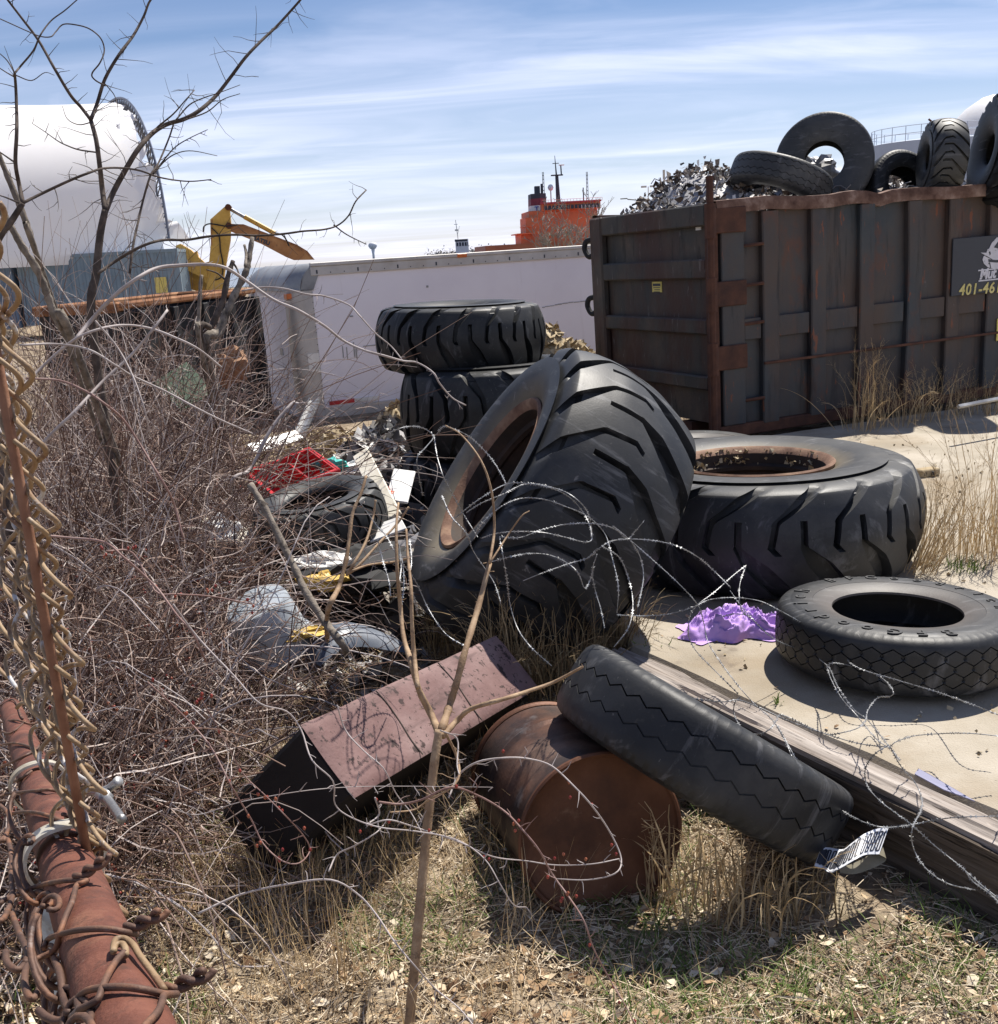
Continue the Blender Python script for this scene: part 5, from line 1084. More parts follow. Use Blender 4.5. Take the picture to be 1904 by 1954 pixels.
# brick fragment, lumber, stones on the slab
p = onz(1768, 908, 0.0); b = MB(); b.box((p[0] - .09, p[1] - .05, .001), (p[0] + .09, p[1] + .05, .062), 0, .008, rot=np.array([[.96, -.28, 0], [.28, .96, 0], [0, 0, 1]])); 
o = tag(b.build('brick', M['stones']), 'broken pale brick lying alone on the slab beyond the flat giant tyre', 'brick')
for dx in (-.04, .03): h = MB(); c = np.array([p[0] + dx, p[1] - .0515, .03]); h.box(c - .014, c + .014); h.build('core_hole', M['black'], o)
p0, p1 = at(1828, 776, 9.6), at(1925, 757, 9.9); b = MB(); b.tube([p0, p1], .02, 4); tag(b.build('steel_bar', M['steel_grey']), 'grey steel bar lying in the weeds before the dumpster', 'bar')
k = 900; P = []
for i in range(k):
    x, y = RG.uniform(.9, 5), RG.uniform(3.2, 9.8); P.append((x, y, .008))
P = np.array(P); sel = ((P[:, 0] - .66) * .866 + (P[:, 1] - 4.88) * .5) > .15; b = MB(); b.add(*flakes(P[sel], (.003, .014), .6, .6)); tag(b.build('pebbles', M['stones']), kind='stuff')

# ------------------------------------------------------------------ rubbish on the left
def ground_pt(x, y, dz=0.0):
    p = onz(x, y, -.26); return np.array([p[0], p[1], float(gz(p[0], p[1])) + dz])
# red crate: open box seen into
def crate():
    D = 7.7; c = [at(470, 900, D + .1), at(588, 856, D + .35), at(610, 906, D - .02), at(488, 952, D - .25)]
    ex = c[1] - c[0]; ey = c[3] - c[0]; lx, ly = np.linalg.norm(ex), np.linalg.norm(ey); ex /= lx; ez = np.cross(ex, ey); ez /= np.linalg.norm(ez); ey = np.cross(ez, ex)
    if ez @ FWD > 0: ez = -ez; 
    r = thing('plastic_crate', (0, 0, 0), 'bright red plastic crate tipped open in the rubbish heap', 'crate', mat=mtx(c[0], ex, ey, ez)); dp = .2
    b = MB(); w = .012; b.box((0, 0, -dp), (lx, ly, -dp + w)); b.box((0, 0, -dp + w), (lx, w, 0)); b.box((0, ly - w, -dp + w), (lx, ly, 0)); b.box((0, w, -dp + w), (w, ly - w, 0)); b.box((lx - w, w, -dp + w), (lx, ly - w, 0)); b.build('shell', M['red'], r)
    b = MB(); b.box((-.02, -.02, -.03), (lx + .02, -.0005, .004), 0, .006); b.box((-.02, ly + .0005, -.03), (lx + .02, ly + .02, .004), 0, .006); b.box((-.02, 0, -.03), (-.0005, ly, .004), 0, .004); b.box((lx + .0005, 0, -.03), (lx + .02, ly, .004), 0, .004); b.build('lip', M['red'], r)
    b = MB(); b.box((lx * .62, w, -dp + w), (lx * .62 + .012, ly - w, -.04)); b.build('divider', M['red'], r)
crate()
def slab_between(nm, p0, p1, w, t, m, label, cat, up=(0, 0, 1), group=None, prof=None):
    p0, p1 = np.array(p0), np.array(p1); ex = p1 - p0; L = np.linalg.norm(ex); ex /= L; ez = np.array(up, float); ey = np.cross(ez, ex); ey /= np.linalg.norm(ey); ez = np.cross(ex, ey)
    b = MB()
    if prof == 'channel': b.box((0, -w / 2, 0), (L, w / 2, t)); b.box((0, -w / 2, t), (L, -w / 2 + t, w * .4)); b.box((0, w / 2 - t, t), (L, w / 2, w * .4))
    else: b.box((0, -w / 2, 0), (L, w / 2, t), 0, min(.006, t * .3))
    o = b.build(nm, m); o.matrix_world = mtx(p0, ex, ey, ez); return tag(o, label, cat, group)
slab_between('wood_plank', at(690, 868, 7.9), at(752, 992, 6.9), .13, .03, M['cream_wood'], 'white painted plank leaning steeply over the grey tyre', 'plank', -FWD)
slab_between('wood_plank', at(590, 1036, 6.6), at(715, 1000, 6.7), .10, .03, M['cream_wood'], 'long white board lying at the foot of the grey tyre', 'plank', (0, -.5, 1))
slab_between('wood_plank', at(660, 1040, 6.5), at(770, 1000, 6.6), .12, .02, M['white'], 'short bright board beside the big tyre bottom left', 'plank', (0, -.7, 1))
slab_between('wood_plank', at(380, 1008, 6.9), at(500, 1040, 6.6), .14, .05, M['cream_wood'], 'pale thick board half buried in the brambles', 'plank', (0, -.6, 1))
slab_between('metal_channel', at(571, 838, 11.0), at(602, 764, 11.6), .12, .012, M['steel_grey'], 'grey bent metal channel standing up out of the rubbish', 'channel', -FWD + np.array([-.3, 0, .2]), prof='channel')
slab_between('metal_channel', at(478, 858, 10.3), at(572, 830, 10.8), .14, .012, M['steel_grey'], 'flat end of a grey metal strip lying behind the red crate', 'channel', (0, -.8, .6))
slab_between('wood_plank', at(756, 960, 7.3), at(772, 900, 7.6), .16, .02, M['white'], 'bluish white board wedged against the lowest stacked tyre', 'plank', -FWD)
lump('plastic_bag', at(655, 895, 8.2), (.22, .12, .07), M['white'], 'crumpled white plastic bag beside the red crate', 'bag', 1)
lump('plastic_scrap', at(632, 888, 8.0), (.12, .08, .07), M['teal'], 'teal plastic scrap to the right of the red crate', 'plastic', 2)
lump('plastic_scrap', at(741, 942, 7.4), (.07, .06, .05), M['orange_bit'], 'orange-red plastic scrap near the white leaning plank', 'plastic', 3)
lump('plastic_bag', at(620, 1075, 6.2), (.20, .1, .05), M['white'], 'flattened white plastic bag below the long board', 'bag', 4)
lump('plastic_scrap', at(618, 1110, 5.9), (.13, .09, .05), M['yellow_bit'], 'yellow plastic piece in the dark litter under the boards', 'plastic', 5)
lump('plastic_scrap', at(560, 1208, 5.3), (.16, .08, .025), M['yellow_bit'], 'yellow plastic rag at the foot of the grey tub', 'plastic', 6)
lump('plastic_bag', at(420, 1015, 6.2), (.11, .1, .08), M['white'], 'small white bag caught in the brambles', 'bag', 7)
lump('clay_pot', at(665, 748, 7.9) * 0 + at(440, 700, 8.2), (.11, .1, .13), M['clay'], 'brown lump of pottery in the upper brambles', 'pot', 8)
lump('rubbish_sack', at(700, 1075, 6.3), (.36, .3, .13), M['black'], 'black rubbish sack flattened beneath the boards', 'sack', 9)
# grey tub (upturned, open side away)
c0 = at(523, 1165, 5.35); r = thing('plastic_tub', (0, 0, 0), 'grey plastic tub lying tilted among the brambles', 'tub', mat=axis_mtx(c0 - np.array([0, 0, .20]), np.array([-.25, -.25, .93])))
b = MB(); b.rev([(.001, .30), (.12, .30), (.155, .29), (.165, .27), (.19, .0), (.18, .0), (.155, .26), (.001, .285)], 40); b.build('tub_wall', M['bucket'], r, 40)
b = MB(); b.rev([(.19, .0), (.207, .004), (.209, .024), (.19, .03)], 40); b.build('tub_rim', M['bucket'], r, 40)
# car bumper skin: long curved shell
n1, n2 = 30, 12; V = np.zeros((n1, n2, 3)); b0_, b1_ = at(590, 1225, 5.2), at(772, 1195, 5.5); ex = b1_ - b0_; L = np.linalg.norm(ex); ex /= L; ey = np.cross((0, 0, 1), ex); ey /= np.linalg.norm(ey)
for i in range(n1):
    for j in range(n2):
        u, v = i / (n1 - 1), j / (n2 - 1); arc = math.sin(math.pi * u); V[i, j] = b0_ + ex * L * u + ey * (.30 * (v - .35) + .05 * math.sin(u * 3)) + np.array([0, 0, -.10 + .09 * arc ** .5 * (.3 + math.sin(math.pi * v) ** .6) + .03 * math.sin(u * 5)])
b = MB(); b.add(*grid(V)); tag(b.build('bumper_skin', M['bumper'], smooth=True), 'dark blue-grey plastic car bumper skin on the ground left of the tilted tyre', 'bumper')
# green board behind the brambles
slab_between('green_board', at(318, 760, 8.6), at(382, 720, 8.8), .34, .02, M['green_board'], 'green board with white smears showing through the upper brambles', 'board', -FWD)
# rubble and scrap piles
def pile(nm, c, rx_, ry_, h, k, size, m, seed, core=True):
    b = MB(); X_, Y_ = np.meshgrid(np.linspace(-1, 1, 26), np.linspace(-1, 1, 26), indexing='ij'); rr = np.hypot(X_, Y_); hh = np.clip(1 - rr ** 1.6, 0, 1) * h * (.7 + .6 * vnoise(X_ * 3, Y_ * 3, seed)) - .03
    if core: b.add(*grid(np.stack([c[0] + X_ * rx_, c[1] + Y_ * ry_, c[2] + hh], -1)))
    a = RG.uniform(0, 2 * math.pi, k); q = np.sqrt(RG.uniform(0, 1, k)) * .98; x, y = q * np.cos(a), q * np.sin(a); z = np.clip(1 - q ** 1.6, 0, 1) * h * (.7 + .6 * vnoise(x * 3, y * 3, seed))
    b.add(*flakes(np.stack([c[0] + x * rx_, c[1] + y * ry_, c[2] + z + RG.normal(0, size[1] * .3, k)], -1), size, .6, .6)); return tag(b.build(nm, m), kind='stuff')
g = lambda x, y, d: np.array([at(x, y, d)[0], at(x, y, d)[1], -.28])
pile('scrap_rubble', g(735, 850, 10.6), .75, .9, .55, 900, (.02, .10), M['scrap'], 3)
pile('stone_rubble', g(560, 860, 12.2), 1.5, 1.1, .28, 2600, (.02, .06), M['stones'], 4)
pile('stone_rubble', g(780, 800, 11.6), .6, .7, .62, 900, (.02, .06), M['stones'], 6)
pile('stone_rubble', g(1050, 700, 12.8), 1.2, .9, 1.15, 1400, (.03, .07), M['stones'], 7)
pile('scrap_rubble', g(650, 930, 8.3), .95, 1.0, .22, 900, (.02, .12), M['scrap_dark'], 5)
pile('scrap_rubble', g(690, 1060, 6.5), .8, .7, .12, 700, (.02, .10), M['scrap_dark'], 8)
pile('scrap_rubble', g(640, 960, 7.6), 1.2, 1.3, .16, 900, (.015, .09), M['scrap'], 9)
pile('scrap_rubble', g(560, 1030, 6.2), .9, .8, .10, 700, (.01, .06), M['scrap_dark'], 12)
pile('scrap_rubble', g(660, 1150, 5.6), .8, .7, .06, 500, (.01, .05), M['scrap'], 14)
pile('scrap_rubble', g(690, 890, 9.0), .8, .8, .30, 700, (.015, .08), M['scrap'], 15)
# ------------------------------------------------------------------ chain-link fence in the near left corner
RP1, RP2 = at(238, 1953, .74), at(125, 1641, 1.22); rd = (RP2 - RP1); rL = np.linalg.norm(rd); rd /= rL
fe = np.array([rd[0], rd[1], 0]); fe /= np.linalg.norm(fe); fnm = np.array([fe[1], -fe[0], 0])      # fnm points to the right of the fence
slope = rd[2] / math.hypot(rd[0], rd[1])
def rail_d(x, y):
    """depth of the rail's axis where it crosses picture row y"""
    ts = np.linspace(-.6, 3, 400); P = RP1[None] + ts[:, None] * rd[None]; q = P - EYEP; d = q @ FWD; yy = CY - F_PX * (q @ UP) / d
    ok = d > .2; return float(np.interp(-y, -yy[ok], d[ok]))
fen = thing('chain_link_fence', (RP1[0], RP1[1], -.28), 'rusty pipe rail of a chain-link fence with tan mesh standing up along it', 'fence')
def build_in(b, nm, m, par, smooth=True): return b.build(nm, m, par, smooth)
b = MB(); ts = np.linspace(-.55, 2.6, 60); b.tube(RP1[None] + ts[:, None] * rd[None], .030, 40); top_rail = build_in(b, 'top_rail', M['rust_pipe'], fen)
pp_ = RP1 + rd * .50; b = MB(); b.tube([(pp_[0] - fnm[0] * .012, pp_[1] - fnm[1] * .012, -.35), (pp_[0] - fnm[0] * .012, pp_[1] - fnm[1] * .012, pp_[2] - .02)], .030, 24); build_in(b, 'fence_post', M['band'], fen)
# bands round the rail
def band(y, rad, wd, gap, m):
    d = rail_d(0, y) ; t0 = ((EYEP + 0 - RP1) @ rd)
    ts = np.linspace(-.3, 2, 800); P = RP1[None] + ts[:, None] * rd[None]; q = P - EYEP; yy = CY - F_PX * (q @ UP) / (q @ FWD); i = int(np.argmin(np.abs(yy - y))); c = P[i]
    u = np.cross(rd, (0, 0, 1)); u /= np.linalg.norm(u); v = np.cross(u, rd); A = np.linspace(math.radians(-62), math.radians(232), 64); b = MB(); V = []
    for a in A:
        k = 1 + .05 * math.sin(3 * a); V.append([c + (math.cos(a) * u + math.sin(a) * v) * (rad + dr_) * k + rd * (s_ * wd) for dr_, s_ in ((0, -.5), (.004, -.5), (.004, .5), (0, .5), (0, -.5))])
    b.add(*grid(np.array(V))); return b, c, u, v
b, c1, u1, v1 = band(1640, .0405, .044, 0, None); build_in(b, 'brace_band', M['band'], fen, 40)
b, c2, u2, v2 = band(1502, .040, .036, 0, None); bd2 = build_in(b, 'brace_band', M['band'], fen, 40)
W3 = lambda x, y: (x * .2431, 1478.3 + y * .2431)
def rail_hit(x, y, rad):
    """depth at which the sight line meets a cylinder of this radius round the rail, else its nearest approach to the axis"""
    v = at(x, y, 1.0) - EYEP; w0 = EYEP - RP1; a = v - (v @ rd) * rd; c_ = w0 - (w0 @ rd) * rd
    A_, B_, C_ = a @ a, 2 * a @ c_, c_ @ c_ - rad * rad; D_ = B_ * B_ - 4 * A_ * C_
    return (-B_ - math.sqrt(D_)) / (2 * A_) if D_ > 0 else -B_ / (2 * A_)
P_ = lambda pts, dz, k=6: smoothpath([at(*W3(x, y), rail_hit(*W3(x, y), .0335 + max(0, e) * .3) - max(0, -e) * .6) for x, y, e in pts], k)
b = MB(); b.tube(P_([(480, 100, 0), (600, 110, .004), (760, 125, .006), (850, 100, .01), (920, 55, .012)], .03), [.004] * 25, 8); V = P_([(520, 105, 0), (700, 135, .004), (820, 125, .008), (900, 75, .01), (930, 50, .012)], .032); b.tube(V, np.linspace(.004, .0075, len(V)), 8); build_in(b, 'band_ear', M['steel_grey'], bd2)
b = MB(); V = P_([(800, 150, 0), (850, 200, 0), (900, 270, .0), (955, 350, .0)], .02); b.tube(V, np.where(np.arange(len(V)) % 2 == 0, .0062, .0050), 8); b.tube(V[:5], .010, 6); build_in(b, 'bolt', M['steel_grey'], bd2)
# chain-link mesh: interlocked zigzag wires in the fence plane
def mesh_wires(s0, s1, zlo, zhi, rad, off, cell=.070, bulge=.011, jitter=.003, base=None, sides=7, ang=0.0, step=None):
    b = MB(); n = int((s1 - s0) / (cell / 1.0)); rg = np.random.default_rng(5)
    e2 = fe * math.cos(ang) + fnm * math.sin(ang); n2 = np.array([e2[1], -e2[0], 0])
    for i in range(int((s1 - s0) / (step or cell)) + 1):
        s_ = s0 + i * (step or cell); z0 = zlo(s_); z1 = zhi(s_); m = int((z1 - z0) / (cell / 2)); K = 8
        t = np.arange(m * K + 1) / K; tt = t; t = t + (i % 2) + (rg.uniform(-.3, .3) if step else 0); tri = 2 * np.abs((t % 2) - 1) - 1; tri = np.sign(tri) * np.abs(np.sin(tri * math.pi / 2)) ** 1.0
        hook = np.cos(t * math.pi); zz = z0 + tt * cell / 2
        ss = s_ + tri * cell * (.26 if step else .56); nn = off + bulge * np.sin(t * math.pi) * (1 if True else -1) + rg.normal(0, jitter)
        P = base[None] + e2[None] * (ss)[:, None] + n2[None] * nn[:, None] + np.array([0, 0, 1.0])[None] * zz[:, None]
        b.tube(P, rad, sides, cap=True)
    return b
bar0 = at(190, 1650, 1.2); bb0 = np.array([bar0[0], bar0[1], 0.0])
b = mesh_wires(-.035, 1.25, lambda s: bar0[2] - .06 + max(0, s) * .6, lambda s: 2.02, .0028, .0, cell=.074, bulge=.008, base=bb0, ang=-.17)
build_in(b, 'mesh', M['wire_tan'], fen)
b = mesh_wires(-.012, .055, lambda s: bar0[2] - .03 + max(0, s) * .8, lambda s: 1.99, .0026, -.004, cell=.080, bulge=.010, base=bb0, ang=-.35, step=.013, jitter=.005); build_in(b, 'mesh', M['wire_tan'], fen)
b = MB(); bar1 = bar0 - FWD * .028; b.tube([bar1 + np.array([0, 0, -.14]), bar1 + np.array([.001, 0, .25]), bar1 + np.array([0, 0, 1.1])], .0054, 8); build_in(b, 'tension_bar', M['rust_orange'] if False else pm('rusty_tension_bar', [(.15, .062, .035), (.24, .115, .065), (.31, .16, .095)], 25, 8, (.6, .8), .2, .0004, 300), fen)
b = mesh_wires(-.75, .62, lambda s: RP1[2] - .75, lambda s: RP1[2] + s * slope + .016 - .0, .0026, -.036, cell=.066, bulge=.011, base=np.array([RP1[0], RP1[1], 0]) + fe * .15); build_in(b, 'mesh', M['wire_rust'], fen)
# wires lying over the rail, with twisted barbs at its right side
def over(pts, m, rad, nm='mesh_wire', dz=.034): b = MB(); V = P_(pts, dz); b.tube(V, rad, 8); return build_in(b, nm, m, fen)
over([(0, 1010, -.03), (60, 970, -.02), (150, 935, -.012), (300, 872, .002), (450, 838, .004), (600, 825, 0), (685, 832, -.008)], M['wire_rust'], .0026)
over([(685, 832, -.006), (640, 850, -.004), (600, 870, 0), (570, 985, .003), (520, 1100, .004), (470, 1240, .003), (430, 1370, 0), (300, 1440, -.018), (190, 1475, -.03)], M['wire_rust'], .0026)
over([(345, 1360, -.01), (370, 1300, -.004), (430, 1265, .002), (560, 1230, .004), (700, 1212, .004), (860, 1212, .002), (1000, 1238, -.004), (1075, 1252, -.012)], M['wire_rust'], .0026)
over([(625, 1850, -.004), (610, 1760, 0), (690, 1692, .003), (850, 1668, .004), (1000, 1668, .004), (1150, 1690, .002), (1290, 1722, -.004), (1390, 1722, -.012)], M['wire_rust'], .0026)
over([(975, 1395, .010), (920, 1450, .006), (860, 1545, .004), (810, 1650, .004), (760, 1770, .002), (630, 1840, -.008), (560, 1900, -.02)], M['wire_rust'], .0026)
over([(1385, 1722, -.012), (1290, 1730, -.004), (1270, 1790, -.002), (1230, 1870, 0), (1120, 1990, 0)], M['wire_rust'], .0026)
over([(985, 1420, .006), (985, 1370, .012), (960, 1330, .014), (905, 1340, .012), (890, 1390, .008), (905, 1300, .016), (970, 1285, .018), (1040, 1330, .016), (1100, 1425, .010), (1200, 1560, .004), (1290, 1690, -.006)], M['wire_tan'], .0026, 'tie_wire')
over([(100, 300, 0), (200, 290, .003), (310, 300, .003), (430, 340, 0), (520, 380, -.01)], M['wire_rust'], .0024)
over([(100, 60, 0), (180, 20, .003), (250, -30, .003)], M['wire_rust'], .0024)
over([(0, 170, -.02), (60, 150, -.01), (330, 120, .002), (430, 125, .002), (520, 155, -.006)], M['wire_rust'], .0024)
for pts in (([(0, -540, 0), (90, -590, .003), (130, -560, .003), (160, -470, 0), (180, -440, -.01)]), ([(0, -230, 0), (110, -250, .003), (250, -215, .002), (330, -170, -.006)]), ([(0, -410, -.01), (120, -430, .003), (230, -400, .001), (290, -410, -.006)]), ([(10, -340, 0), (90, -330, .003), (200, -420, .0)]), ([(0, -60, 0), (120, -110, .004), (270, -190, .002), (330, -250, -.004)])): over(pts, M['wire_rust'], .0024)
def barb(x0, y0, x1, y1, rad=.0030):
    b = MB(); n = 26
    h0 = rail_hit(*W3(x0, y0), .0335) - .004; p0, p1 = at(*W3(x0, y0), h0), at(*W3(x1, y1), h0 - .005); ax_ = p1 - p0; L = np.linalg.norm(ax_); ax_ /= L; u = np.cross(ax_, FWD); u /= np.linalg.norm(u); v = np.cross(ax_, u)
    for ph in (0, math.pi):
        t = np.linspace(0, 1 if ph else .9, n); a = ph + t * L / .0135 * math.pi / 1.1; r_ = .0033 + .002 * np.clip(t - .85, 0, 1) * 6
        b.tube(p0 + ax_ * (t * L)[:, None] + (np.cos(a) * r_)[:, None] * u + (np.sin(a) * r_)[:, None] * v, rad, 8)
    return build_in(b, 'twisted_barb', M['wire_rust'], fen)
barb(600, 815, 845, 650); barb(1000, 1212, 1295, 1075); barb(1315, 1690, 1655, 1545); barb(500, 330, 690, 250, .0026); barb(500, 135, 640, 60, .0024)
barb(300, -180, 380, -300, .0022); barb(250, -410, 300, -470, .002)
for pts in ([(0, 520, -.02), (50, 490, -.012), (85, 600, -.012), (88, 800, -.012), (95, 960, -.014), (40, 1110, -.02), (0, 1150, -.03)], [(90, 1090, -.012), (150, 1240, -.014), (215, 1410, -.016), (150, 1530, -.02), (60, 1480, -.02), (45, 1390, -.02)], [(300, 1600, -.014), (310, 1680, -.014), (250, 1760, -.016), (195, 1650, -.02), (210, 1500, -.018), (270, 1490, -.016)], [(420, 1430, -.01), (470, 1560, -.012), (500, 1760, -.014), (545, 1870, -.014), (480, 1930, -.02), (380, 1910, -.02), (300, 1850, -.025)], [(0, 240, -.02), (60, 300, -.01), (70, 400, -.01), (30, 520, -.015)]):
    over(pts, M['wire_rust'], .0030)

# ------------------------------------------------------------------ razor wire
rz_ = thing('razor_wire', onz(1500, 1500, 0), 'tangle of silvery razor wire looping over the tyres, slab and timber', 'razor wire')
RZ = np.random.default_rng(21)
def razor(pts, conv, dmin=3.0, dmax=4.35, lift=.25, rad=.0018, barbs=True, dd=None):
    px_ = np.array([conv(*p) for p in pts]); n = len(px_)
    ds = []
    for i, (x, y) in enumerate(px_):
        d = (onz(x, y, lift) - EYEP) @ FWD if y > 700 else 9; d = min(max(d, dmin), dmax) + .10 * math.sin(i * 1.3 + x * .01); ds.append(d)
    if dd: ds = np.interp(np.arange(n), np.linspace(0, n - 1, len(dd)), dd)
    P = smoothpath([at(x, y, d) for (x, y), d in zip(px_, ds)], 9)
    b = MB(); b.tube(P, rad, 5)
    if barbs:
        seg = np.r_[0, np.cumsum(np.linalg.norm(np.diff(P, axis=0), axis=1))]; L = seg[-1]
        for s_ in np.arange(.02, L, .040):
            c = np.array([np.interp(s_, seg, P[:, k]) for k in range(3)]); t = np.array([np.interp(min(L, s_ + .01), seg, P[:, k]) - np.interp(max(0, s_ - .01), seg, P[:, k]) for k in range(3)]); t /= np.linalg.norm(t) + 1e-9
            a = RZ.normal(size=3); u = np.cross(t, a); u /= np.linalg.norm(u); w = np.cross(t, u) * .0006; h = .0068; l = .011
            v = []; 
            for sg in (w, -w): v += [c - t * l + u * h * .95 + sg, c - t * .003 + sg + u * .0015, c + t * .003 + sg + u * .0015, c + t * l + u * h + sg, c + t * l * .8 - u * h + sg, c + t * .003 - u * .0015 + sg, c - t * .003 - u * .0015 + sg, c - t * l * .85 - u * h * .9 + sg]
            b.add(v, [[0, 1, 6, 7], [1, 2, 5, 6], [2, 3, 4, 5], [8, 15, 14, 9], [9, 14, 13, 10], [10, 13, 12, 11], [0, 8, 9, 1], [3, 11, 12, 4], [7, 6, 14, 15], [1, 9, 10, 2], [0, 7, 15, 8]])
    b.build('wire_strand', M['razor'], rz_)
W6 = lambda x, y: (687.6 + x * .3611, 584.5 + y * .3611); WR = lambda x, y: (1168.9 + x * .3860, 756.4 + y * .3860); WB = lambda x, y: (1031.4 + x * .4583, 1168.9 + y * .4583)
for s_ in ([(-60, 830), (20, 780), (100, 700), (220, 642), (320, 640), (385, 685), (350, 740), (300, 800), (310, 900), (330, 1000)], [(390, 690), (405, 790), (435, 890), (470, 960), (540, 1090), (620, 1220)], [(400, 680), (440, 636), (510, 655), (590, 700), (680, 790), (740, 880), (770, 940)], [(500, 1120), (560, 1070), (650, 1005), (770, 940), (870, 935), (1000, 958), (1100, 1005), (1170, 1080), (1212, 1160), (1222, 1220)], [(560, 1090), (640, 1040), (760, 990), (880, 938), (1030, 962), (1130, 1010), (1200, 1090), (1225, 1215), (1190, 1246), (1080, 1220), (960, 1195), (830, 1190), (720, 1200), (640, 1225)],
           [(600, 1230), (640, 1150), (740, 1060), (850, 1015), (970, 1020), (1090, 1060), (1200, 1110), (1290, 1200), (1330, 1330), (1362, 1480), (1355, 1620)], [(740, 1218), (840, 1222), (960, 1180), (1100, 1150), (1250, 1150), (1350, 1180), (1410, 1230), (1450, 1190), (1495, 1138)], [(735, 1218), (752, 1310), (775, 1450), (790, 1570), (830, 1700), (900, 1800), (1010, 1900)], [(690, 1350), (800, 1322), (900, 1306), (1000, 1315), (1090, 1355), (1150, 1410), (1185, 1490), (1212, 1450), (1232, 1380)],
           [(1250, 1310), (1225, 1400), (1240, 1500), (1270, 1600), (1290, 1700)], [(1280, 1270), (1370, 1330), (1420, 1450), (1440, 1580), (1415, 1700), (1340, 1800)], [(1430, 1240), (1480, 1330), (1495, 1440), (1465, 1590)], [(430, 1000), (480, 1110), (560, 1200), (600, 1300), (700, 1450), (740, 1560)], [(240, 1240), (250, 1350), (265, 1500), (280, 1600)], [(205, 1250), (215, 1380), (200, 1500), (215, 1580), (230, 1450), (220, 1330)], [(90, 1230), (120, 1350), (150, 1450), (160, 1530)], [(0, 1040), (80, 1150), (140, 1220), (200, 1330), (290, 1450), (360, 1600), (450, 1730), (560, 1800)], [(260, 1230), (270, 1340), (262, 1450), (290, 1560), (300, 1620)]):
    razor(s_, W6, 3.3, 3.95, .1)
razor([(-720, 1680), (-560, 1330), (-330, 1370)][:0] or [(860, 1450), (960, 1410), (1100, 1360), (1200, 1330), (1260, 1280), (1330, 1240), (1430, 1230), (1560, 1240), (1680, 1270), (1790, 1330), (1870, 1400), (1950, 1480)], W6, 3.4, 3.95, .3)
for s_ in ([(0, 640), (80, 705), (200, 810), (320, 920), (420, 1030), (450, 1120), (470, 1210), (530, 1310), (620, 1430), (700, 1520), (790, 1600), (850, 1700), (890, 1790)], [(580, 960), (630, 1030), (700, 1110), (800, 1200), (950, 1262), (1060, 1330), (1110, 1430), (1190, 1545), (1260, 1600), (1350, 1710), (1420, 1800)], [(660, 835), (590, 890), (500, 970), (420, 1030), (380, 1090), (375, 1180), (400, 1240), (440, 1290), (530, 1380), (620, 1470)], [(20, 1080), (150, 1085), (280, 1075), (400, 1040), (480, 1005), (600, 995), (720, 1010), (810, 1050), (950, 1130), (1100, 1240), (1200, 1335), (1400, 1400), (1600, 1460), (1770, 1520), (1920, 1580)], [(655, 845), (630, 920), (625, 990), (640, 1060), (700, 1110)],
           [(1055, 1335), (1090, 1318), (1170, 1330), (1260, 1355), (1340, 1400), (1385, 1455), (1372, 1482), (1310, 1490), (1262, 1550), (1250, 1600), (1210, 1640), (1120, 1665), (1060, 1670), (960, 1630), (880, 1590), (825, 1575), (805, 1610), (770, 1650), (710, 1670), (640, 1640), (600, 1570), (605, 1510), (632, 1485)], [(360, 1485), (450, 1500), (550, 1510), (620, 1500), (720, 1535), (860, 1600), (1000, 1650), (1120, 1690), (1240, 1720), (1360, 1730), (1400, 1708), (1480, 1680), (1600, 1668), (1750, 1665), (1920, 1680)], [(1060, 1340), (1080, 1400), (1130, 1490), (1200, 1570), (1300, 1690), (1370, 1740)], [(540, 1090), (600, 1075), (690, 1085)]):
    razor(s_, WR, 2.9, 4.6, .16)
for s_ in ([(985, 470), (1040, 570), (1100, 670), (1180, 760), (1280, 840), (1400, 890), (1500, 890), (1570, 878), (1700, 855), (1850, 848), (1920, 848)], [(1450, 550), (1390, 590), (1352, 650), (1360, 720), (1420, 790), (1540, 880), (1640, 970), (1740, 1050), (1830, 1130), (1920, 1200)], [(1453, 555), (1500, 640), (1560, 710), (1587, 780), (1580, 830), (1550, 890), (1545, 950), (1570, 1020), (1620, 1080), (1700, 1130), (1810, 1155)], [(1770, 1080), (1800, 1120), (1870, 1170), (1910, 1210)]):
    razor(s_, WB, 2.7, 3.7, .08)

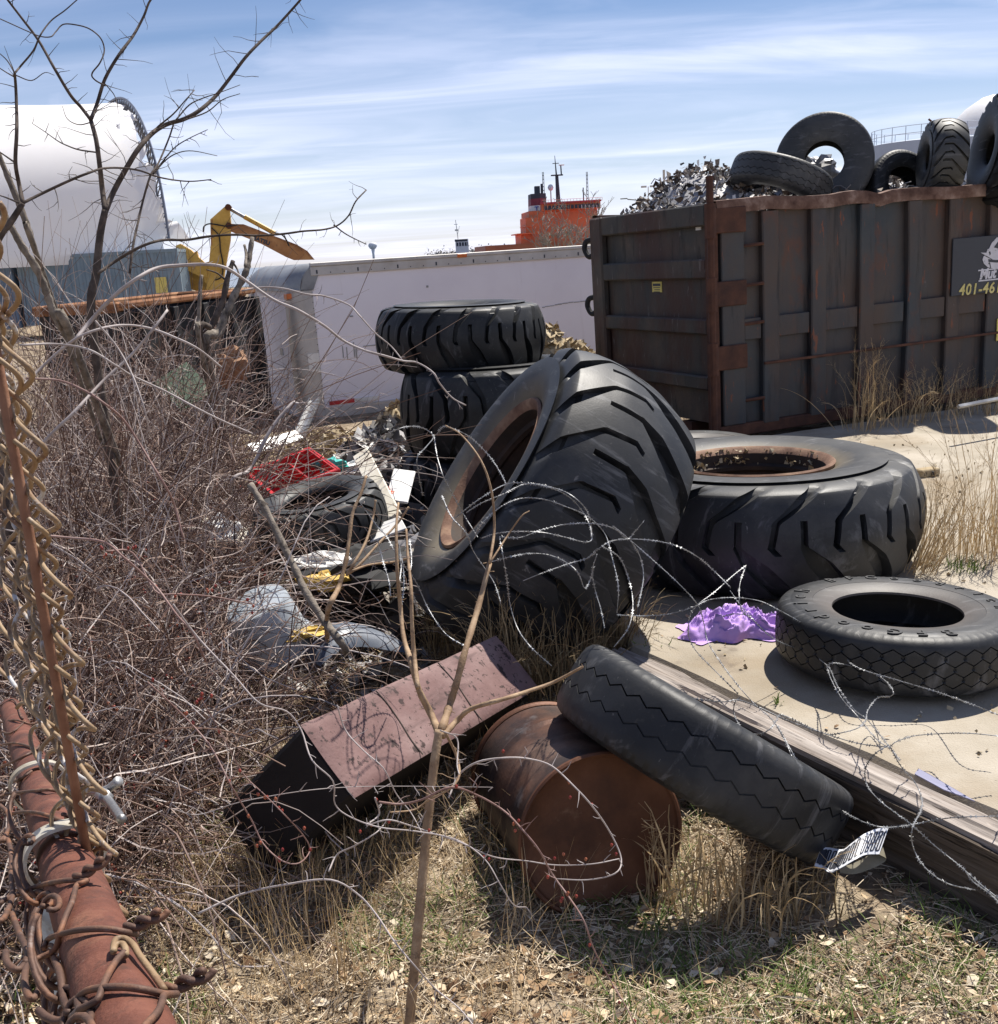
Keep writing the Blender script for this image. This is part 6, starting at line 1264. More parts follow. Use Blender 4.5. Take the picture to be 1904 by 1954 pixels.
# ------------------------------------------------------------------ trees, saplings and canes traced in place
Z1 = lambda x, y: (x * .3343, y * .3343); Z2 = lambda x, y: (412.6 + x * .4153, 309.4 + y * .4153); ZB = lambda x, y: (550 * .6876 + x * .4015, 1700 * .6876 + y * .4015); ID = lambda x, y: (x, y)
TG = np.random.default_rng(77)
def limb(b, pts, conv, d0, d1, w0, w1, sides=7, twigs=None, tl=.16, tr=.0022, knob=0.0):
    """a limb along picture points, widths given in picture units there, set at depth d0..d1; twigs go to MB twigs"""
    q = [conv(*p) for p in pts]; n = len(q); ds = np.linspace(d0, d1, n) + .05 * np.sin(np.arange(n) * 1.7)
    P = smoothpath([at(x, y, d) for (x, y), d in zip(q, ds)], 5); m = len(P); dd = np.linspace(d0, d1, m); R_ = np.linspace(w0, w1, m) / F_PX * dd / 2
    if knob: R_ = R_ * (1 + knob * TG.uniform(-1, 1, m))
    b.tube(P, R_, sides)
    if twigs is not None:
        seg = np.r_[0, np.cumsum(np.linalg.norm(np.diff(P, axis=0), axis=1))]
        s_ = .05
        while s_ < seg[-1]:
            i = min(int(np.searchsorted(seg, s_)), m - 1); t = P[i] - P[i - 1]; t /= np.linalg.norm(t) + 1e-9; side = np.cross(t, FWD); side /= np.linalg.norm(side) + 1e-9; side *= 1 if TG.random() < .5 else -1
            dirn = side * 1.0 + t * TG.normal(.25, .35) + TG.normal(size=3) * .35; dirn /= np.linalg.norm(dirn); L = tl * TG.uniform(.35, 1.25); k = 4; Q = [P[i]]
            for _ in range(k): dirn = dirn + TG.normal(size=3) * .18; dirn /= np.linalg.norm(dirn); Q.append(Q[-1] + dirn * L / k)
            twigs.tube(Q, np.linspace(tr, tr * .35, k + 1), 4, cap=False)
            if TG.random() < .25:
                dirn = dirn + TG.normal(size=3) * .6; dirn /= np.linalg.norm(dirn); twigs.tube([Q[2], Q[2] + dirn * L * .25, Q[2] + dirn * L * .5 + TG.normal(size=3) * .01], [tr * .7, tr * .5, tr * .3], 4, cap=False)
            s_ += TG.uniform(.025, .095)
def gfoot(p): return np.array([p[0], p[1], float(gz(p[0], p[1]))])
# dark forked tree at the left
D1 = 5.6; base = gfoot(onz(178, 900, -.28)); base = np.array([at(172, 760, D1)[0], at(172, 760, D1)[1], -.28]); r = thing('bare_sapling_tree', base, 'dark leafless tree forking into long thorny limbs against the sky', 'tree')
tb_, cb = MB(), MB(); tw = cb
P0 = at(*Z1(525, 1850), D1); tb_.tube(smoothpath([base, (base * .5 + P0 * .5) + np.array([.02, 0, 0]), P0, at(*Z1(550, 1560), D1), at(*Z1(572, 1340), D1), at(*Z1(600, 1200), D1)], 6), np.linspace(.027, .0175, 31), 9); tb_.build('trunk', M['bark'], r, True)
limb(cb, [(600, 1205), (583, 1080), (570, 960), (548, 800), (516, 680)], Z1, D1, D1, 11, 8, twigs=tw, tl=.22)
limb(cb, [(516, 682), (460, 610), (400, 540), (310, 390), (220, 232), (130, 112), (40, -5), (0, -60)], Z1, D1, D1 - .2, 7, 3.5, twigs=tw, tl=.13)
limb(cb, [(520, 680), (555, 590), (600, 450), (680, 312), (760, 205), (820, 95), (860, 0), (930, -40)], Z1, D1, D1 + .3, 7.5, 3.5, twigs=tw, tl=.17)
limb(cb, [(602, 1205), (650, 1090), (725, 955), (790, 850), (870, 760), (950, 710), (1050, 680), (1140, 630), (1230, 550), (1310, 450), (1400, 330), (1490, 235), (1580, 150), (1680, 40), (1740, -30)], Z1, D1, D1 + .5, 11, 4, twigs=tw, tl=.20)
limb(cb, [(870, 760), (905, 720), (990, 650), (1060, 570), (1110, 515)], Z1, D1, D1, 4, 1.6, twigs=tw, tl=.12); limb(cb, [(990, 710), (960, 800), (900, 940), (860, 1000), (820, 1130), (790, 1260), (760, 1400), (740, 1560)], Z1, D1 - .1, D1 - .4, 3, 5, twigs=tw, tl=.16)
limb(cb, [(870, 1000), (930, 920), (1000, 840), (1080, 790), (1185, 740)], Z1, D1, D1, 3.2, 1.4, twigs=tw, tl=.06); limb(cb, [(870, 1000), (940, 920), (1010, 875), (1100, 862), (1240, 890)], Z1, D1, D1, 3, 1.2); limb(cb, [(1000, 690), (1080, 600), (1160, 560), (1250, 530), (1370, 485)], Z1, D1, D1, 3, 1.2); limb(cb, [(1040, 690), (1180, 640), (1270, 570), (1370, 535)], Z1, D1, D1, 3, 1.2)
limb(cb, [(550, 870), (450, 855), (380, 830), (330, 805), (260, 755), (185, 705)], Z1, D1, D1, 3.2, 1.2, twigs=tw, tl=.07); limb(cb, [(516, 700), (450, 712), (385, 680), (355, 605)], Z1, D1, D1, 2.4, 1)
limb(cb, [(600, 480), (650, 540), (670, 600), (675, 650)], Z1, D1, D1, 2.2, 1); limb(cb, [(600, 490), (540, 455), (525, 420), (570, 360), (595, 290), (575, 220), (510, 165), (430, 142), (360, 140), (320, 180), (290, 210), (230, 208), (160, 180), (60, 135), (0, 108)], Z1, D1, D1 - .3, 3, 2)
cr_ = cb.build('crown', M['bark'], r, True)
# second tree at the far left
D2 = 4.6; base = np.array([at(-40, 700, D2)[0], at(-40, 700, D2)[1], -.28]); r = thing('bare_sapling_tree', base, 'dark leafless tree at the left edge with a long limb reaching right', 'tree')
tb_, cb = MB(), MB(); tw = cb
tb_.tube(smoothpath([base, at(-45, 640, D2), at(-20, 500, D2), at(*Z1(0, 1345), D2), at(*Z1(60, 1270), D2), at(*Z1(130, 1160), D2)], 6), np.linspace(.024, .0125, 31), 8); tb_.build('trunk', M['bark'], r, True)
limb(cb, [(130, 1160), (110, 1060), (88, 930), (95, 760), (95, 640), (90, 500), (83, 415)], Z1, D2, D2, 9, 5, twigs=tw, tl=.09); limb(cb, [(83, 415), (40, 345), (-20, 290)], Z1, D2, D2, 3, 1.4); limb(cb, [(83, 440), (30, 410), (-30, 370)], Z1, D2, D2, 3, 1.4); limb(cb, [(86, 415), (120, 375), (190, 290), (228, 205), (290, 120), (370, 60), (450, -10)], Z1, D2, D2, 4, 2)
limb(cb, [(130, 1160), (250, 1100), (400, 1030), (500, 990), (590, 962), (700, 960), (800, 975), (900, 1010), (1010, 1030), (1100, 1035), (1205, 1025)], Z1, D2, D2 + .4, 6, 2, twigs=tw, tl=.12); limb(cb, [(88, 930), (30, 890), (-20, 855)], Z1, D2, D2, 4, 2); limb(cb, [(110, 1160), (40, 1130), (-20, 1110)], Z1, D2, D2, 4, 2); limb(cb, [(90, 430), (180, 460), (255, 415), (310, 430)], Z1, D2, D2, 2.4, 1)
cr_ = cb.build('crown', M['bark'], r, True)
# old grey trunks leaning across the thicket
def trunk_thing(nm, pts, conv, d0, d1, w0, w1, label, m, ext=None, cat='tree', more=()):
    q = conv(*pts[-1]); p = at(*q, d1); foot = np.array([p[0] - .35, p[1] + 1.9, -.28]); r = thing(nm, foot, label, cat); b = MB()
    n = len(pts); ds = np.linspace(d0, d1, n); P = smoothpath([at(*conv(*c), d) for c, d in zip(pts, ds)] + ([foot] if ext is None else []), 6); R_ = np.interp(np.linspace(0, 1, len(P)), [0, 1], [w0 / F_PX * d0 / 2, w1 / F_PX * d1 / 2]) * (1 + .16 * TG.uniform(-1, 1, len(P))); b.tube(P, R_, 10); b.build('trunk', m, r, True)
    if more:
        b = MB(); 
        for pt, a, c in more: limb(b, pt, conv, d0, d1, a, c, knob=.1)
        b.build('crown', m, r, True)
trunk_thing('leaning_trunk', [(-10, 880), (50, 1020), (110, 1170), (160, 1300), (205, 1440), (225, 1500)], Z1, 4.9, 5.0, 11, 11, 'dark upright old trunk, the left of the leaning trunks', M['bark_grey'])
trunk_thing('leaning_trunk', [(-10, 1170), (60, 1290), (140, 1430), (200, 1520), (255, 1640), (300, 1770), (350, 1870), (420, 1960)], Z1, 4.7, 5.0, 12, 17, 'thick grey old trunk leaning to the left edge', M['bark_grey'])
trunk_thing('broken_trunk', [(1440, 1355), (1420, 1480), (1400, 1560), (1330, 1700), (1290, 1790), (1250, 1900), (1180, 2050)], Z1, 7.6, 7.4, 9, 20, 'pale broken dead trunk standing in front of the trailer corner', M['bark_grey'], more=[([(1395, 1400), (1405, 1450), (1400, 1520)], 5, 6)])
trunk_thing('broken_trunk', [(1330, 1490), (1300, 1580), (1270, 1720), (1210, 1860), (1150, 1990)], Z1, 7.3, 7.2, 9, 14, 'dark dead stem beside the pale broken trunk', M['bark'], more=[([(1330, 1500), (1355, 1540), (1370, 1590)], 4, 3), ([(1290, 1600), (1240, 1560), (1180, 1540)], 4, 3)])
trunk_thing('broken_trunk', [(1150, 1570), (1140, 1700), (1135, 1850), (1150, 2000)], Z1, 7.0, 7.0, 7, 9, 'slim grey dead stem left of the dark stem', M['bark_grey'])
Z5 = lambda x, y: (412.6 + x * .325, 687.6 + y * .325)
trunk_thing('fallen_limb', [(200, 730), (290, 880), (390, 1080), (470, 1240), (520, 1350), (620, 1510), (760, 1700)], Z5, 4.5, 4.2, 13, 15, 'grey lichened limb slanting through the brambles past the tub', M['bark_grey'], cat='branch')
trunk_thing('fallen_limb', [(455, 240), (420, 280), (350, 360), (290, 460), (200, 640), (90, 760)], Z5, 6.2, 6.0, 6, 7, 'pale forked branch leaning in front of the stone heap', M['cane'], cat='branch', more=[([(450, 245), (480, 255), (515, 250)], 6, 4)])
trunk_thing('fallen_limb', [(880, 680), (850, 780), (800, 900), (780, 1050), (760, 1180), (720, 1330), (650, 1500)], Z5, 4.3, 4.1, 5, 11, 'brown thin stem forked above the bumper skin', M['bark_tan'], cat='branch', more=[([(935, 820), (920, 920), (880, 1060), (810, 1190), (770, 1250)], 4, 6), ([(1130, 860), (1060, 960), (940, 1090), (830, 1210), (765, 1260)], 4, 6), ([(1140, 1160), (1030, 1185), (900, 1200), (800, 1235)], 4, 5)])
# foreground sapling
D3 = 3.02; bp = onz(778, 1985, -.27); r = thing('foreground_sapling', bp, 'brown leafless sapling in the foreground with three bare branches', 'tree'); tb_, cb = MB(), MB(); tw = cb
pts = [(795, 1800), (808, 1650), (818, 1550), (828, 1460), (838, 1392)]; P = smoothpath([bp] + [at(x, y, D3 + .02 * i) for i, (x, y) in enumerate(pts)], 7); tb_.tube(P, np.linspace(.0150, .0125, len(P)) * (1 + .05 * TG.uniform(-1, 1, len(P))), 12); tb_.build('trunk', M['bark_tan'], r, True)
limb(cb, [(838, 1400), (822, 1362), (800, 1318), (785, 1265), (770, 1215), (764, 1160), (758, 1090), (756, 1010), (760, 960)], ID, D3 + .1, D3 + .5, 15, 4, 9, tw, .03, .002, .10); limb(cb, [(797, 1312), (790, 1250), (786, 1190), (784, 1120), (778, 1060), (775, 1010)], ID, D3 + .1, D3 + .4, 10, 4, 8, None, knob=.08)
limb(cb, [(842, 1395), (858, 1345), (872, 1300), (888, 1240), (912, 1160), (934, 1075)], ID, D3 + .1, D3 + .45, 16, 10, 9, tw, .02, .003, .14); limb(cb, [(934, 1075), (943, 1010), (938, 940), (918, 880), (880, 830), (850, 812)], ID, D3 + .45, D3 + .7, 6, 2.5, 7); limb(cb, [(936, 1072), (970, 1020), (995, 985), (1010, 975)], ID, D3 + .45, D3 + .6, 4, 2)
limb(cb, [(845, 1405), (872, 1375), (900, 1352), (960, 1334), (1010, 1318), (1060, 1300), (1112, 1272)], ID, D3 + .08, D3 + .25, 12, 5, 8, tw, .02, .002, .10)
limb(cb, [(848, 1395), (870, 1440), (876, 1480), (858, 1505), (820, 1525), (790, 1545), (745, 1550)], ID, D3, D3 - .05, 6, 3, 7, tw, .07)
cr_ = cb.build('crown', M['bark_tan'], r, True)
# arching canes, each a thing
def cane(pts, conv, d0, d1, w0, w1, label, m='cane', tl=.05, berries=0):
    q = conv(*pts[0]); p = at(*q, d0); r = thing('bramble_cane', (p[0], p[1], -.28), label, 'cane', 'long arching canes'); b = MB(); tw = b; limb(b, pts, conv, d0, d1, w0, w1, 6, tw, tl, .0018, .06); c = b.build('stem', M[m], r, True)
    if berries:
        b = MB(); qq = [conv(*p) for p in pts]
        for _ in range(berries):
            i = TG.integers(0, len(qq)); x, y = qq[i]; c0 = at(x + TG.normal(0, 9), y + TG.normal(0, 9), (d0 + d1) / 2); b.rev([(.0008, -.006), (.0036, -.003), (.0046, .001), (.003, .004), (.0008, .006)], 6); b.V[-1] = b.V[-1] + c0
        b.build('berry_cluster', M['berry'], r, True)
cane([(560, 1560), (660, 1490), (760, 1430), (850, 1390), (940, 1370), (1060, 1370), (1190, 1350), (1330, 1340), (1480, 1345), (1620, 1335), (1730, 1320), (1850, 1310), (1930, 1285), (1990, 1230), (2030, 1150), (2090, 1085)], Z1, 4.6, 5.0, 6, 2.6, 'dark thorny cane crossing in front of the excavator', 'bark', .12)
cane([(1905, 1285), (1980, 1340), (2090, 1395)], Z1, 5.0, 5.1, 3, 1.6, 'thin side shoot drooping toward the water tower', 'bark', .04)
cane([(430, 1940), (520, 1830), (640, 1700), (780, 1590), (900, 1530), (1040, 1515), (1180, 1510), (1290, 1530), (1400, 1600), (1560, 1710), (1700, 1770), (1850, 1860), (1960, 1945), (2080, 2000), (2190, 2030), (2300, 2060), (2380, 2070), (2470, 2125), (2510, 2190), (2580, 2270), (2660, 2315)], Z1, 3.9, 4.2, 8, 2.6, 'long pale cane arching over the trailer side to the stacked tyres', 'cane', .03)
cane([(1380, 1660), (1500, 1640), (1620, 1648), (1750, 1680), (1850, 1690), (1990, 1740), (2050, 1800), (2140, 1900), (2230, 1975), (2300, 2060)], Z1, 4.4, 4.3, 4, 2.4, 'upper pale cane bending down along the trailer side', 'cane', .03)
cane([(60, 1000), (130, 830), (200, 700), (340, 560), (460, 430), (600, 300), (700, 180), (760, 100)], lambda x, y: (x * .42, 440 + y * .42 + 110), 3.4, 3.7, 8, 5, 'stout pale cane rising from the left edge of the thicket', 'cane', .05)
Z4 = lambda x, y: (x * .4222, 481.3 + y * .4222)
cane([(80, 630), (200, 510), (330, 400), (440, 350), (560, 330), (680, 345), (800, 390), (900, 440), (1000, 520)], Z4, 3.6, 3.9, 6, 4, 'pale cane arching low over the middle of the thicket', 'cane', .04)
cane([(90, 420), (250, 415), (400, 440), (520, 510), (600, 560), (750, 630), (880, 700), (1000, 760), (1140, 820)], Z4, 3.4, 3.8, 5, 3.5, 'grey cane sloping right through the upper thicket', 'cane', .05)
cane([(430, 310), (530, 430), (600, 560), (650, 700), (680, 830)], Z4, 3.5, 3.5, 4, 3, 'short curved cane in the middle of the thicket', 'cane', .04)
cane([(120, 570), (270, 580), (390, 630), (480, 690), (560, 760), (640, 880), (700, 980), (760, 1080), (790, 1150), (830, 1300)], Z4, 3.3, 3.4, 5, 4, 'dark cane sagging down through the thicket', 'cane_red', .05)
cane([(190, 1280), (310, 1290), (470, 1310), (560, 1380), (640, 1450), (720, 1530), (800, 1640), (870, 1720), (930, 1850)], Z4, 3.1, 3.0, 5, 4, 'long reddish cane crossing the lower thicket', 'cane_red', .05)
cane([(480, 1350), (600, 1360), (700, 1530), (800, 1545), (950, 1555), (1140, 1590)], Z4, 3.2, 3.4, 4, 3, 'dark reddish cane lying level near the grey tub', 'cane_red', .05, 20)
for pts, d0, d1, w, lb, be in (
  ([(0, 200), (100, 420), (200, 620), (300, 780), (420, 900), (480, 1000), (640, 1180), (700, 1390)][:0] or [(-120, -40), (0, 120), (170, 300), (290, 430), (420, 470), (490, 560), (540, 700), (640, 800), (650, 910), (720, 970), (860, 1020), (1040, 1040), (1230, 1080), (1360, 1170), (1440, 1300), (1500, 1390), (1560, 1400)], 2.75, 2.85, 3.6, 'berried cane dangling across the face of the maroon box', 0),
  ([(860, 900), (960, 910), (1060, 890), (1200, 830), (1330, 870), (1450, 940), (1530, 1020), (1620, 1130), (1680, 1240), (1760, 1350), (1830, 1460), (1880, 1600), (1960, 1750), (2020, 1850), (2080, 1960)], 2.85, 2.7, 4.6, 'grey twisted vine running down across the drum to the grass', 14),
  ([(1190, 880), (1240, 770), (1330, 710), (1460, 690), (1570, 695), (1680, 730), (1790, 830), (1880, 930), (1960, 1050), (2010, 1170), (1980, 1240), (1850, 1270), (1700, 1265)], 2.95, 3.0, 4.2, 'vine looping over the face of the rusty drum', 6),
  ([(840, 880), (860, 960), (800, 1010), (900, 985), (1000, 1010), (1120, 1050), (1240, 1090), (1400, 1160), (1560, 1180), (1700, 1200), (1870, 1195), (2000, 1170)], 2.85, 2.95, 3.6, 'grey vine stretching level from the sapling over the drum', 10),
  ([(0, 1430), (200, 1340), (430, 1290), (630, 1270), (760, 1340), (850, 1440), (930, 1560), (1030, 1680), (1130, 1790), (1240, 1880), (1330, 1990)], 2.75, 2.5, 4.4, 'brown cane lying low over the grass beside the sapling', 0),
  ([(620, 1230), (660, 1150), (740, 1110), (840, 1050), (880, 1010)], 2.9, 2.9, 3.6, 'crooked brown cane joining the vines left of the sapling', 0),
  ([(-240, 330), (-60, 500), (60, 640), (160, 830), (250, 980), (310, 1100), (400, 1180), (480, 1190), (530, 1130), (500, 1060), (400, 950), (320, 870), (210, 760), (120, 590), (20, 420)], 2.75, 2.75, 3.4, 'looped cane with brown berries before the dark box end', 24),
  ([(-130, 930), (0, 960), (200, 900), (480, 850), (700, 830), (950, 825), (1400, 830)], 2.8, 2.9, 2.0, 'single straight straw stalk crossing before the box and drum', 0),
  ([(660, 440), (700, 560), (790, 660), (880, 740), (940, 860), (1010, 950), (1060, 1040)], 2.95, 2.9, 3.0, 'small twiggy vine hanging at the lower edge of the maroon box', 0),
  ([(1150, 560), (1230, 600), (1230, 720), (1240, 770)], 2.95, 2.95, 3.4, 'short vine wound down from the sapling fork', 0)):
    cane(pts, ZB, d0, d1, w, w * .6, lb, 'cane_red' if be > 12 else 'cane', .045, be)
# ------------------------------------------------------------------ bramble thicket (uncountable): arching stems, fine tangle, hips
TK = np.random.default_rng(5)
def in_thicket(k, y0=2.55, y1=9.8):
    y = TK.uniform(y0, y1, k) ; lo = -.50 * y - .35; hi = -.06 - .232 * y - .08 * np.sin(y * 3) - .55 * np.clip((4.4 - y) / .8, 0, 1); t = TK.uniform(0, 1, k) ** .8
    return lo + (hi - lo) * t, y
def walk(k, n, L, start, d0, wob, droop):
    P = np.zeros((k, n, 3)); P[:, 0] = start; d = d0 / np.linalg.norm(d0, axis=1)[:, None]; st = (L / (n - 1))[:, None]
    w = TK.normal(size=(k, 3)) * .25
    for i in range(1, n):
        w = w * .6 + TK.normal(size=(k, 3)) * wob; d = d + w; d[:, 2] -= droop * i / n; d /= np.linalg.norm(d, axis=1)[:, None]; P[:, i] = P[:, i - 1] + d * st
    fl = gz(P[..., 0], P[..., 1]); P[..., 2] = np.maximum(P[..., 2], fl + .01 + .02 * TK.random((k, 1))); return P
b = MB()
k = 2900; x, y = in_thicket(k, 3.15); s_ = np.stack([x, y, gz(x, y)], -1); d = TK.normal(size=(k, 3)) * [.6, .75, .2]; d[:, 0] -= .18; d[:, 2] = TK.uniform(.5, 1.1, k); hh = np.clip(.10 + .20 * y, .3, 1.75)
L = TK.uniform(.7, 1.35, k) * hh * 1.25; P = walk(k, 13, L, s_, d, .10, .26); r_ = TK.uniform(.0016, .0052, (k, 1)) * np.linspace(1, .45, 13)[None]; b.batch(P, r_, 4)
ii = TK.integers(0, k, 8500); jj = TK.integers(3, 12, 8500); st = P[ii, jj]; d = TK.normal(size=(8500, 3)); d[:, 2] += .15; b.batch(walk(8500, 6, TK.uniform(.10, .42, 8500), st, d, .22, .10), TK.uniform(.0013, .0032, (8500, 1)) * np.linspace(1, .4, 6)[None], 3)
k = 5200; x, y = in_thicket(k, 3.0); z = gz(x, y) + TK.uniform(0, 1, k) ** 1.5 * np.clip(-.10 + .22 * y, .2, 1.8); P2 = walk(k, 8, TK.uniform(.25, .8, k), np.stack([x, y, z], -1), TK.normal(size=(k, 3)) * [1, 1, .6], .16, .06); b.batch(P2, TK.uniform(.0014, .0038, (k, 1)) * np.linspace(1, .5, 8)[None], 3)
k = 460; x, y = in_thicket(k, 3.4); d = TK.normal(size=(k, 3)) * [.7, .7, .2]; d[:, 2] = TK.uniform(.5, 1.2, k); b.batch(walk(k, 16, TK.uniform(1.0, 2.2, k) * np.clip(.25 + .13 * y, .4, 1.2), np.stack([x, y, gz(x, y)], -1), d, .07, .22), TK.uniform(.003, .0068, (k, 1)) * np.linspace(1, .4, 16)[None], 5, 1)
# tall thin shoots standing above the tangle at the back
k = 640; y = TK.uniform(4.6, 8.6, k); x = -.12 - .245 * y - (.03 + .25 * TK.random(k)) * y; d = TK.normal(size=(k, 3)) * [.3, .3, .1]; d[:, 2] = 1; b.batch(walk(k, 10, TK.uniform(1.6, 2.9, k), np.stack([x, y, gz(x, y)], -1), d, .07, .05), TK.uniform(.0018, .0045, (k, 1)) * np.linspace(1, .3, 10)[None], 4)
# thinner fringe toward the rubbish and over the grass
k = 420; y = TK.uniform(3.0, 6.2, k); x = -.10 - .232 * y + TK.exponential(.16, k); s_ = np.stack([x, y, gz(x, y)], -1); d = TK.normal(size=(k, 3)); d[:, 2] = np.abs(d[:, 2]); b.batch(walk(k, 9, TK.uniform(.2, .6, k), s_, d, .18, .2), TK.uniform(.0009, .002, (k, 1)) * np.linspace(1, .5, 9)[None], 3)
tag(b.build('bramble_undergrowth', [M['twig'], pm('old_bramble_cane', [(.09, .05, .04), (.20, .135, .11), (.36, .30, .28), (.50, .45, .435)], 4, 5, (.55, .8), island=.85, spec=.4)]), kind='stuff')
b = MB(); k = 620; ii = TK.integers(0, 9000, k); x, y = in_thicket(k, 3.0, 6.5); z = gz(x, y) + TK.uniform(.05, .75, k) * (.2 + .17 * y)
for i in range(k):
    c = np.array([x[i], y[i], z[i]])
    for _ in range(TK.integers(1, 4)):
        o = c + TK.normal(size=3) * .012; q = .0045 + .0025 * TK.random(); b.rev([(.0006, -q), (q * .8, -q * .5), (q, .1 * q), (q * .65, q * .8), (.0006, q)], 6); b.V[-1] = b.V[-1] + o
tag(b.build('rose_hip_foliage', M['berry'], smooth=True), kind='stuff')

# ------------------------------------------------------------------ litter on the ground
def slab_side(x, y): return ((x - .60) * .866 + (y - 4.88) * .5)      # > 0 on the timber / slab side
def scatter(k, x0, x1, y0, y1, dens=None):
    x = TK.uniform(x0, x1, k); y = TK.uniform(y0, y1, k); ok = (slab_side(x, y) < -.19) | (y > 9.8)
    if dens is not None: ok &= TK.random(k) < dens(x, y)
    return x[ok], y[ok]
sandy = lambda x, y: 1 - .93 * np.exp(-(((x - 1.12) / .22) ** 2 + ((y - 3.12) / .26) ** 2) ** 2)
pat = lambda x, y: np.clip(.25 + 1.2 * vnoise(x * 3.1, y * 3.1, 14), 0, 1)
fore = lambda x, y: sandy(x, y) * pat(x, y) * np.clip((6.2 - y) / 2.2, .10, 1)
x, y = scatter(34000, -1.7, 2.0, 2.1, 6.2, fore); b = MB(); P = np.stack([x, y, gz(x, y) + TK.uniform(.002, .022, len(x))], -1)
def leaves(P, s0, s1):
    k = len(P); s_ = TK.uniform(s0, s1, (k, 1)); a = TK.uniform(0, 2 * math.pi, k); u = np.stack([np.cos(a), np.sin(a), TK.normal(0, .35, k)], -1); u /= np.linalg.norm(u, axis=1)[:, None]; n_ = np.stack([TK.normal(0, .4, k), TK.normal(0, .4, k), np.ones(k)], -1); v = np.cross(n_, u); v /= np.linalg.norm(v, axis=1)[:, None]; n_ = np.cross(u, v)
    w = TK.uniform(.3, .6, (k, 1)) * s_; cu = TK.normal(0, .35, (k, 1)) * s_; fo = TK.uniform(-.1, .5, (k, 1)) * w
    V = np.stack([P - u * s_ + n_ * cu, P - u * s_ * .3 + v * w + n_ * fo, P + u * s_ * .45 + v * w * .8 + n_ * fo, P + u * s_ + n_ * cu * .7, P + u * s_ * .45 - v * w * .8 + n_ * fo, P - u * s_ * .3 - v * w + n_ * fo], 1); o = (np.arange(k) * 6)[:, None]
    return V.reshape(-1, 3), np.concatenate([o + np.array([[0, 1, 5]]), o + np.array([[2, 3, 4]])]), o + np.array([[1, 2, 4, 5]])
V, F3, F4 = leaves(P, .004, .0145); b.add(V, F3); b.F.append((F4, 0))
x, y = scatter(700, -1.2, 1.6, 2.1, 3.3, sandy); P = np.stack([x, y, gz(x, y) + TK.uniform(.01, .03, len(x))], -1); V, F3, F4 = leaves(P, .015, .03); o = b.n; b.add(V, F3); b.F.append((F4 + o, 0))
x, y = in_thicket(9000); P = np.stack([x, y, gz(x, y) + TK.uniform(.005, .06, len(x))], -1); V, F3, F4 = leaves(P, .012, .04); o = b.n; b.add(V, F3); b.F.append((F4 + o, 0))
x = TK.uniform(.6, 5.5, 1500); y = TK.uniform(2.2, 9.8, 1500); sd_ = slab_side(x, y); ok = (sd_ > .02) & (TK.random(1500) < np.exp(-np.abs(sd_ - .05) / .5) * .5 + .06); P = np.stack([x[ok], y[ok], np.full(ok.sum(), .008)], -1); V, F3, F4 = leaves(P, .004, .016); V[:, 2] = np.maximum(V[:, 2], .003); o = b.n; b.add(V, F3); b.F.append((F4 + o, 0))
tag(b.build('leaf_litter', M['leaf']), kind='stuff')
# straw: lies thick along the front and right
x, y = scatter(26000, -1.6, 2.2, 2.1, 5.4, lambda x, y: np.clip(sandy(x, y) + .12, 0, 1) * np.clip(.45 + .7 * (x > .55) + .5 * vnoise(x * 2, y * 2, 4), 0, 1) * np.clip((5.4 - y) / 1.6, .15, 1)); k = len(x)
a = TK.uniform(0, 2 * math.pi, k); L = TK.uniform(.03, .17, k); d = np.stack([np.cos(a), np.sin(a), TK.normal(.02, .12, k)], -1); s_ = np.stack([x, y, gz(x, y) + TK.uniform(.004, .03, k)], -1); t = np.linspace(0, 1, 4)[None, :, None]
P = s_[:, None] + d[:, None] * L[:, None, None] * t + TK.normal(0, .003, (k, 4, 3)); P[..., 2] = np.maximum(P[..., 2], gz(P[..., 0], P[..., 1]) + .003); b = MB(); b.batch(P, TK.uniform(.0008, .0018, (k, 1)) * np.ones((1, 4)), 3); tag(b.build('straw_litter', M['straw']), kind='stuff')
def blades(x, y, h0, h1, w, droop, lean=.5):
    k = len(x); n = 5; t = np.linspace(0, 1, n)[None, :, None]; a = TK.uniform(0, 2 * math.pi, k); u = np.stack([np.cos(a), np.sin(a), np.zeros(k)], -1); h = TK.uniform(h0, h1, (k, 1, 1)); le = TK.uniform(0, lean, (k, 1, 1)) ; dr_ = TK.uniform(.2, 1, (k, 1, 1)) * droop
    P = np.stack([x, y, gz(x, y) - .005], -1)[:, None] + u[:, None] * h * (le * t + dr_ * t ** 2) + np.array([0, 0, 1.0]) * h * (t - .45 * dr_ * t ** 2.5); sd_ = np.stack([-np.sin(a), np.cos(a), np.zeros(k)], -1)[:, None] * (w * TK.uniform(.6, 1.3, (k, 1, 1))) * (1 - t ** 2 * .85); return P, sd_
gp = lambda x, y: np.clip((vnoise(x * 2.6 + 3, y * 2.6, 31) - .42) * 5, 0, 1)
x, y = scatter(15000, -1.6, 1.6, 2.15, 4.6, lambda x, y: sandy(x, y) * gp(x, y) * np.clip((4.8 - y) / 1.5, 0, 1)); b = MB(); b.strips(*blades(x, y, .03, .10, .0022, .8, .9)); tag(b.build('green_grass', M['greengrass']), kind='stuff')
x, y = scatter(12000, -2.0, 1.6, 2.15, 6.0, lambda x, y: sandy(x, y) ** 2 * np.clip(.15 + vnoise(x * 2, y * 2, 8), 0, 1) * np.clip((1.2 - x), .25, 1)); b = MB(); b.strips(*blades(x, y, .03, .13, .0016, .8, 1.0)); x, y = scatter(800, -1.6, .2, 2.3, 4.6); b.strips(*blades(x, y, .15, .42, .0014, .35, .5)); tag(b.build('dry_grass', M['drygrass']), kind='stuff')

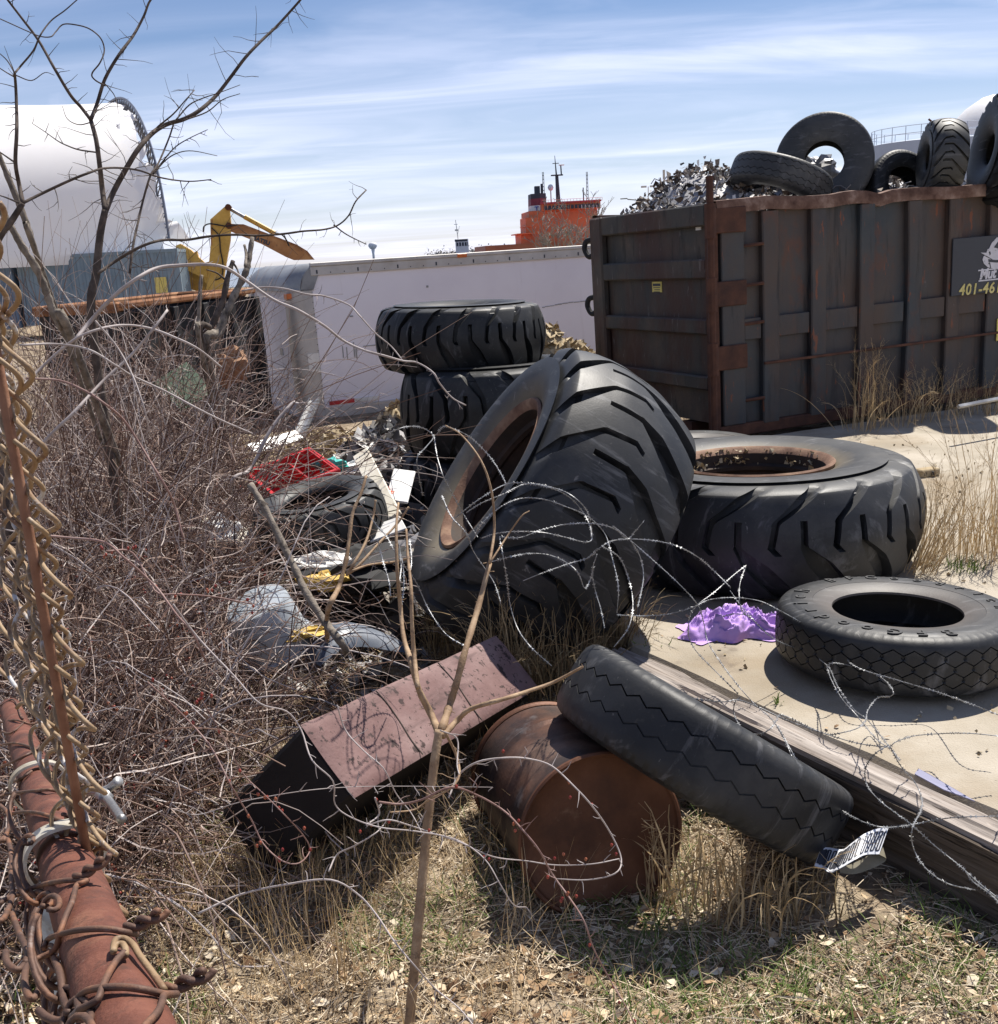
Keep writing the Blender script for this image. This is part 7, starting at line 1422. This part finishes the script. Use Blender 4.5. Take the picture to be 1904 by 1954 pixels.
# ------------------------------------------------------------------ clumps of dry grass, each a thing
GR = 'clumps of dry grass'
def clump(px_, py_, z, n, h, sp, label, m='drygrass', w=.0028, droop=.7, heads=0, lean=(0, 0), nm='grass_clump', tall=None, up=.0):
    p = onz(px_, py_, z); p[2] = float(gz(p[0], p[1])) if z < -.1 else z; r = thing(nm, p, label, 'plant', GR)
    k = n; rr = np.sqrt(TK.random(k)) * sp; a0 = TK.uniform(0, 2 * math.pi, k); root = p + np.stack([rr * np.cos(a0), rr * np.sin(a0), np.zeros(k)], -1) - np.array([0, 0, .01])
    N = 10; a = a0 + TK.normal(0, .9, k); u = np.stack([np.cos(a), np.sin(a), np.zeros(k)], -1); H = h * TK.uniform(.35, 1, (k, 1)) ; t = np.linspace(0, 1, N)[None]
    th = TK.normal(.0, .22, (k, 1)) + TK.uniform(.2, 1.0, (k, 1)) ** 2 * droop * 2.6 * t ** 2.4 + .35 * t * TK.random((k, 1))
    st = np.stack([u[:, None, 0] * np.sin(th), u[:, None, 1] * np.sin(th), np.cos(th)], -1) + np.array([lean[0], lean[1], 0]); st /= np.linalg.norm(st, axis=2, keepdims=True)
    P = root[:, None] + np.cumsum(st * (H / (N - 1))[..., None], 1) + TK.normal(0, .003, (k, N, 3)) * t[..., None]; t = t[..., None]
    P[..., 2] = np.maximum(P[..., 2], p[2] + .004); sdv = np.cross(np.gradient(P, axis=1), TK.normal(size=(k, 1, 3))); sdv /= np.linalg.norm(sdv, axis=2, keepdims=True) + 1e-9
    b = MB(); b.strips(P, sdv * (w * TK.uniform(.5, 1.3, (k, 1, 1))) * (1 - .8 * t ** 2)); b.build('blade_tuft', M[m], r)
    if heads:
        b = MB(); ii = TK.integers(0, k, heads)
        for i in ii:
            tip = P[i, -1]; b.tube([P[i, 5], P[i, 7], tip], [.0012, .0009, .0006], 3, cap=False)
            q = 16; s_ = P[i, 6][None] + (tip - P[i, 5])[None] * TK.random((q, 1)); dv = TK.normal(size=(q, 3)) * .02 + (tip - P[i, 5])[None] * .14; b.batch(s_[:, None] + dv[:, None] * np.linspace(0, 1, 3)[None, :, None], np.full((q, 3), .0007), 3)
        b.build('seed_head', M[m], r)
T = lambda *a, **k: clump(*a, **k)
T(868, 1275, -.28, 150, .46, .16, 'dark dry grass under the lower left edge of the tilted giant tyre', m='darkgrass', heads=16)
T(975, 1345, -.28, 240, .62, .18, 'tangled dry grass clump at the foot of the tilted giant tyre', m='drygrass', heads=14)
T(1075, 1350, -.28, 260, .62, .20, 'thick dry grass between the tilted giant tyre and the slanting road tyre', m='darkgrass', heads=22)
T(1165, 1300, -.28, 190, .55, .16, 'thin dry grass at the corner of slab and timber', m='darkgrass', heads=22)
T(1258, 1716, -.28, 34, .34, .08, 'curling dry grass right of the drum lid', w=.0034, droop=1.0, heads=4)
T(1350, 1735, -.28, 60, .42, .15, 'tall curling dry grass in front of the slanting tyre', w=.0034, droop=.9, heads=8)
T(1440, 1745, -.28, 70, .38, .15, 'dense curling dry grass below the low end of the slanting tyre', w=.0032, droop=.9, heads=8)
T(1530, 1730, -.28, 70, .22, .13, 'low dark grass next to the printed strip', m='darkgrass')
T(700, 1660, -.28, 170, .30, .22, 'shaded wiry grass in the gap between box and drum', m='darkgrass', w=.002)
T(560, 1745, -.28, 110, .34, .20, 'sparse upright straws in front of the dark box end', w=.002, droop=.4, heads=4)
T(420, 1700, -.28, 110, .26, .2, 'dry grass at the left corner of the box', w=.002)
T(620, 1900, -.28, 46, .46, .16, 'tall single straws at the bottom left of the sapling', w=.0018, droop=.2, heads=4)
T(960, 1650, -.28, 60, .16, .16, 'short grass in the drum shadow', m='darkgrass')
T(1650, 838, -.1, 75, .86, .22, 'tall feathery dry weeds before the dumpster side', heads=46, w=.003, droop=.5)
T(1720, 826, -.1, 80, .66, .26, 'mid-height dry weeds right of the tall feathery ones', heads=36, w=.003)
T(1790, 815, -.1, 70, .62, .26, 'dry weeds leaning over by the grey bar', heads=34, w=.003)
T(1868, 806, -.1, 110, .5, .25, 'dry weeds by the dumpster at the right edge', m='darkgrass', heads=24)
T(1340, 812, -.2, 26, .66, .08, 'thin dark weed stalks in front of the dumpster hinge', m='darkgrass', heads=12, droop=.3)
T(1300, 800, -.2, 20, .8, .07, 'two feathery stalks against the dumpster door', m='darkgrass', heads=10, droop=.3)
T(1430, 836, -.2, 14, .34, .05, 'small weed sprig before the dumpster corner post', m='darkgrass', heads=6, droop=.3)
T(1752, 1100, -.0, 90, .62, .09, 'reddish dry grass slanting away from the flat giant tyre', heads=18, lean=(.45, .1), droop=.3)
T(1830, 1075, .0, 130, .60, .22, 'broad dry grass clump at the right edge of the slab', heads=26, w=.0026)
T(1895, 1060, .0, 90, .86, .2, 'tall dry grass at the right edge of the picture', heads=30, w=.0026, droop=.4)
for (x, y, z, n, h, sp, lb) in ((1700, 830, -.1, 160, .09, .5, 'low green weeds along the slab before the dumpster'), (1242, 1262, -.1, 34, .16, .06, 'small green weed sprouting at the timber end'), (1485, 1345, .0, 9, .07, .02, 'tiny green sprig growing through the slab'), (1830, 1085, .0, 60, .10, .14, 'green leaves at the foot of the broad dry clump')):
    clump(x, y, z, n, h, sp, lb, 'greengrass', .004, .9, nm='weed_clump')
